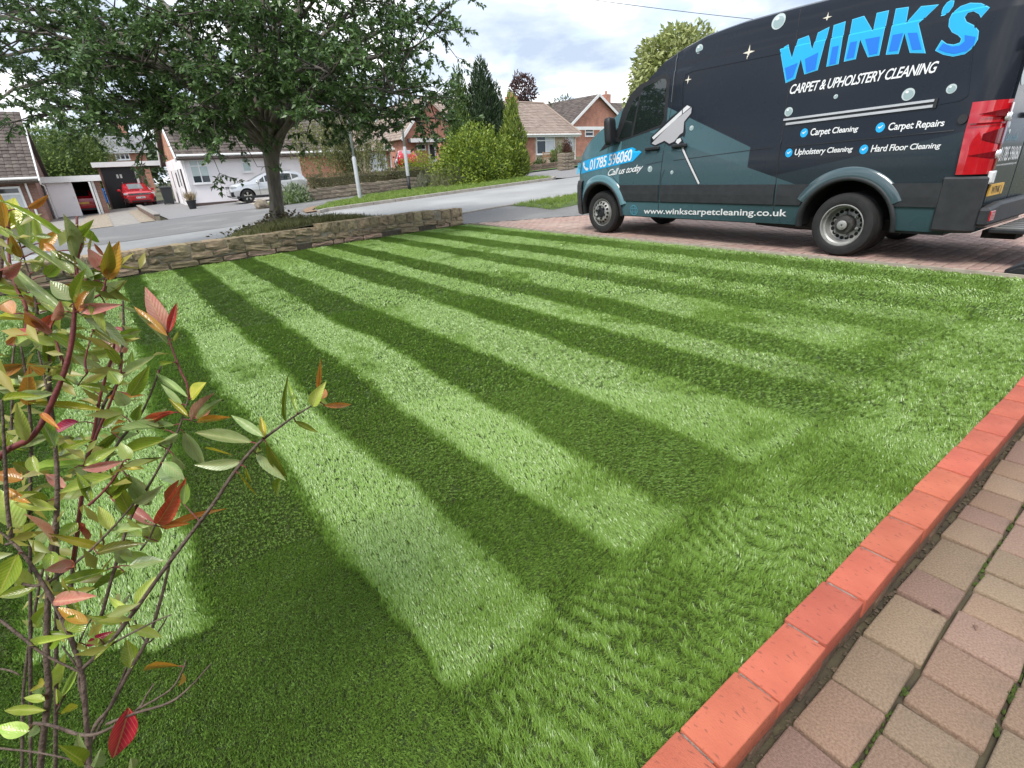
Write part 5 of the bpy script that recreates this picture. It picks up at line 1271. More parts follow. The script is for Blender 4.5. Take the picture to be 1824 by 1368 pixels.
# ------------------------------------------------------------------ low walls, fence, lamp posts, wire
def low_wall(name, label, pts, hgt, th, mat, L_=.6, rows=2, cap=None, zoff=0.0):
    t = thing(name, label, 'low wall', (*ba(*pts[0]), zba(*pts[0]))); r = random.Random(len(label)); rk = [rockmesh('stone', mat, 60+s, .06) for s in range(4)]
    for (b0, a0), (b1, a1) in zip(pts[:-1], pts[1:]):
        D = math.hypot(b1-b0, a1-a0); p0, p1 = ba(b0, a0), ba(b1, a1); yaw = math.atan2(*(p1-p0)[::-1])
        za, zb_ = float(zba(b0, a0))+zoff, float(zba(b1, a1))+zoff
        MB().bar((*p0, za+hgt/2-.25), (*p1, zb_+hgt/2-.25), th*.8, hgt+.45).build('core', M['wall_mortar'], t, world=True)
        for q in range(rows):
            x = 0
            while x < D-.05:
                ln = min(r.uniform(.6, 1.5)*L_, D-x); f = (x+ln/2)/D; c = p0+(p1-p0)*f; h = hgt/rows
                o = inst(rk[r.randrange(4)], 'stone', None, (0, 0, 0), (0, 0, 0), (ln-.02, th, h-.015)); o.parent = t
                o.location = (c[0]-t.location.x, c[1]-t.location.y, za+(zb_-za)*f+h*(q+.5)-t.location.z); o.rotation_euler = (r.uniform(-.02, .02), r.uniform(-.02, .02), yaw); x += ln
        if cap:
            MB().bar((*p0, za+hgt+.03), (*p1, zb_+hgt+.03), th*1.15, .06).build('coping', M[cap], t, world=True, bevel=.01)
    return t
M['old_stone'] = nmat('old_wall_stone', (.16,.13,.095), (.28,.235,.18), 4, .95, .6, 30, rnd=.2)
M['wall_brick_brown'] = nmat('brown_wall_block', (.14,.09,.07), (.22,.15,.12), 5, .95, .5, 30, rnd=.2)
low_wall('garden_wall', 'low old stone wall under hedges along the footway across the road', [(8.1, 27.75), (18.3, 27.75)], .55, .3, M['old_stone'], .7, 3)
low_wall('retaining_wall', 'brown block retaining wall with pale coping between the two driveways', [(1.62, 27.8), (1.62, 41.5)], .20, .22, M['wall_brick_brown'], .45, 2, 'concrete')
low_wall('front_wall', 'low reddish brick wall in front of the brown roofed bungalow', [(19.6, 29.5), (30.5, 29.8)], .42, .25, M['wall_brick_brown'], .45, 2)
low_wall('kerb_wall', 'low grey stone wall at the foot of the garden by the blue box', [(-9, 28.2), (-3.4, 28.2)], .4, .3, M['old_stone'], .6, 2, 'concrete')
def gate_pillar():
    p = GT(1008, 303); t = thing('gate_pillar', 'squat stone gate pillar at the entrance of the bungalow drive', 'pillar', p, YAW)
    rk = [rockmesh('stone', M['old_stone'], 80+s, .06) for s in range(3)]
    for k in range(5):
        for h in (-.25, .25): inst(rk[k % 3], 'stone', t, (h, 0, .11+k*.2), (0, 0, 0), (.48, .6, .19))
gate_pillar()
def fence():
    t = thing('rail_fence', 'weathered timber post and rail fence in front of the stone fronted bungalow', 'fence', (*ba(10, 31.5), zba(10, 31.5)))
    wd = nmat('weathered_timber', (.20,.18,.15), (.32,.295,.25), 3, .9, .3, 40)
    P = [(9.9+k*1.75, 31.5) for k in range(7)]
    for b, a in P: MB().bar((*ba(b, a), zba(b, a)-.2), (*ba(b, a), zba(b, a)+1.05), .12, .12).build('post', wd, t, world=True)
    for (b0, a0), (b1, a1) in zip(P[:-1], P[1:]):
        for h in (.35, .62, .9): MB().bar((*ba(b0, a0-.08), zba(b0, a0)+h), (*ba(b1, a1-.08), zba(b1, a1)+h-.03), .03, .13).build('rail', wd, t, world=True)
fence()
M['lamp_grey'] = nmat('galvanised_post', (.40,.42,.44), (.50,.52,.54), 6, .5, metal=.3)
def lamp(px, py, label, top, dark):
    p = AT(729, 333, 26.8) if dark else GT(px, py); t = thing('street_lamp', label, 'street lamp', p, YAW, 'street lamps along the verge'); q = .085
    if dark: MB().tube([(0, 0, -.4), (0, 0, .5)], q*.92, 12).build('black_base', M['black_plastic'], t, smooth=True)
    z0 = .5 if dark else -.1
    MB().tube([(0, 0, z0), (0, 0, top), (0, 0, top+.07)], [q, q, q*.62], 12).build('base_section', nmat('pale_post_base', (.38,.40,.42), (.47,.49,.51), 5, .5), t, autos=40)
    MB().tube([(0, 0, top+.07), (0, 0, 5.6)], [q*.6, q*.45], 12).build('pole', M['lamp_grey'], t, smooth=True)
    MB().bar((0, 0, 5.6), (0, -.65, 5.68), .16, .09).build('lamp_head', M['lamp_grey'], t, bevel=.03)
lamp(642, 357, 'grey lamp post rising from the middle of the grass verge', 1.72, False)
lamp(729, 333, 'grey lamp post with a black foot near the lavender bushes', 1.72, True)
def wire():
    a, b = AT(700, -60, 34), AT(1700, 62, 30); pts = []
    for k in range(25):
        t = k/24; p = a*(1-t)+b*t; pts.append((p[0], p[1], p[2]-1.2*4*t*(1-t)*.35))
    tag(MB().tube(pts, .014, 5).build('overhead_wire', M['black_plastic']), 'thin telephone wire crossing the cloudy sky above the van', 'wire')
wire()

# ------------------------------------------------------------------ small things by the houses
def wheelie(p, rot, mat, label, sc=1.0, group=None):
    t = thing('wheelie_bin', label, 'wheelie bin', p, rot, group); b = MB()
    w0, w1, d0, d1, h = .23*sc, .29*sc, .24*sc, .34*sc, .95*sc
    b.add([(-w0,-d0,.05),(w0,-d0,.05),(w0,d0,.05),(-w0,d0,.05),(-w1,-d1,h),(w1,-d1,h),(w1,d1,h),(-w1,d1,h)], [(0,3,2,1),(4,5,6,7),(0,1,5,4),(1,2,6,5),(2,3,7,6),(3,0,4,7)]); b.build('bin_body', mat, t, bevel=.02)
    MB().prism([(-d1-.05, h+.005), (d1+.06, h+.005), (d1+.06, h+.10), (-d1, h+.05)], 'x', -w1-.02, w1+.02).build('lid', mat, t, bevel=.015)
    for s in (-1, 1): MB().lathe([(0, -.03), (.10, -.03), (.10, .03), (0, .03)], 14, axis='x', c=(s*w0, d0+.05, .10)).build('bin_wheel', M['tyre'], t)
    MB().tube([(-w1, d1+.09, h), (w1, d1+.09, h)], .02, 6).build('bar_handle', mat, t)
M['bin_dark'] = nmat('dark_bin', (.030,.036,.038), rough=.5); M['bin_blue'] = nmat('blue_bin', (.012,.13,.42), (.02,.17,.50), 6, .45)
p = GT(303, 364); wheelie(p, YAW, M['bin_dark'], 'dark grey wheelie bin beside the red car at the white wall', 1.12)
p = GT(205, 367); wheelie(p, YAW+.2, M['bin_blue'], 'blue wheelie bin with smooth lid, nearest the red car', 1.12, 'blue wheelie bins')
p = GT(191, 362); p[2] += .0; wheelie(p+np.array([*(U2*1.2), 0]), YAW-.1, M['bin_blue'], 'blue wheelie bin behind the other blue bin by the brick pier', 1.15, 'blue wheelie bins')
def trellis():
    p = GT(196, 371); t = thing('iron_gate', 'black iron gate standing open beside the blue bins', 'gate', p, YAW+1.1); mt = M['door_black']
    for x in np.linspace(0, 1.3, 8): MB().bar((x, 0, 0), (x, 0, 1.75), .028, .028).build('bar', mt, t)
    for z in (.08, .9, 1.7): MB().bar((0, 0, z), (1.3, 0, z), .035, .045).build('rail', mt, t)
trellis()
def crate():
    p = GT(95, 388); t = thing('recycling_box', 'bright blue plastic recycling box by the white garage door', 'box', p, YAW); m = nmat('blue_crate', (.02,.22,.62), (.03,.26,.68), 4, .45)
    b = MB(); b.add([(-.36,-.25,0),(.36,-.25,0),(.36,.25,0),(-.36,.25,0),(-.44,-.31,.52),(.44,-.31,.52),(.44,.31,.52),(-.44,.31,.52)], [(0,3,2,1),(0,1,5,4),(1,2,6,5),(2,3,7,6),(3,0,4,7),(4,5,6,7)]); b.build('tub', m, t, bevel=.02)
    for y in (-.325, .325): MB().box(-.47, .47, y-.02, y+.02, .47, .55).build('rim', m, t, bevel=.008)
    for x in (-.455, .455): MB().box(x-.02, x+.02, -.30, .30, .47, .55).build('rim', m, t, bevel=.008)
    for x in (-.2, 0, .2): MB().box(x-.02, x+.02, -.33, -.27, .05, .45).build('rib', m, t)
    q = GT(84, 381); t2 = thing('black_box', 'black plastic tub tucked behind the blue recycling box', 'tub', q+np.array([*(U2*.4), 0]), YAW)
    MB().box(-.4, .4, -.3, .3, 0, .62).build('tub', M['black_plastic'], t2, bevel=.03); MB().box(-.43, .43, -.33, .33, .60, .67).build('rim', M['black_plastic'], t2, bevel=.02)
crate()
def bench():
    p = GT(1035, 292)+np.array([*(U2*3.5), .1]); t = thing('garden_bench', 'slatted wooden garden bench in front of the brick bungalow', 'bench', p, YAW-.1); wd = nmat('bench_wood', (.30,.17,.09), (.40,.25,.14), 4, .7)
    for k in range(4): MB().box(-.75, .75, -.25+k*.125, -.15+k*.125, .42, .45).build('seat_slat', wd, t)
    for k in range(3): MB().box(-.75, .75, .24, .27, .55+k*.14, .65+k*.14).build('back_slat', wd, t)
    for x in (-.7, .7):
        for y in (-.24, .24): MB().box(x-.03, x+.03, y-.03, y+.03, 0, .42 if y < 0 else .98).build('leg', wd, t)
        MB().box(x-.035, x+.035, -.27, .25, .62, .66).build('arm', wd, t)
bench()
def boulder(px, py, s, label):
    p = GT(px, py); bm = bmesh.new(); bmesh.ops.create_icosphere(bm, subdivisions=3, radius=.55)
    for v in bm.verts: v.co *= 1+.35*noise.noise(v.co*2.2+Vector((3, 1, 7)))+.10*noise.noise(v.co*7)
    me = bpy.data.meshes.new('boulder'); bm.to_mesh(me); bm.free(); me.materials.append(M['old_stone'])
    o = inst(me, 'boulder', None, p+np.array([0, 0, s*.3]), (0, 0, .4), (s*1.2, s, s*.95)); tag(o, label, 'boulder')
boulder(468, 371, .45, 'rounded brown boulder at the corner of the dry front lawn')
# ================================================================== cars
def car_body(t, L, W, Hh, st, paint, gz):
    """st: list of (x, zlow, zbelt, ztop, wbelt, wtop) from nose to tail; x forward positive"""
    rings = []
    for x, zl, zb, zt, wb, wt in st:
        wb *= W/2; wt *= W/2; zm = (zl+zb)/2
        half = [(0, zl), (wb*.80, zl), (wb*.94, zl+.05), (wb*1.0, zm-.06), (wb*1.01, zm+.08), (wb*.965, zb-.05), (wb*.94, zb), (wt*1.0, zb+(zt-zb)*.80), (wt*.90, zb+(zt-zb)*.96), (wt*.5, zt), (0, zt+.01)]
        rings.append([(x, y, z) for y, z in half]+[(x, -y, z) for y, z in half[-2:0:-1]])
    n = len(rings[0]); mb = MB(); mb.v = [p for r in rings for p in r]
    for i in range(len(rings)-1):
        for j in range(n): mb.f.append((i*n+j, i*n+(j+1) % n, (i+1)*n+(j+1) % n, (i+1)*n+j)); mb.m.append(0)
    mb.f += [tuple(range(n)), tuple((len(rings)-1)*n+k for k in range(n-1, -1, -1))]; mb.m += [0, 0]
    me = mb.mesh('body', [paint, M['arch_dark']])
    cut = MB()
    for wx in (gz['wf'], gz['wr']):
        pr = [(wx+(gz['r']+.075)*math.cos(a), gz['r']+(gz['r']+.075)*math.sin(a)) for a in np.linspace(0, PI, 17)]; pr = [(wx+gz['r']+.075, -.2)]+pr+[(wx-gz['r']-.075, -.2)]
        for y0, y1 in ((W*.26, W), (-W, -W*.26)): cut.prism(pr, 'y', y0, y1, 1)
    ob = bpy.data.objects.new('b', me); co = bpy.data.objects.new('c', cut.mesh('c', [paint, M['arch_dark']])); COL.objects.link(ob); COL.objects.link(co)
    md = ob.modifiers.new('b', 'BOOLEAN'); md.object = co; md.solver = 'EXACT'
    dg = bpy.context.evaluated_depsgraph_get(); m2 = bpy.data.meshes.new_from_object(ob.evaluated_get(dg)); bpy.data.objects.remove(ob); bpy.data.objects.remove(co)
    m2.name = 'body'; smooth_by_angle(m2, 32); link(m2, 'body', t)
    # glass: side bands and screens, laid 6 mm off the shell between belt and roof
    def P(x, f, o=.008):
        q = [np.interp(-x, [-s[0] for s in st], [s[k] for s in st]) for k in range(1, 6)]; zl, zb, zt, wb, wt = q; wb *= W/2; wt *= W/2
        z = zb+(zt-zb)*.80*f; y = wb*.94+(wt-wb*.94)*f; return y+o, z
    for sd in (1, -1):
        for seg in gz['side']:
            m = MB(); xs = np.linspace(seg[0], seg[1], 5); lo = []; hi = []
            for k, x in enumerate(xs):
                f0, f1 = seg[2]+(seg[4]-seg[2])*k/4, seg[3]+(seg[5]-seg[3])*k/4
                y, z = P(x, f0); lo.append((x, sd*y, z)); y, z = P(x, f1); hi.append((x, sd*y, z))
            m.v = lo+hi; m.f = [(k, k+1, 6+k, 5+k) for k in range(4)]; m.m = [0]*4; m.build('side_window', M['glass'], t, fixn=False)
    for x0, x1, nm in gz['screens']:
        m = MB()
        for x in np.linspace(x0, x1, 5):
            _, zb, zt, wb, wt = [np.interp(-x, [-s[0] for s in st], [s[k] for s in st]) for k in range(1, 6)]
            wt *= W/2; m.v += [(x, y*wt, zt+.020-.05*(abs(y)/.84)**3) for y in (-.84, -.45, 0, .45, .84)]
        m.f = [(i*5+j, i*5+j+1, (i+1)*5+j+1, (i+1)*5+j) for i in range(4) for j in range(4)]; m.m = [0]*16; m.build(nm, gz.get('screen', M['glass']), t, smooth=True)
    for wx in (gz['wf'], gz['wr']):
        for sd in (1, -1):
            w = thing('wheel', '', ''); del w['label']; del w['category']; w.parent = t; w.location = (wx, sd*(W/2-.02), gz['r']); w.rotation_euler = (0, 0, 0 if sd > 0 else PI); R = gz['r']
            MB().lathe([(R*.66, 0), (R*.7, .012), (R*.93, .006), (R, -.035), (R, -.17), (R*.9, -.2), (R*.6, -.2)], 30).build('tyre', M['tyre'], w, autos=40)
            rm = MB().lathe([(R*.67, .004), (R*.63, .008), (R*.60, -.03), (R*.2, -.05), (0, -.05)], 30); rm.build('rim', M['arch_dark'] if gz.get('dark') else M['steel'], w, autos=40)
            sp = MB()
            for k in range(5):
                a = 2*PI*k/5+.3
                for da in (-.13, .13): sp.bar((R*.10*math.cos(a), -.012, R*.10*math.sin(a)), (R*.63*math.cos(a+da), -.004, R*.63*math.sin(a+da)), R*.10, .03, up=(0, 1, 0))
            sp.lathe([(0, .006), (R*.13, .004), (R*.14, -.03)], 14); sp.build('spokes', M['alu'], w)
SUV = [(2.13, .42, .68, .70, .70, .60), (2.09, .30, .80, .86, .86, .72), (1.95, .24, .88, .97, .96, .80), (1.55, .22, .93, 1.03, 1.0, .84), (1.0, .22, .97, 1.10, 1.0, .84), (.55, .22, 1.0, 1.32, 1.0, .80), (.15, .22, 1.01, 1.50, 1.0, .76), (-.4, .22, 1.02, 1.57, 1.0, .76), (-1.1, .22, 1.04, 1.57, 1.0, .75), (-1.6, .24, 1.06, 1.50, .98, .72), (-1.92, .28, 1.06, 1.28, .95, .74), (-2.08, .34, 1.02, 1.06, .90, .76), (-2.13, .42, .85, .87, .80, .66)]
HATCH = [(1.95, .38, .60, .62, .70, .60), (1.9, .28, .70, .76, .88, .75), (1.7, .22, .78, .86, .97, .82), (1.1, .2, .86, .98, 1.0, .84), (.75, .2, .88, 1.06, 1.0, .83), (.2, .2, .90, 1.38, 1.0, .74), (-.3, .2, .91, 1.45, 1.0, .74), (-1.0, .2, .93, 1.43, 1.0, .74), (-1.45, .2, .95, 1.25, .99, .73), (-1.75, .22, .95, 1.02, .96, .78), (-1.92, .3, .88, .92, .9, .75), (-1.96, .4, .75, .77, .8, .66)]
def fittings_front(t, W, z, x, badge=True):
    MB().prism([(-.62, z+.00), (.62, z+.00), (.66, z+.13), (-.66, z+.13)], 'x', x-.10, x+.012).build('grille', M['black_plastic'], t, bevel=.012)
    MB().box(x-.05, x+.02, -.62, .62, z+.055, z+.075).build('grille_bar', M['chrome'], t)
    for s in (-1, 1):
        MB().prism([(s*.60, z+.02), (s*.90, z+.05), (s*.93, z+.16), (s*.66, z+.15)], 'x', x-.32, x-.03).build('headlamp', M['clear_lens'], t, bevel=.015)
        MB().prism([(s*.52, z-.36), (s*.86, z-.40), (s*.90, z-.14), (s*.74, z-.18)], 'x', x-.25, x-.01).build('air_intake', M['black_plastic'], t, bevel=.015)
    MB().prism([(-.55, z-.42), (.55, z-.42), (.62, z-.22), (-.62, z-.22)], 'x', x-.2, x+.012).build('lower_grille', M['black_plastic'], t, bevel=.015)
    pl = MB().box(x+.012, x+.03, -.26, .26, z-.20, z-.09).build('number_plate', M['white_plate'], t)
    mp = lambda y, zz: (x+.032, y, zz); text_quad('K18 MWJ' if False else 'R 11 MHU', [(-.22, z-.18), (.22, z-.18), (.22, z-.11), (-.22, z-.11)], 'plate_lettering', M['decal_black'], bold=.02, parent=t, mapper=mp)
    if badge:
        MB().prism(ell(0, z+.065, .085, .085, 20), 'x', x+.012, x+.024).build('badge', M['black_plastic'], t)
        r0, r1 = ell(0, z+.065, .088, .088, 24), ell(0, z+.065, .074, .074, 24); m = MB(); m.v = [(x+.026, *p) for p in r0+r1]; m.f = [(k, (k+1) % 24, 24+(k+1) % 24, 24+k) for k in range(24)]; m.m = [0]*24; m.build('badge_ring', M['chrome'], t)
        bz = z+.065
        for p, q in (((-.045, .055), (-.012, .004)), ((-.012, .004), (0, .03)), ((0, .03), (.012, .004)), ((.012, .004), (.045, .055)), ((-.055, .03), (-.025, -.05)), ((-.025, -.05), (0, -.01)), ((0, -.01), (.025, -.05)), ((.025, -.05), (.055, .03))):
            MB().bar((x+.026, p[0], bz+p[1]), (x+.026, q[0], bz+q[1]), .012, .004, up=(1, 0, 0)).build('badge_stroke', M['chrome'], t)
def mirrors(t, x, W, z, mat):
    for s in (-1, 1):
        MB().box(x-.07, x+.07, s*(W/2-.02) if s > 0 else s*(W/2+.17), s*(W/2+.17) if s > 0 else s*(W/2-.02), z, z+.15).build('mirror', mat, t, bevel=.035)
M['car_red'] = nmat('red_car_paint', (.46,.008,.016), (.50,.010,.02), 2, .22, coat=1)
M['car_silver'] = nmat('silver_car_paint', (.50,.51,.52), (.58,.59,.60), 2, .28, metal=.55, coat=1)
def cars():
    gz = dict(wf=1.28, wr=-1.32, r=.345, side=[(.72, .28, .10, .30, .08, .88), (.22, -.42, .08, .90, .08, .94), (-.48, -1.2, .08, .94, .10, .90), (-1.26, -1.62, .2, .88, .45, .75)], screens=[(.95, .25, 'windscreen'), (-1.62, -1.98, 'rear_window')], dark=True)
    M['screen'] = nmat('windscreen_sky_sheen', (.20,.235,.25), (.27,.30,.31), 1.5, .05, coat=1); gz['screen'] = M['screen']  # pale base colour stands in for sky reflected in the screens
    # red car facing us on the tarmac drive
    p = GT(252, 367.5); t = thing('parked_car', 'red crossover parked facing us on the tarmac drive by the white wall', 'car', (p[0]+U2[0]*2.1, p[1]+U2[1]*2.1, p[2]+.0), math.atan2(-U2[1], -U2[0])+.06, 'red cars parked by the houses')
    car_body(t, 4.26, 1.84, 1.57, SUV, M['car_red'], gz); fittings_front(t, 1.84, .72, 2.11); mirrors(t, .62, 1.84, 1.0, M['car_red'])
    for s in (-1, 1): MB().bar((.1, s*.60, 1.56), (-1.3, s*.60, 1.60), .04, .04).build('roof_rail', M['alu'], t)
    # silver car side-on in front of the white bungalow, nose to the left
    p = GT(446, 362); t = thing('parked_car', 'silver crossover parked side-on in front of the white bungalow, half behind the tree trunk', 'car', (p[0]+N2[0]*1.28+U2[0]*.85, p[1]+N2[1]*1.28+U2[1]*.85, p[2]+.03), math.atan2(-N2[1], -N2[0])-.03)
    gs = dict(gz); gs['dark'] = True
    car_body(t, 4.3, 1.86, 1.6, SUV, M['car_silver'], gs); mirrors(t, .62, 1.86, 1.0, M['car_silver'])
    fittings_front(t, 1.86, .74, 2.11, False)
    for s in (-1, 1):
        MB().box(-1.9, 1.85, s*.90-.03, s*.90+.03, .26, .36).build('sill_trim', M['black_plastic'], t, bevel=.012)
        MB().bar((.1, s*.60, 1.55), (-1.3, s*.60, 1.59), .04, .04).build('roof_rail', M['alu'], t)
        MB().box(-.15, .02, s*.935-.012, s*.935+.012, .90, .93).build('door_handle', M['chrome'], t)
        for xx in (.62, -.42, -1.15): MB().box(xx-.006, xx+.006, s*.935-.006, s*.935+.006, .38, 1.0).build('door_gap', M['black_plastic'], t)
    # red hatchback in the open garage, tail towards us
    p = GT(153, 383); gh = dict(wf=1.2, wr=-1.2, r=.30, side=[(.6, .1, .1, .4, .08, .9), (.05, -.5, .08, .9, .08, .92), (-.56, -1.2, .08, .92, .2, .8)], screens=[(.7, .2, 'windscreen'), (-1.2, -1.7, 'rear_window')])
    t = thing('parked_car', 'red hatchback inside the open garage showing its tail', 'car', (p[0]+U2[0]*2.6+N2[0]*.1, p[1]+U2[1]*2.6+N2[1]*.1, p[2]), math.atan2(U2[1], U2[0]), 'red cars parked by the houses')
    car_body(t, 3.9, 1.7, 1.45, HATCH, M['car_red'], gh); mirrors(t, .55, 1.7, .92, M['car_red'])
    for s in (-1, 1): MB().box(-1.95, -1.6, s*.62 if s > 0 else -.84, .84 if s > 0 else s*.62, .66, .86).build('tail_lamp', M['red_lens'], t, bevel=.03)
    MB().box(-1.985, -1.90, -.26, .26, .62, .73).build('number_plate', M['plate'], t)
    MB().prism([(-.75, .25), (.75, .25), (.72, .36), (-.72, .36)], 'x', -2.0, -1.7).build('rear_bumper_trim', M['black_plastic'], t, bevel=.02)
    # red car by the gabled house, tail towards us
    p = AT(724, 301, 52); z = float(zf(p[0], p[1])); t = thing('parked_car', 'red car parked beside the gabled house beyond the yellow bush', 'car', (p[0], p[1], z+.55), math.atan2(U2[1], U2[0])-.35, 'red cars parked by the houses')
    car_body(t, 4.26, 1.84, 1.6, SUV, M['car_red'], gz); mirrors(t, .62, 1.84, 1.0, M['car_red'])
    for s in (-1, 1): MB().box(-2.08, -1.75, s*.62 if s > 0 else -.92, .92 if s > 0 else s*.62, .80, 1.0).build('tail_lamp', M['red_lens'], t, bevel=.03)
    MB().box(-2.155, -2.1, -.5, .5, .30, .50).build('bumper_trim', M['black_plastic'], t, bevel=.02)
    for x in (-1.32, 1.28):
        for s in (-1, 1): pass
cars()
# ================================================================== trees and shrubs
def leaves_mesh(name, pos, d, nrm, ln, wr, mat, parent, fold=.18, droop=.15):
    n = len(pos); d = d/np.maximum(np.linalg.norm(d, axis=1, keepdims=True), 1e-6)
    s = np.cross(d, nrm); s /= np.maximum(np.linalg.norm(s, axis=1, keepdims=True), 1e-6); u = np.cross(s, d)
    ln = ln[:, None]; w = ln*wr*.5
    base = pos; mid = pos+d*ln*.48-u*ln*fold*.35; l = pos+d*ln*.45+s*w+u*ln*.02; r = pos+d*ln*.45-s*w+u*ln*.02; tip = pos+d*ln-u*ln*droop
    v = np.stack([base, l, mid, r, tip], 1).reshape(-1, 3); o = (np.arange(n)*5)[:, None, None]
    f = (np.array([[0,2,1],[0,3,2],[1,2,4],[2,3,4]])[None]+o).reshape(-1, 3)
    me = bpy.data.meshes.new(name); me.vertices.add(len(v)); me.vertices.foreach_set('co', v.astype(np.float32).ravel())
    me.loops.add(f.size); me.loops.foreach_set('vertex_index', f.astype(np.int32).ravel()); me.polygons.add(len(f))
    me.polygons.foreach_set('loop_start', np.arange(0, f.size, 3, dtype=np.int32)); me.polygons.foreach_set('loop_total', np.full(len(f), 3, np.int32))
    me.update(); me.validate(); me.materials.append(mat); return link(me, name, parent, 'stuff')
def rdir(n): 
    v = RNG.normal(size=(n, 3)); return v/np.linalg.norm(v, axis=1, keepdims=True)
M['bark'] = nmat('grey_bark', (.13,.112,.09), (.245,.22,.185), 7, .95, 1.0, 26, c3=(.27,.25,.215), s3=2.2, t3=(.56,.7), stretch=(1.6, 1.6, .5))
M['twig'] = nmat('twig_bark', (.05,.042,.034), (.085,.072,.058), 12, .9, .4)
M['tree_leaf'] = nmat('tree_leaf', (.044,.096,.026), (.076,.145,.040), 1.4, .34, island=(.14,.23,.075), transl=.28, spec=.5)
def curve_pts(p, q, up0, n=8, wob=.12, seed=0):
    r = random.Random(seed); p, q = Vector(p), Vector(q); L_ = (q-p).length; c1 = p+Vector(up0)*L_*.45; c2 = q-(q-p).normalized()*L_*.2+Vector((0, 0, .10*L_)); out = []
    for i in range(n+1):
        t = i/n; a = p*(1-t)**3+c1*3*t*(1-t)**2+c2*3*t*t*(1-t)+q*t**3
        if 0 < i < n: a += Vector((r.uniform(-1, 1), r.uniform(-1, 1), r.uniform(-1, 1)))*wob*L_*.12
        out.append(a)
    return out
def main_tree():
    Y = 12.05; base = AT(497, 402, Y); fork = AT(482, 268, Y); r = random.Random(77)
    t = thing('street_tree', 'broad spreading broadleaf tree with grey trunk behind the stone wall', 'tree', (base[0], base[1], base[2]-.15))
    tr = MB(); bw = Vector(base)-Vector((0, 0, .25)); fk = Vector(fork)
    P = [bw, Vector(base)+Vector((-.0, 0, .05)), Vector(base).lerp(fk, .12), Vector(base).lerp(fk, .4)+Vector((.01, 0, 0)), Vector(base).lerp(fk, .7), fk, fk+Vector((-.03, .02, .35))]
    RR = [.235, .195, .150, .130, .134, .168, .135]; n = 28
    tb = MB().tube(P, RR, n)
    for i in range(len(P)):                              # fluted trunk
        for j in range(n):
            v = Vector(tb.v[i*n+j]); c = P[i]; d = v-c; k = 1+.10*math.sin(j*2*PI/n*5+i*.4)*(1.2 if i < 3 else .7)+.06*math.sin(j*2*PI/n*9+1.3*i); tb.v[i*n+j] = tuple(c+d*k)
    tgt = [(330,215,-1.0),(230,190,-.5),(130,150,.5),(60,60,-1.5),(200,40,1),(300,30,-2),(390,-40,0),(450,-80,-2),(520,-90,1.5),(600,-40,-1.5),(690,-20,.5),(735,85,-1),(765,175,.5),(700,165,-2),(640,205,1),(560,180,-2.2),(420,140,-2.6),(-60,120,0),(-40,200,1),(350,120,2.2),(560,60,2.4),(640,100,2.4),(250,110,-2.3),(765,40,.8),(480,-230,0),(300,-220,1),(660,-200,0),(100,-160,0),(180,222,-1.4),(85,205,-.5),(20,20,1.0),(440,30,1.8),(740,215,-.6),(380,205,-2.2),(590,130,-2.8),(-120,20,-1),(150,90,-2.0),(500,40,-2.5)]
    tw = MB(); pos = []; dr = []; 
    for i, (px, py, dy) in enumerate(tgt):
        q = Vector(AT(px, py, Y+dy)); L0 = (q-fk).length; h = (q-fk); hor = Vector((h.x, h.y, 0)); up = Vector((hor.x*.25/L0, hor.y*.25/L0, .75)).normalized()
        st = P[5]+Vector((r.uniform(-.06, .06), r.uniform(-.06, .06), r.uniform(-.15, .3)))
        C = curve_pts(st, q, up*.75+h.normalized()*.4, 10, .10, i); rb = .045+.010*min(L0, 6)*r.uniform(.7, 1.15)
        tb.tube(C, [max(.014, rb*(1-k/10.5)**.85) for k in range(11)], 9, cap=False)
        for k in range(4, 11):
            for s in range(3 if k > 5 else 2):
                a = C[k].lerp(C[min(k+1, 10)], r.random()); ax = Vector((r.gauss(0, 1), r.gauss(0, 1), r.gauss(.05, .55))).normalized(); ax = (ax+h.normalized()*.55).normalized()
                l = r.uniform(.55, 1.25)*(.75+.25*min(L0, 5)/5); e = a+ax*l+Vector((0, 0, -.12*l))
                B = curve_pts(a, e, ax, 4, .2, i*100+k*7+s); tw.tube(B, [.018, .014, .010, .007, .004], 5, cap=False)
                for m in range(4):
                    a2 = B[1+r.randrange(4)]; ax2 = (ax*.7+Vector((r.gauss(0, 1), r.gauss(0, 1), r.gauss(-.1, .7)))*.8).normalized(); l2 = r.uniform(.22, .5); e2 = a2+ax2*l2
                    tw.tube([a2, (a2+e2)/2+Vector((0, 0, .02)), e2], [.006, .004, .002], 4, cap=False)
                    nl = r.randint(23, 34)
                    for q_ in range(nl):
                        f = r.uniform(.15, 1.05); c = a2.lerp(e2, f); pos.append(c); dv = ax2*r.uniform(.2, .9)+Vector((r.gauss(0, .8), r.gauss(0, .8), r.gauss(-.15, .55))); dr.append(dv)
    tb.build('trunk', M['bark'], t, world=True, smooth=True); tw.build('twigs', M['twig'], t, world=True, fixn=False, kind='stuff')
    pos = np.array(pos)-np.array(t.location); dr = np.array(dr); n = len(pos)
    nr = np.c_[RNG.normal(0, .5, n), RNG.normal(0, .5, n), RNG.normal(.9, .3, n)]
    leaves_mesh('crown', pos, dr, nr, RNG.uniform(.075, .125, n), .46, M['tree_leaf'], t); return n
main_tree()
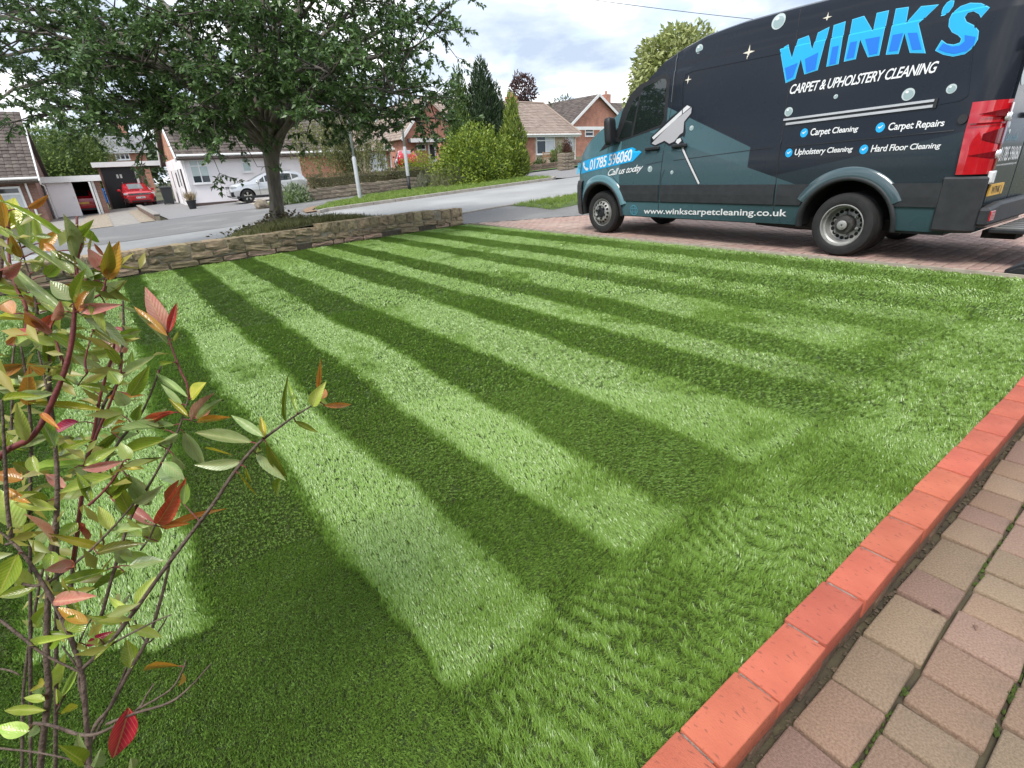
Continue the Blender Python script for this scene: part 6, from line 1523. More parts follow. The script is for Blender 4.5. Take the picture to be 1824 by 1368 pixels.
def soil_mound():
    # raised soil at the foot of the tree, held by the wall
    B = np.linspace(1.2, 5.4, 30); K = 12; mb = MB()
    for b in B:
        a0 = 9.66+.205*b+.26; w = 3.0*math.sin(PI*np.clip((b-1.0)/4.6, 0, 1))**.6+.05; h = .46*math.sin(PI*np.clip((b-.9)/4.8, 0, 1))**.8
        for k in range(K):
            f = k/(K-1); x, y = ba(b, a0+w*f); base_ = float(zba(b, a0+w*f))-.02; zz = max(base_, (h*.86+.03*noise.noise((b*2, f*5, 0)))*(1-sstep((f-.35)/.65))+.02) if f > 0 else h*.8
            mb.v.append((x, y, zz if f < 1 else base_-.05))
    n = len(B); mb.f = [(i*K+k, (i+1)*K+k, (i+1)*K+k+1, i*K+k+1) for i in range(n-1) for k in range(K-1)]; mb.m = [0]*len(mb.f)
    mb.build('soil_bed', nmat('bed_soil', (.05,.06,.02), (.10,.085,.05), 4, .95, .7, 30), None, smooth=True, kind='structure')
    r = RNG; n = 900; b = r.uniform(1.5, 5.2, n); a = 9.66+.205*b+.28+r.uniform(0, 1, n)**1.3*2.3; P = np.outer(b, N2)+np.outer(a, U2)
    hh = .46*np.sin(PI*np.clip((b-.9)/4.8, 0, 1))**.8*.86; w = 3.0*np.sin(PI*np.clip((b-1)/4.6, 0, 1))**.6; f = (a-(9.66+.205*b+.26))/np.maximum(w, .1)
    z = np.maximum(hh*(1-sstep((f-.35)/.65)), zba(b, a)-.03); sc = r.uniform(.4, 1.2, n); tv, tf = tuft(12, .09, .12, .012, 31, .9)
    scatter('bank_grass', np.c_[P, z], rot_euler(r.uniform(0, 6.28, n), r.uniform(0, .5, n), r.uniform(0, 6.28, n)), np.stack([sc]*3, -1), tv, tf, nmat('bank_blade', (.05,.10,.015), (.11,.17,.035), 3, .6, island=(.16,.15,.06), transl=.25))
    # ground ivy and dead leaves round the trunk
    n = 800; c = AT(505, 398, 11.85); p = np.c_[c[0]+r.normal(0, .55, n), c[1]+r.normal(-.05, .4, n), np.zeros(n)]; bb, aa = xy2ba(p[:, 0], p[:, 1])
    dd = np.hypot(p[:, 0]-c[0], p[:, 1]-c[1]); p[:, 2] = .40+.30*np.exp(-(dd/.42)**2)*r.uniform(0, 1, n)-.16*dd; k = (aa > 9.66+.205*bb+.05)
    leaves_mesh('ground_ivy', p[k], rdir(k.sum()), np.c_[r.normal(0, .4, k.sum()), r.normal(0, .4, k.sum()), np.ones(k.sum())], r.uniform(.05, .10, k.sum()), .8, nmat('ivy_leaf', (.05,.075,.02), (.10,.12,.035), 3, .7, island=(.17,.12,.07), transl=.15), None)
soil_mound()

def blob(name, label, cat, base, w, dpt, h, n, ls, wr, cols, shape='dome', group=None, up=.3, spread=1.0, core=True, trunk=None, seed=0, lump=.28, stiff=.0, lift=0.0):
    """shrub or tree crown: leaf-sized faces through the outer shell of a lumpy volume, with stems inside"""
    r = np.random.default_rng(seed+5); t = thing(name, label, cat, base, YAW, group)
    m = nmat(name+'_leaf', cols[0], cols[1], 2.2, .5, island=cols[2], transl=.25)
    n = int(n); dirs = r.normal(size=(n, 3)); dirs[:, 2] = np.abs(dirs[:, 2])*1.0-.12; dirs /= np.linalg.norm(dirs, axis=1, keepdims=True)
    rad = 1-np.abs(r.normal(0, .20, n))
    lp = np.array([noise.noise((d[0]*2.1+seed, d[1]*2.1, d[2]*2.1)) for d in dirs])+.5*np.array([noise.noise((d[0]*5+seed, d[1]*5, d[2]*5)) for d in dirs])
    k = (1+lump*lp)*rad
    if shape == 'dome': pos = np.c_[dirs[:, 0]*w/2*k, dirs[:, 1]*dpt/2*k, np.clip(dirs[:, 2], -.1, 1)*h*k]; pos[:, 2] = np.maximum(pos[:, 2], .03*h)
    elif shape == 'cone':
        f = 1-np.sqrt(r.uniform(0, 1, n)); f = np.clip(f, 0, .995); an = r.uniform(0, 2*PI, n); lp = np.array([noise.noise((math.cos(a)*1.6+seed, math.sin(a)*1.6, q*5)) for a, q in zip(an, f)])
        rr = ((1-f)**.75)*np.where(f < .12, .65+f*2.9, 1)*(1+lump*lp)*(1-np.abs(r.normal(0, .2, n))); pos = np.c_[np.cos(an)*rr*w/2, np.sin(an)*rr*dpt/2, f*h]; dirs = np.c_[np.cos(an), np.sin(an), np.full(n, .9)]
    elif shape == 'box':
        q = r.uniform(-1, 1, (n, 3)); ax = r.integers(0, 3, n); q[np.arange(n), ax] = np.where(r.random(n) < .5, -1, 1)*(1-np.abs(r.normal(0, .12, n))); q[:, 2] = np.where(ax == 2, np.abs(q[:, 2]), q[:, 2])
        lp = np.array([noise.noise((a*w*.6+seed, b*2, c)) for a, b, c in q]); pos = np.c_[q[:, 0]*w/2, q[:, 1]*dpt/2*(1+.4*lp), (q[:, 2]*.5+.5)*h*(1+lump*lp)]; dirs = q
    elif shape == 'ball': 
        dirs = r.normal(size=(n, 3)); dirs /= np.linalg.norm(dirs, axis=1, keepdims=True); lp = np.array([noise.noise((d[0]*1.9+seed, d[1]*1.9, d[2]*1.9)) for d in dirs])+.5*np.array([noise.noise((d[0]*5+seed, d[1]*5, d[2]*5)) for d in dirs])
        k = (1+lump*lp)*rad; pos = np.c_[dirs[:, 0]*w/2*k, dirs[:, 1]*dpt/2*k, h*.5+dirs[:, 2]*h*.5*k]
    pos[:, 2] += lift
    d = dirs*spread+r.normal(0, .55*(1-stiff), (n, 3)); d[:, 2] += up; nr = dirs+r.normal(0, .5, (n, 3)); nr[:, 2] += .6
    leaves_mesh('crown', pos, d, nr, r.uniform(.65, 1.3, n)*ls, wr, m, t)
    if core:
        bm = bmesh.new(); bmesh.ops.create_icosphere(bm, subdivisions=3, radius=1)
        for v in bm.verts:
            c = v.co.copy(); q = 1+lump*(noise.noise((c.x*2.1+seed, c.y*2.1, c.z*2.1))) ; s = .66*q
            if shape == 'cone': f = (c.z+1)/2; g = ((1-f)**.75)*.62+.01; hl = math.hypot(c.x, c.y) or 1; v.co = (c.x/hl*g*w/2*min(1, hl*3), c.y/hl*g*dpt/2*min(1, hl*3), f*h*.93)
            elif shape == 'box': v.co = (max(-1, min(1, c.x*1.6))*w*.47, max(-1, min(1, c.y*1.6))*dpt*.36, (max(-1, min(1, c.z*1.6))*.5+.5)*h*.84)
            elif shape == 'dome': v.co = (c.x*s*w/2, c.y*s*dpt/2, max(c.z, 0)*h*s*1.05)
            else: v.co = (c.x*s*w/2, c.y*s*dpt/2, h*.5+c.z*h*.5*s)
            v.co.z += lift
        me = bpy.data.meshes.new('shaded_core'); bm.to_mesh(me); bm.free(); me.materials.append(nmat(name+'_core_shade', tuple(x*.55 for x in cols[0]), tuple(x*.7 for x in cols[1]), 14, .95, 1.0, 30)); link(me, 'shaded_core', t, 'stuff')  # solid core in darkened leaf colours, stands for the shade inside
    if trunk: MB().tube([(0, 0, -.3), (.05, 0, trunk[0]*.5), (0, .05, trunk[0])], [trunk[1], trunk[1]*.8, trunk[1]*.6], 10).build('trunk', M['bark'], t, smooth=True)
    else: MB().tube([(0, 0, -.1), (.02, 0, h*.4)], [.05, .03], 8).build('stem', M['twig'], t)
    return t
def gz(px, py, Y):
    p = AT(px, py, Y); return (p[0], p[1], float(zf(p[0], p[1])))
def planting():
    # row of shrubs in the garden behind the verge
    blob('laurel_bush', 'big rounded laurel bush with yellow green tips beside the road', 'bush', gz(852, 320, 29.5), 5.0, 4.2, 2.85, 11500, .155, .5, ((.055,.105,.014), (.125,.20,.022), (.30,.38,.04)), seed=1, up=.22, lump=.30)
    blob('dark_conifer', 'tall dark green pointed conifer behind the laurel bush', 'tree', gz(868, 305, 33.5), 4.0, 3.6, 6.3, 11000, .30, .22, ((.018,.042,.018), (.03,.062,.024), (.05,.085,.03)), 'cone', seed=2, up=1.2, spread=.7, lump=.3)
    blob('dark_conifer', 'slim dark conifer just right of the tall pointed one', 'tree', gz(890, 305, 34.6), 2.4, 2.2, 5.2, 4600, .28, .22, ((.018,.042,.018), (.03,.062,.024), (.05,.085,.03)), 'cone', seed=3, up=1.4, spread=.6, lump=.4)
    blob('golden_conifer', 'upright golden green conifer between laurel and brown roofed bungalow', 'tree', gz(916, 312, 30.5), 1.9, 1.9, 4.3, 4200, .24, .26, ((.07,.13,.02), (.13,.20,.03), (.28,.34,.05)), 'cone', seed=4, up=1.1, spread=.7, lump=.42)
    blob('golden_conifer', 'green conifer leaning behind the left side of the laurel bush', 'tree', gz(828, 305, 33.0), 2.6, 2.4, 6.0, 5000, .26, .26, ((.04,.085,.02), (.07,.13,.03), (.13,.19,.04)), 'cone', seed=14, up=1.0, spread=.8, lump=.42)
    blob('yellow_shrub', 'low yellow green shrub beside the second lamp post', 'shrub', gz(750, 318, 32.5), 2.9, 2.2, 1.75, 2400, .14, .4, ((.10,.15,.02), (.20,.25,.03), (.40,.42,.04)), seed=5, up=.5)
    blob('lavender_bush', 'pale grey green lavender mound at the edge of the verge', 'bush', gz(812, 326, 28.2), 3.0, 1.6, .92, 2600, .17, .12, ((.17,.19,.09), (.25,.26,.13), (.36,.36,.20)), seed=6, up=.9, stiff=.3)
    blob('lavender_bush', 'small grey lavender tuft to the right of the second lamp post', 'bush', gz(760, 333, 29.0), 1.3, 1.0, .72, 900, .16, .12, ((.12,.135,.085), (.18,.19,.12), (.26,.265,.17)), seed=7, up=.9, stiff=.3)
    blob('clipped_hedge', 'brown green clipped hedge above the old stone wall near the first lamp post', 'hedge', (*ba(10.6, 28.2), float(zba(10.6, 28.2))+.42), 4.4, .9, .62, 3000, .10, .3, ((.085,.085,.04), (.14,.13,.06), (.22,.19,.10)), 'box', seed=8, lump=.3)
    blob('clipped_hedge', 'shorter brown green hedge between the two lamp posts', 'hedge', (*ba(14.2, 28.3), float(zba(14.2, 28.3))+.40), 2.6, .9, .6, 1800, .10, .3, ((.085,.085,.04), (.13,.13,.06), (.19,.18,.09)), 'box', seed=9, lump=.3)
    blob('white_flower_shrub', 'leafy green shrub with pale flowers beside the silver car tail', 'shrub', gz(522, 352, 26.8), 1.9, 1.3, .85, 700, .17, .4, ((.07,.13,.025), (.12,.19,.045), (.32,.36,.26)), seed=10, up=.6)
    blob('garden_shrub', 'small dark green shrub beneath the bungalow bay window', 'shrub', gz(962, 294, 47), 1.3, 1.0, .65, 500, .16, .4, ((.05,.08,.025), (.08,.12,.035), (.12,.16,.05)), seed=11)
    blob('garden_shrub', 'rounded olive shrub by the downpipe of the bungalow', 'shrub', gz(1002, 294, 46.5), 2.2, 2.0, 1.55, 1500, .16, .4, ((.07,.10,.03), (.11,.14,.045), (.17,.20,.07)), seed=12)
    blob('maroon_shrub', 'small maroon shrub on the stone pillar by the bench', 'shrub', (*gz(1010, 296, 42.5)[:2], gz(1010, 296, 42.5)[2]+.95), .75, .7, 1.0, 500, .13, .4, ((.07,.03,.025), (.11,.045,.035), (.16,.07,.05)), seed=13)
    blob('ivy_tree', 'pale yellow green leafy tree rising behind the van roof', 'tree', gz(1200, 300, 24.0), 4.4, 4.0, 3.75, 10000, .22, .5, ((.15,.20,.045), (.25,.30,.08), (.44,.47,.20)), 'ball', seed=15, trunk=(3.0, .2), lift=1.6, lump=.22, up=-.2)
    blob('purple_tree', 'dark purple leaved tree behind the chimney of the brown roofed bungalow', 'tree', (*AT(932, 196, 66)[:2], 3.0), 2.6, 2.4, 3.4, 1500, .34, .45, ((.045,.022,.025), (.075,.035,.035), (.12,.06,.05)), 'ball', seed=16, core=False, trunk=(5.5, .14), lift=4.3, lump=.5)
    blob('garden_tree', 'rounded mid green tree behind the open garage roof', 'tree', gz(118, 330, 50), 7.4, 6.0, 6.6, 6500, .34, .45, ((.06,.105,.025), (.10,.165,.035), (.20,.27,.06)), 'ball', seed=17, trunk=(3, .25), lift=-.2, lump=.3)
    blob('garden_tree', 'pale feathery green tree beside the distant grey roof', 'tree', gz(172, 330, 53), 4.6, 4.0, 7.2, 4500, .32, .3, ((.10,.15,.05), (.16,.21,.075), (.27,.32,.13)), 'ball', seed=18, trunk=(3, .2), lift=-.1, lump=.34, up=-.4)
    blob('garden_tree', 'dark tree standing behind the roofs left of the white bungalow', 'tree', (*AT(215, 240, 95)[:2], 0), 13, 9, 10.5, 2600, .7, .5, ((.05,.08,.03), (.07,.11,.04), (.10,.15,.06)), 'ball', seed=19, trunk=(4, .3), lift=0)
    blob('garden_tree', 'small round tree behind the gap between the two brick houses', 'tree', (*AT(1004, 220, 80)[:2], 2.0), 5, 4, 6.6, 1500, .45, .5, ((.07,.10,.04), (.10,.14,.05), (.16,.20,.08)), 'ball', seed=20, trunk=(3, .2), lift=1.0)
    t = thing('plant_pot', 'small black pot of dry grass by the white wall corner', 'plant pot', GT(344, 372), YAW)
    MB().lathe([(0, 0), (.17, 0), (.24, .40), (.26, .40), (.26, .45), (.22, .45), (.21, .40), (0, .38)], 20, axis='z').build('pot', M['black_plastic'], t, autos=40)
    r = RNG; n = 160; d = np.c_[r.normal(0, .4, n), r.normal(0, .4, n), np.full(n, 1.0)]
    leaves_mesh('dry_grass', np.c_[r.normal(0, .07, n), r.normal(0, .07, n), np.full(n, .38)], d, rdir(n), r.uniform(.3, .62, n), .06, nmat('straw', (.42,.33,.20), (.55,.45,.30), 4, .8, transl=.2), t)
    t = thing('plant_pot', 'dark plant pot with a slim green plant under the bungalow window', 'plant pot', gz(986, 293, 47.2), YAW)
    MB().lathe([(0, 0), (.22, 0), (.30, .5), (.26, .5), (0, .46)], 18, axis='z').build('pot', M['black_plastic'], t, autos=40)
    leaves_mesh('plant', np.c_[r.normal(0, .1, n), r.normal(0, .1, n), r.uniform(.45, 1.0, n)], d, rdir(n), r.uniform(.2, .35, n), .3, M['verge_grass'], t)
planting()
def birch():
    b = gz(628, 335, 30.5); r = random.Random(9); t = thing('birch_tree', 'weeping birch with hanging pale green leaves behind the first lamp post', 'tree', b, YAW)
    bt = nmat('birch_bark', (.30,.27,.24), (.45,.42,.38), 6, .9, .4, c3=(.08,.07,.06), s3=5, stretch=(1, 1, 2.5))
    m = MB(); m.tube([(0, 0, -.3), (.05, 0, 1.6), (-.1, 0, 3.2), (.05, .1, 5.2)], [.13, .11, .085, .04], 12); pos = []; dr = []; st = MB()
    for i in range(26):
        z0 = r.uniform(1.5, 5.0); an = r.uniform(0, 2*PI); rr = r.uniform(.6, 3.0); e = Vector((math.cos(an)*rr, math.sin(an)*rr*.8, z0+r.uniform(.1, .9)))
        C = curve_pts((0, 0, z0), e, (math.cos(an)*.4, math.sin(an)*.4, .7), 6, .15, i); m.tube(C, [.035, .03, .024, .018, .013, .009, .006], 6, cap=False)
        for s in range(15):
            c = C[1+r.randrange(6)]+Vector((r.gauss(0, .15), r.gauss(0, .15), 0)); l = r.uniform(.7, 2.2); l = min(l, c.z-.7) 
            if l < .3: continue
            pts = [c+Vector((.10*math.sin(k+i), .10*math.cos(k*1.3+s), -l*k/5)) for k in range(6)]; st.tube(pts, [.006, .005, .004, .003, .003, .002], 3, cap=False)
            for k in range(int(l*26)):
                f = r.random()*5; q = pts[int(f)].lerp(pts[min(int(f)+1, 5)], f-int(f)); pos.append(q+Vector((r.gauss(0, .04), r.gauss(0, .04), 0))); dr.append((r.gauss(0, .5), r.gauss(0, .5), -1))
    m.build('trunk', bt, t, smooth=True); st.build('strands', M['twig'], t, fixn=False, kind='stuff'); n = len(pos)
    leaves_mesh('crown', np.array(pos), np.array(dr), rdir(n), RNG.uniform(.08, .15, n), .5, nmat('birch_leaf', (.10,.13,.035), (.16,.19,.055), 1.5, .5, island=(.26,.27,.10), transl=.3), t)
birch()
# ================================================================== red-tipped shrub beside the viewer
STEMS = """
.00 11 9 3 : 70,1500 72,1368 81,1285 87,1229 83,1172 85,1077 91,982 100,926 102,850 96,780 85,700 68,625
.02 12 8 4 : -60,900 0,812 60,775 100,700 125,625 134,540 137,470 137,385
.03 9 8 2.5 : 160,1500 159,1368 151,1248 144,1191 114,1107 76,1039 40,985 15,960 -20,930
.03 8 6 1.5 : 150,1250 144,1198 189,1153 242,1085 288,1020 333,960 379,899 417,842 458,792 500,759 530,738 556,722 572,708
.05 6 5 2 : 60,1288 95,1293 151,1310 197,1297 246,1263 260,1240 275,1217
.06 5 4 2 : 190,1290 242,1270 303,1251 341,1221 376,1182
.05 4 3 1.5 : 246,1263 303,1229 325,1195 331,1175
.07 4 3 2.5 : -30,1330 0,1333 76,1342 151,1361 200,1390
.04 6 5 4 : -20,1090 0,1104 57,1149 83,1168 144,1198
-.08 7 6 3 : 150,1420 163,1308 197,1259 227,1202 265,1134 288,1062 303,1001 309,983
-.02 6 4 1.8 : 180,1100 205,1010 230,930 250,890 271,855 300,801 318,765 329,730 337,705
.02 4 3.2 1.6 : 337,712 333,684 321,659 304,613 298,595 292,585
-.10 6 5 3 : 130,1000 150,851 167,772 179,705 200,634 205,600
-.12 7 5 3 : 120,1100 154,822 167,792 185,720 208,684 217,622 220,580 219,534
-.06 5 4 3 : 160,870 208,793 230,765 246,747 267,705 287,651
-.05 6 5 3 : 55,1450 54,900 56,788 50,705 45,660 37,617
-.08 7 6 2.5 : 98,1500 102,900 100,810 90,705 88,640 85,622
-.03 6 5 2.5 : 46,600 46,547 29,513 17,467 15,405 12,370
.05 8 7 6 : 2,420 3,440 2,475 -3,500
.03 7 6 4 : 20,960 12,890 8,800 3,712
-.09 4 4 2.5 : 20,780 22,700 23,640 27,612
-.04 5 3.5 2 : 67,560 60,520 52,490 34,430
.02 5 4 2 : 137,556 160,535 181,522 187,505 192,480
.03 4 3 1.6 : 137,470 143,445 150,422
.01 4 3 1.6 : 155,665 152,640 165,590
.00 6 4 2.5 : 118,655 110,640 105,625 97,600 80,590 60,585
-.03 5 4 2.5 : 150,830 170,780 195,720 207,690 215,665 218,640
.04 5 3.5 2 : 158,900 180,880 205,850 218,825 223,820
-.05 4 3 2 : 250,980 265,960 277,935 285,925
-.04 5 4 2.5 : 10,970 42,960 50,940 55,920
.02 4 3 2 : 144,1198 125,1170 110,1150
.02 4 3 2 : 139,1150 152,1120 163,1103
.00 4 3 2 : 100,1270 115,1240 135,1205 150,1185
-.06 3 3 2 : 240,1105 262,1145 287,1117 297,1100
-.12 5 5 4 : 40,1400 42,1230 60,1100 75,1020 85,980
-.11 5 4 3 : 160,1330 200,1250 225,1190 232,1160
.03 4 3 2 : 189,1153 230,1130 280,1105 305,1095
.01 5 4 3 : 40,1040 80,1040 150,990 210,930 244,890
.05 3 3 2 : -10,1190 20,1195 35,1203
"""
LEAFA = """85,360 90,105 180 Y|228,500 225,240 150 G|600,490 20,40 55 G|605,600 500,265 145 P|605,360 760,455 90 G|600,740 80,400 50 P|620,1090 20,620 75 P|605,720 440,560 105 P|700,770 960,625 85 G|880,770 950,500 130 O|860,720 900,520 100 Y|840,700 730,530 100 K|845,575 765,475 30 R|870,880 1000,765 65 G|600,930 430,780 130 P|640,1030 700,850 85 O|620,1100 360,965 90 P|440,950 260,860 75 P|680,1070 1015,1250 110 P|660,1060 835,1050 50 G|750,1170 890,1260 95 D|980,1360 840,1250 90 K|1000,1360 1035,1280 40 K|1370,1190 1210,870 130 K|1370,1200 1430,980 60 R|1360,1225 1110,980 70 O|1370,1300 1130,1070 40 P|1395,1260 1435,1190 35 G|280,710 360,570 95 G|370,740 490,640 95 G|390,1020 190,960 85 G|240,1090 0,1100 85 Y|310,1220 10,1150 75 R|340,1160 220,1040 110 O|350,1150 430,1050 90 R|440,1100 500,980 90 K|480,1310 390,1150 95 G|120,1050 0,920 130 O|170,590 90,420 65 O|330,540 470,370 85 O|460,540 370,480 65 O|170,620 30,540 70 G|140,830 0,800 80 G|230,190 380,80 55 O|60,1300 170,1200 75 O|570,1200 610,1100 75 P|140,1310 300,1240 65 P|40,350 -10,60 110 O|980,980 1115,1025 28 P|1030,1190 900,1130 32 R|250,860 120,700 75 P|230,880 20,850 80 G|330,480 270,260 60 L|560,1000 520,900 70 G|700,1000 760,860 60 P|520,1020 450,1130 70 L|90,430 0,330 90 L|300,1000 200,900 70 O|420,420 300,410 40 P|860,960 830,1110 22 K|740,740 480,560 70 D|760,780 620,600 60 P"""
LEAFB = """430,200 0,340 105 P|500,220 460,330 110 L|860,310 610,160 85 P|980,230 850,50 70 G|965,385 890,290 110 G|970,390 1055,340 70 Y|1065,480 1195,310 115 G|1060,300 1070,120 50 G|1000,300 1260,165 75 P|1410,210 1200,215 45 G|1275,290 1459,440 42 P|1020,560 950,440 110 P|1000,640 880,580 90 G|840,740 960,650 65 G|820,900 1000,740 75 G|700,850 560,750 85 G|640,690 335,755 115 M|845,600 250,520 62 Y|690,880 460,850 48 G|150,700 30,690 55 G|70,770 200,690 130 P|450,790 180,875 85 P|1420,610 1230,670 55 R|1430,720 980,780 85 P|1370,830 1040,960 110 G|1060,1000 990,870 100 L|1000,1010 650,1085 80 K|720,1030 280,1105 80 L|930,1130 550,1260 120 L|1050,1130 910,1300 105 G|1200,1368 1070,1140 130 P|1320,1020 1459,1150 110 P|1370,1368 1459,1180 100 R|190,1160 -20,1130 135 O|390,1340 170,1270 115 G|1030,1030 1300,980 55 D|1010,1060 1160,1080 70 Y|545,1250 400,1140 85 K|240,1100 110,1030 100 G|330,620 420,700 50 O|900,260 700,380 60 L|780,560 640,490 50 Y|360,300 300,240 70 O|1100,680 1130,580 75 G|900,780 1010,730 60 O|520,340 440,330 70 L|600,1060 700,1130 70 P|880,1090 740,1110 60 Y|220,400 20,380 65 G|200,480 0,440 60 P|640,400 520,300 55 G|730,420 900,380 55 G|800,700 1000,690 60 O"""
LEAFC = """610,650 680,545 130 Y|590,770 470,660 42 Y|500,740 345,790 42 R|610,800 725,595 72 K|620,780 735,705 62 R|650,790 815,665 48 P|650,810 870,790 38 O|590,640 380,470 42 P|550,690 420,560 42 P|560,870 690,1070 92 P|1030,945 690,890 92 P|950,1070 660,1105 78 P|1100,905 905,775 62 P|1105,910 1080,780 42 Y|1255,815 1240,530 22 G|1330,740 1270,530 36 G|1430,700 1480,590 80 L|1440,690 1500,680 60 L|1465,580 1485,420 30 O|1490,650 1515,590 52 O|1505,690 1705,700 42 O|1310,800 1450,870 42 G|1120,945 1240,1185 72 G|1050,1015 1220,1190 72 P|1215,1180 1210,1295 70 G|930,1145 1050,1300 14 Y|980,1110 1020,1190 18 Y|530,1220 420,1070 130 P|330,1368 205,1170 120 P|560,1368 580,1220 62 G|70,1320 200,1170 85 G|440,860 300,800 50 D|1080,990 1050,1010 30 L|700,980 880,1030 14 Y|490,1030 560,1110 60 P|260,880 150,930 60 P|380,960 480,900 60 P"""
LEAFD = """780,160 570,30 55 K|790,150 900,-10 80 R|800,160 940,150 34 O|820,180 1025,75 38 O|720,210 540,170 65 G|790,240 740,140 80 G|640,360 800,330 65 P|530,270 300,210 42 Y|540,380 280,440 55 G|630,385 460,490 55 G|680,560 760,430 62 L|650,590 540,515 34 L|610,640 460,615 38 G|640,660 790,710 52 L|600,680 470,810 55 G|655,870 630,740 72 G|385,150 425,230 52 M|375,365 310,360 52 R|440,645 300,565 55 O|160,750 400,710 38 L|430,760 530,700 42 M|640,1065 570,1320 115 M|910,890 925,930 42 O|900,860 690,860 20 O|230,1080 60,1080 48 L|225,1030 130,1020 42 L|220,960 150,930 65 Y|215,1000 135,1000 55 P|150,1180 -10,1160 75 L|290,980 350,810 34 L|310,1010 390,850 32 L|300,1100 365,1070 42 Y|420,1340 290,1260 65 G|430,1320 385,1260 60 P|450,1368 490,1270 55 P|640,1400 635,1325 50 P|90,300 10,480 105 G|105,170 20,-10 110 L|105,170 -10,100 42 K|380,490 290,510 55 Y|330,680 420,610 110 G|240,740 330,690 90 G|230,160 170,250 70 P|560,180 500,70 60 L|620,100 600,0 70 G|480,300 640,240 55 D|640,340 590,260 70 P|280,1050 270,980 30 L|500,720 420,740 50 L|200,1160 140,1210 40 P"""
def build_shrub():
    LC = {'Y': ((.34,.36,.025), (.46,.42,.04)), 'G': ((.16,.25,.02), (.25,.33,.03)), 'P': ((.29,.41,.14), (.42,.52,.24)), 'R': ((.50,.065,.04), (.60,.12,.06)), 'O': ((.46,.17,.03), (.50,.27,.04)), 'K': ((.55,.20,.16), (.60,.32,.24)), 'M': ((.36,.012,.045), (.45,.02,.05)), 'L': ((.36,.50,.07), (.50,.60,.15)), 'D': ((.085,.11,.02), (.13,.15,.025))}
    mats = {k: leafmat('shrub_leaf_'+k.lower(), a, b, tuple(.55*q+.45*w for q, w in zip(b, (.55, .45, .16)))) for k, (a, b) in LC.items()}
    def leafmesh(var, mat):
        r = random.Random(var*17+3); mb = MB(); n = 9; curl = [-.16, .10, -.34, .05][var]; cup = [.22, .34, .14, .28][var]; side = [.05, -.06, .09, -.03][var]
        rows = []
        for i in range(n+1):
            t = i/n; w = math.sin(PI*min(1, t**.82*1.0))**.9*.5*(1-.15*t) if 0 < t < 1 else .012; x = t; z = curl*t*t+.0; yb = side*math.sin(PI*t)
            jit = .02*math.sin(t*19+var)
            rows.append([(x, yb-w, z+cup*w*1.1+jit*w), (x, yb-w*.5, z+cup*w*.35), (x, yb, z-.012), (x, yb+w*.5, z+cup*w*.35), (x, yb+w, z+cup*w*1.1-jit*w)])
        mb.v = [p for q in rows for p in q]
        for i in range(n):
            for j in range(4): mb.f.append((i*5+j, i*5+j+1, (i+1)*5+j+1, (i+1)*5+j)); mb.m.append(0)
        return mb.mesh('leaf', mat, smooth=True, fixn=False)
    LM = {}
    Yof = lambda py, off: .60+.30*np.clip((1368-py)/988, -.3, 1.1)-off
    t = thing('red_tipped_shrub', 'red tipped evergreen shrub with bare woody stems at the near edge of the lawn', 'shrub', (-.95, .42, 0))
    bk = nmat('shrub_bark', (.085,.058,.045), (.15,.11,.085), 30, .85, .6, 90, rnd=.15); rb = nmat('shrub_bark_red', (.13,.028,.03), (.22,.05,.045), 25, .6, .2, 90, rnd=.15)
    samp = []
    for li, line in enumerate([l for l in STEMS.strip().split('\n')]):
        hd, pt = line.split(':'); off, w0, w1, w2 = map(float, hd.split()); pts = [tuple(map(float, q.split(','))) for q in pt.split()]
        W = []; 
        n = len(pts)
        for i, (px, py) in enumerate(pts):
            Y = float(Yof(py, off)); P = AT(px, py, Y)
            if P[2] < .0 and i > 0: pass
            W.append(Vector(P)); 
        W2 = []; R2 = []
        for i in range(n-1):
            for k in range(4):
                f = k/4; a = W[max(i-1, 0)]; b = W[i]; c = W[i+1]; d = W[min(i+2, n-1)]
                W2.append(.5*((2*b)+(-a+c)*f+(2*a-5*b+4*c-d)*f*f+(-a+3*b-3*c+d)*f**3)); tt = (i+f)/(n-1); wpx = w0+(w1-w0)*min(1, tt*1.6) if tt < .6 else w1+(w2-w1)*(tt-.6)/.4
                R2.append((wpx, tt))
        W2.append(W[-1]); R2.append((w2, 1.0)); rad = []
        rr = random.Random(li)
        for p, (wpx, tt) in zip(W2, R2):
            q = proj(p); rad.append(wpx*.5*q[2]/FPX*(1+.10*rr.uniform(-1, 1))); samp.append((q[0], q[1], p.y))
        # bring cut-off lower ends to the root
        if pts[0][1] > 1360: W2 = [Vector((-.95+.05*math.sin(li), .42+.05*math.cos(li*2), -.04)), Vector((-.95, .42, 0)).lerp(W2[0], .6)+Vector((0, 0, -.02))]+W2; rad = [rad[0]*1.1, rad[0]*1.05]+rad
        topred = pts[-1][1] < 900 and w2 <= 4.2
        mb = MB().tube(W2, rad, 9)
        o = mb.build('stem', [rb if (topred and li in (1, 5, 11, 12, 17, 18, 22, 23, 24, 25, 26, 27, 28, 29, 30, 8)) else bk], t, world=True, smooth=True)
    S = np.array(samp); r = random.Random(12); cnt = 0
    pet = MB()
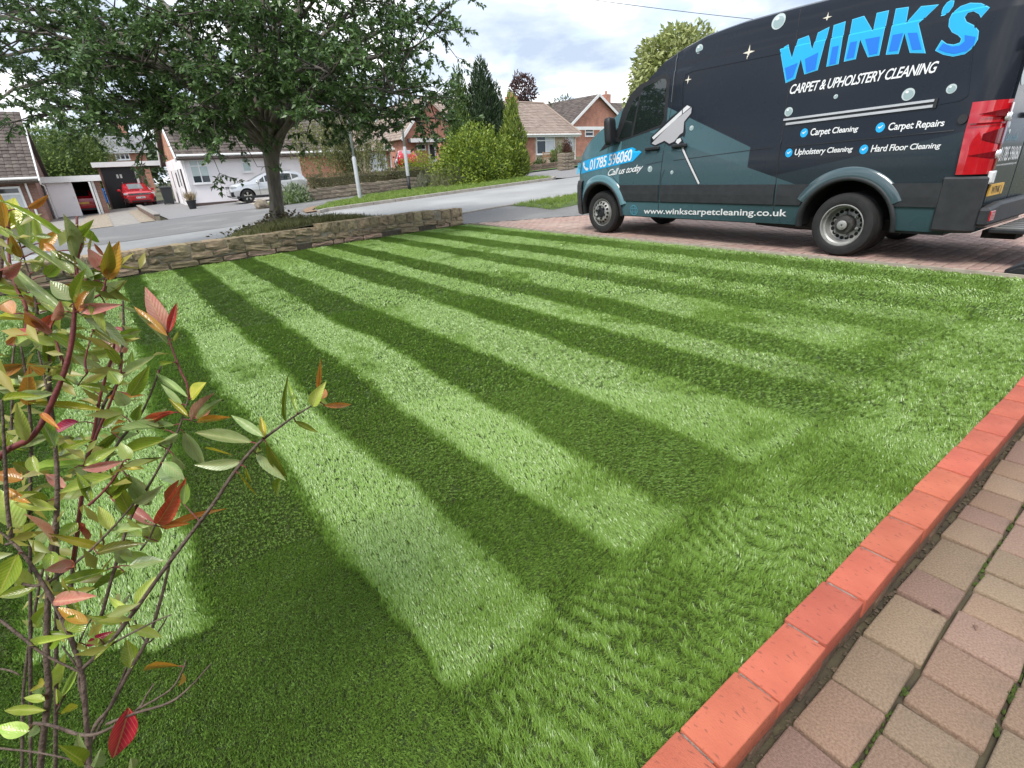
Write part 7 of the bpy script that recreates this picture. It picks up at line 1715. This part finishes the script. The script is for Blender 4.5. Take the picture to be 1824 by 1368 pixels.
    def put(bx, by, tx, ty, wpx, c):
        nonlocal cnt
        k = np.argmin((S[:, 0]-bx)**2+(S[:, 1]-by)**2); Y0 = S[k, 2]+r.uniform(-.015, .015); near = math.hypot(S[k, 0]-bx, S[k, 1]-by)
        Y1 = Y0+r.uniform(-.035, .05); b = Vector(AT(bx, by, Y0)); tip = Vector(AT(tx, ty, Y1)); d = tip-b; ln = d.length
        if tip.z < .01 or b.z < .01: return
        q = proj(b); w = wpx*q[2]/FPX
        x = d.normalized(); view = (Vector((0, 0, CAMH))-b).normalized(); nz = view+Vector((r.gauss(0, .28), r.gauss(0, .28), r.gauss(.2, .28))); y = nz.cross(x).normalized(); z = x.cross(y)
        if near < 45 and near > 1.5:
            s0 = Vector(AT(S[k, 0], S[k, 1], S[k, 2])); pet.tube([s0, (s0+b)/2+Vector((0, 0, .002)), b+x*ln*.05], [.0013, .0011, .0009], 5, cap=False)
        v = r.randrange(4); key = (v, c)
        if key not in LM: LM[key] = leafmesh(v, mats[c])
        o = bpy.data.objects.new('leaf', LM[key]); COL.objects.link(o); o.parent = t
        Mx = Matrix((x, y, z)).transposed().to_4x4() @ Matrix.Diagonal((ln*1.12, w*1.05, ln*r.uniform(.7, 1.1), 1)); Mx.translation = b-Vector(t.location); o.matrix_local = Mx; cnt += 1
    for txt, ox, oy, sc in ((LEAFA, 0, 330, 4.56), (LEAFB, 0, 600, 4.56), (LEAFC, 180, 540, 3.8), (LEAFD, 0, 880, 2.8025)):
        for e in txt.split('|'):
            a, b, w, c = e.split(); ax, ay = map(float, a.split(',')); bx, by = map(float, b.split(','))
            put(ox+ax/sc, oy+ay/sc, ox+bx/sc, oy+by/sc, float(w)/sc, c)
    # fill leaves along the upper stems
    for i in range(125):
        k = r.randrange(len(S)); px, py = S[k, 0], S[k, 1]
        if not (350 < py < 1080) or px > 250 or px < -40: continue
        an = r.uniform(0, 2*PI); l = r.uniform(40, 76); put(px, py, px+l*math.cos(an), py+l*.8*math.sin(an), r.uniform(14, 25), r.choice('GGGGPLLYOK'))
    # smaller inner leaves, joined
    pos = []; dr = []
    for i in range(420):
        k = r.randrange(len(S)); px, py = S[k, 0], S[k, 1]
        if not (360 < py < 1150) or px > 230 or px < -60: continue
        pos.append(AT(px+r.gauss(0, 22), py+r.gauss(0, 22), S[k, 2]+r.gauss(.03, .05))); dr.append((r.gauss(0, 1), r.gauss(0, .7), r.gauss(.2, .6)))
    pos = np.array(pos)-np.array(t.location); n = len(pos)
    leaves_mesh('inner_leaves', pos, np.array(dr), np.c_[RNG.normal(0, .5, n), RNG.normal(-.5, .4, n), RNG.normal(.8, .3, n)], RNG.uniform(.03, .055, n), .34, nmat('shrub_inner_leaf', (.12,.16,.025), (.25,.30,.06), 20, .35, island=(.42,.36,.08), transl=.3), t)
    pet.build('petioles', rb, t, world=True, fixn=False, kind='stuff')
build_shrub()
# ================================================================== the houses on this side of the road (unseen, added beside and behind the viewer for the van to reflect)
def near_houses():
    for nm, lb, b, a, W, D, rot in (('added_house_behind', 'unseen brick bungalow added behind the paved path for the van to reflect', 7.5, -2.6, 14.0, 8.0, PI), ('added_house_beside', 'unseen brick bungalow added beyond the shrub for the van to reflect', -8.6, 4.6, 9.0, 9.0, PI)):
        H = Bld(nm, lb, 'bungalow', b, a, -.12, rot); ze, zr, yr = 2.55, 5.2, D/2; sl = (zr-ze)/yr
        H.box('wall', M['brick_dark'], 0, W, 0, D, -.3, ze)
        for x in (.02, W-.3): H.part(MB().prism([(0, ze), (D, ze), (yr, zr)], 'x', x, x+.28), 'gable_wall', M['brick_dark'])
        for y in (-.45, D+.45): tiled(H.t, (-.3, y, ze-.25), (W+.3, y, ze-.25), (-.3, yr, zr+.1), (W+.3, yr, zr+.1), M['tile_dark'], .4, .4, seed=40)
        H.box('fascia', M['fascia'], -.3, W+.3, -.40, -.34, ze-.3, ze-.1)
        H.window(1.2, 3.6, .7, 2.1, 0, 3, .28, fw=.07); H.window(W-4.2, W-1.8, .7, 2.1, 0, 3, .28, fw=.07)
        d = H.box('front_door', M['upvc'], W/2-.5, W/2+.5, -.06, -.002, -.1, 2.1); MB().box(W/2-.3, W/2+.3, -.075, -.062, 1.1, 1.9).build('pane', M['pane'], d)
near_houses()
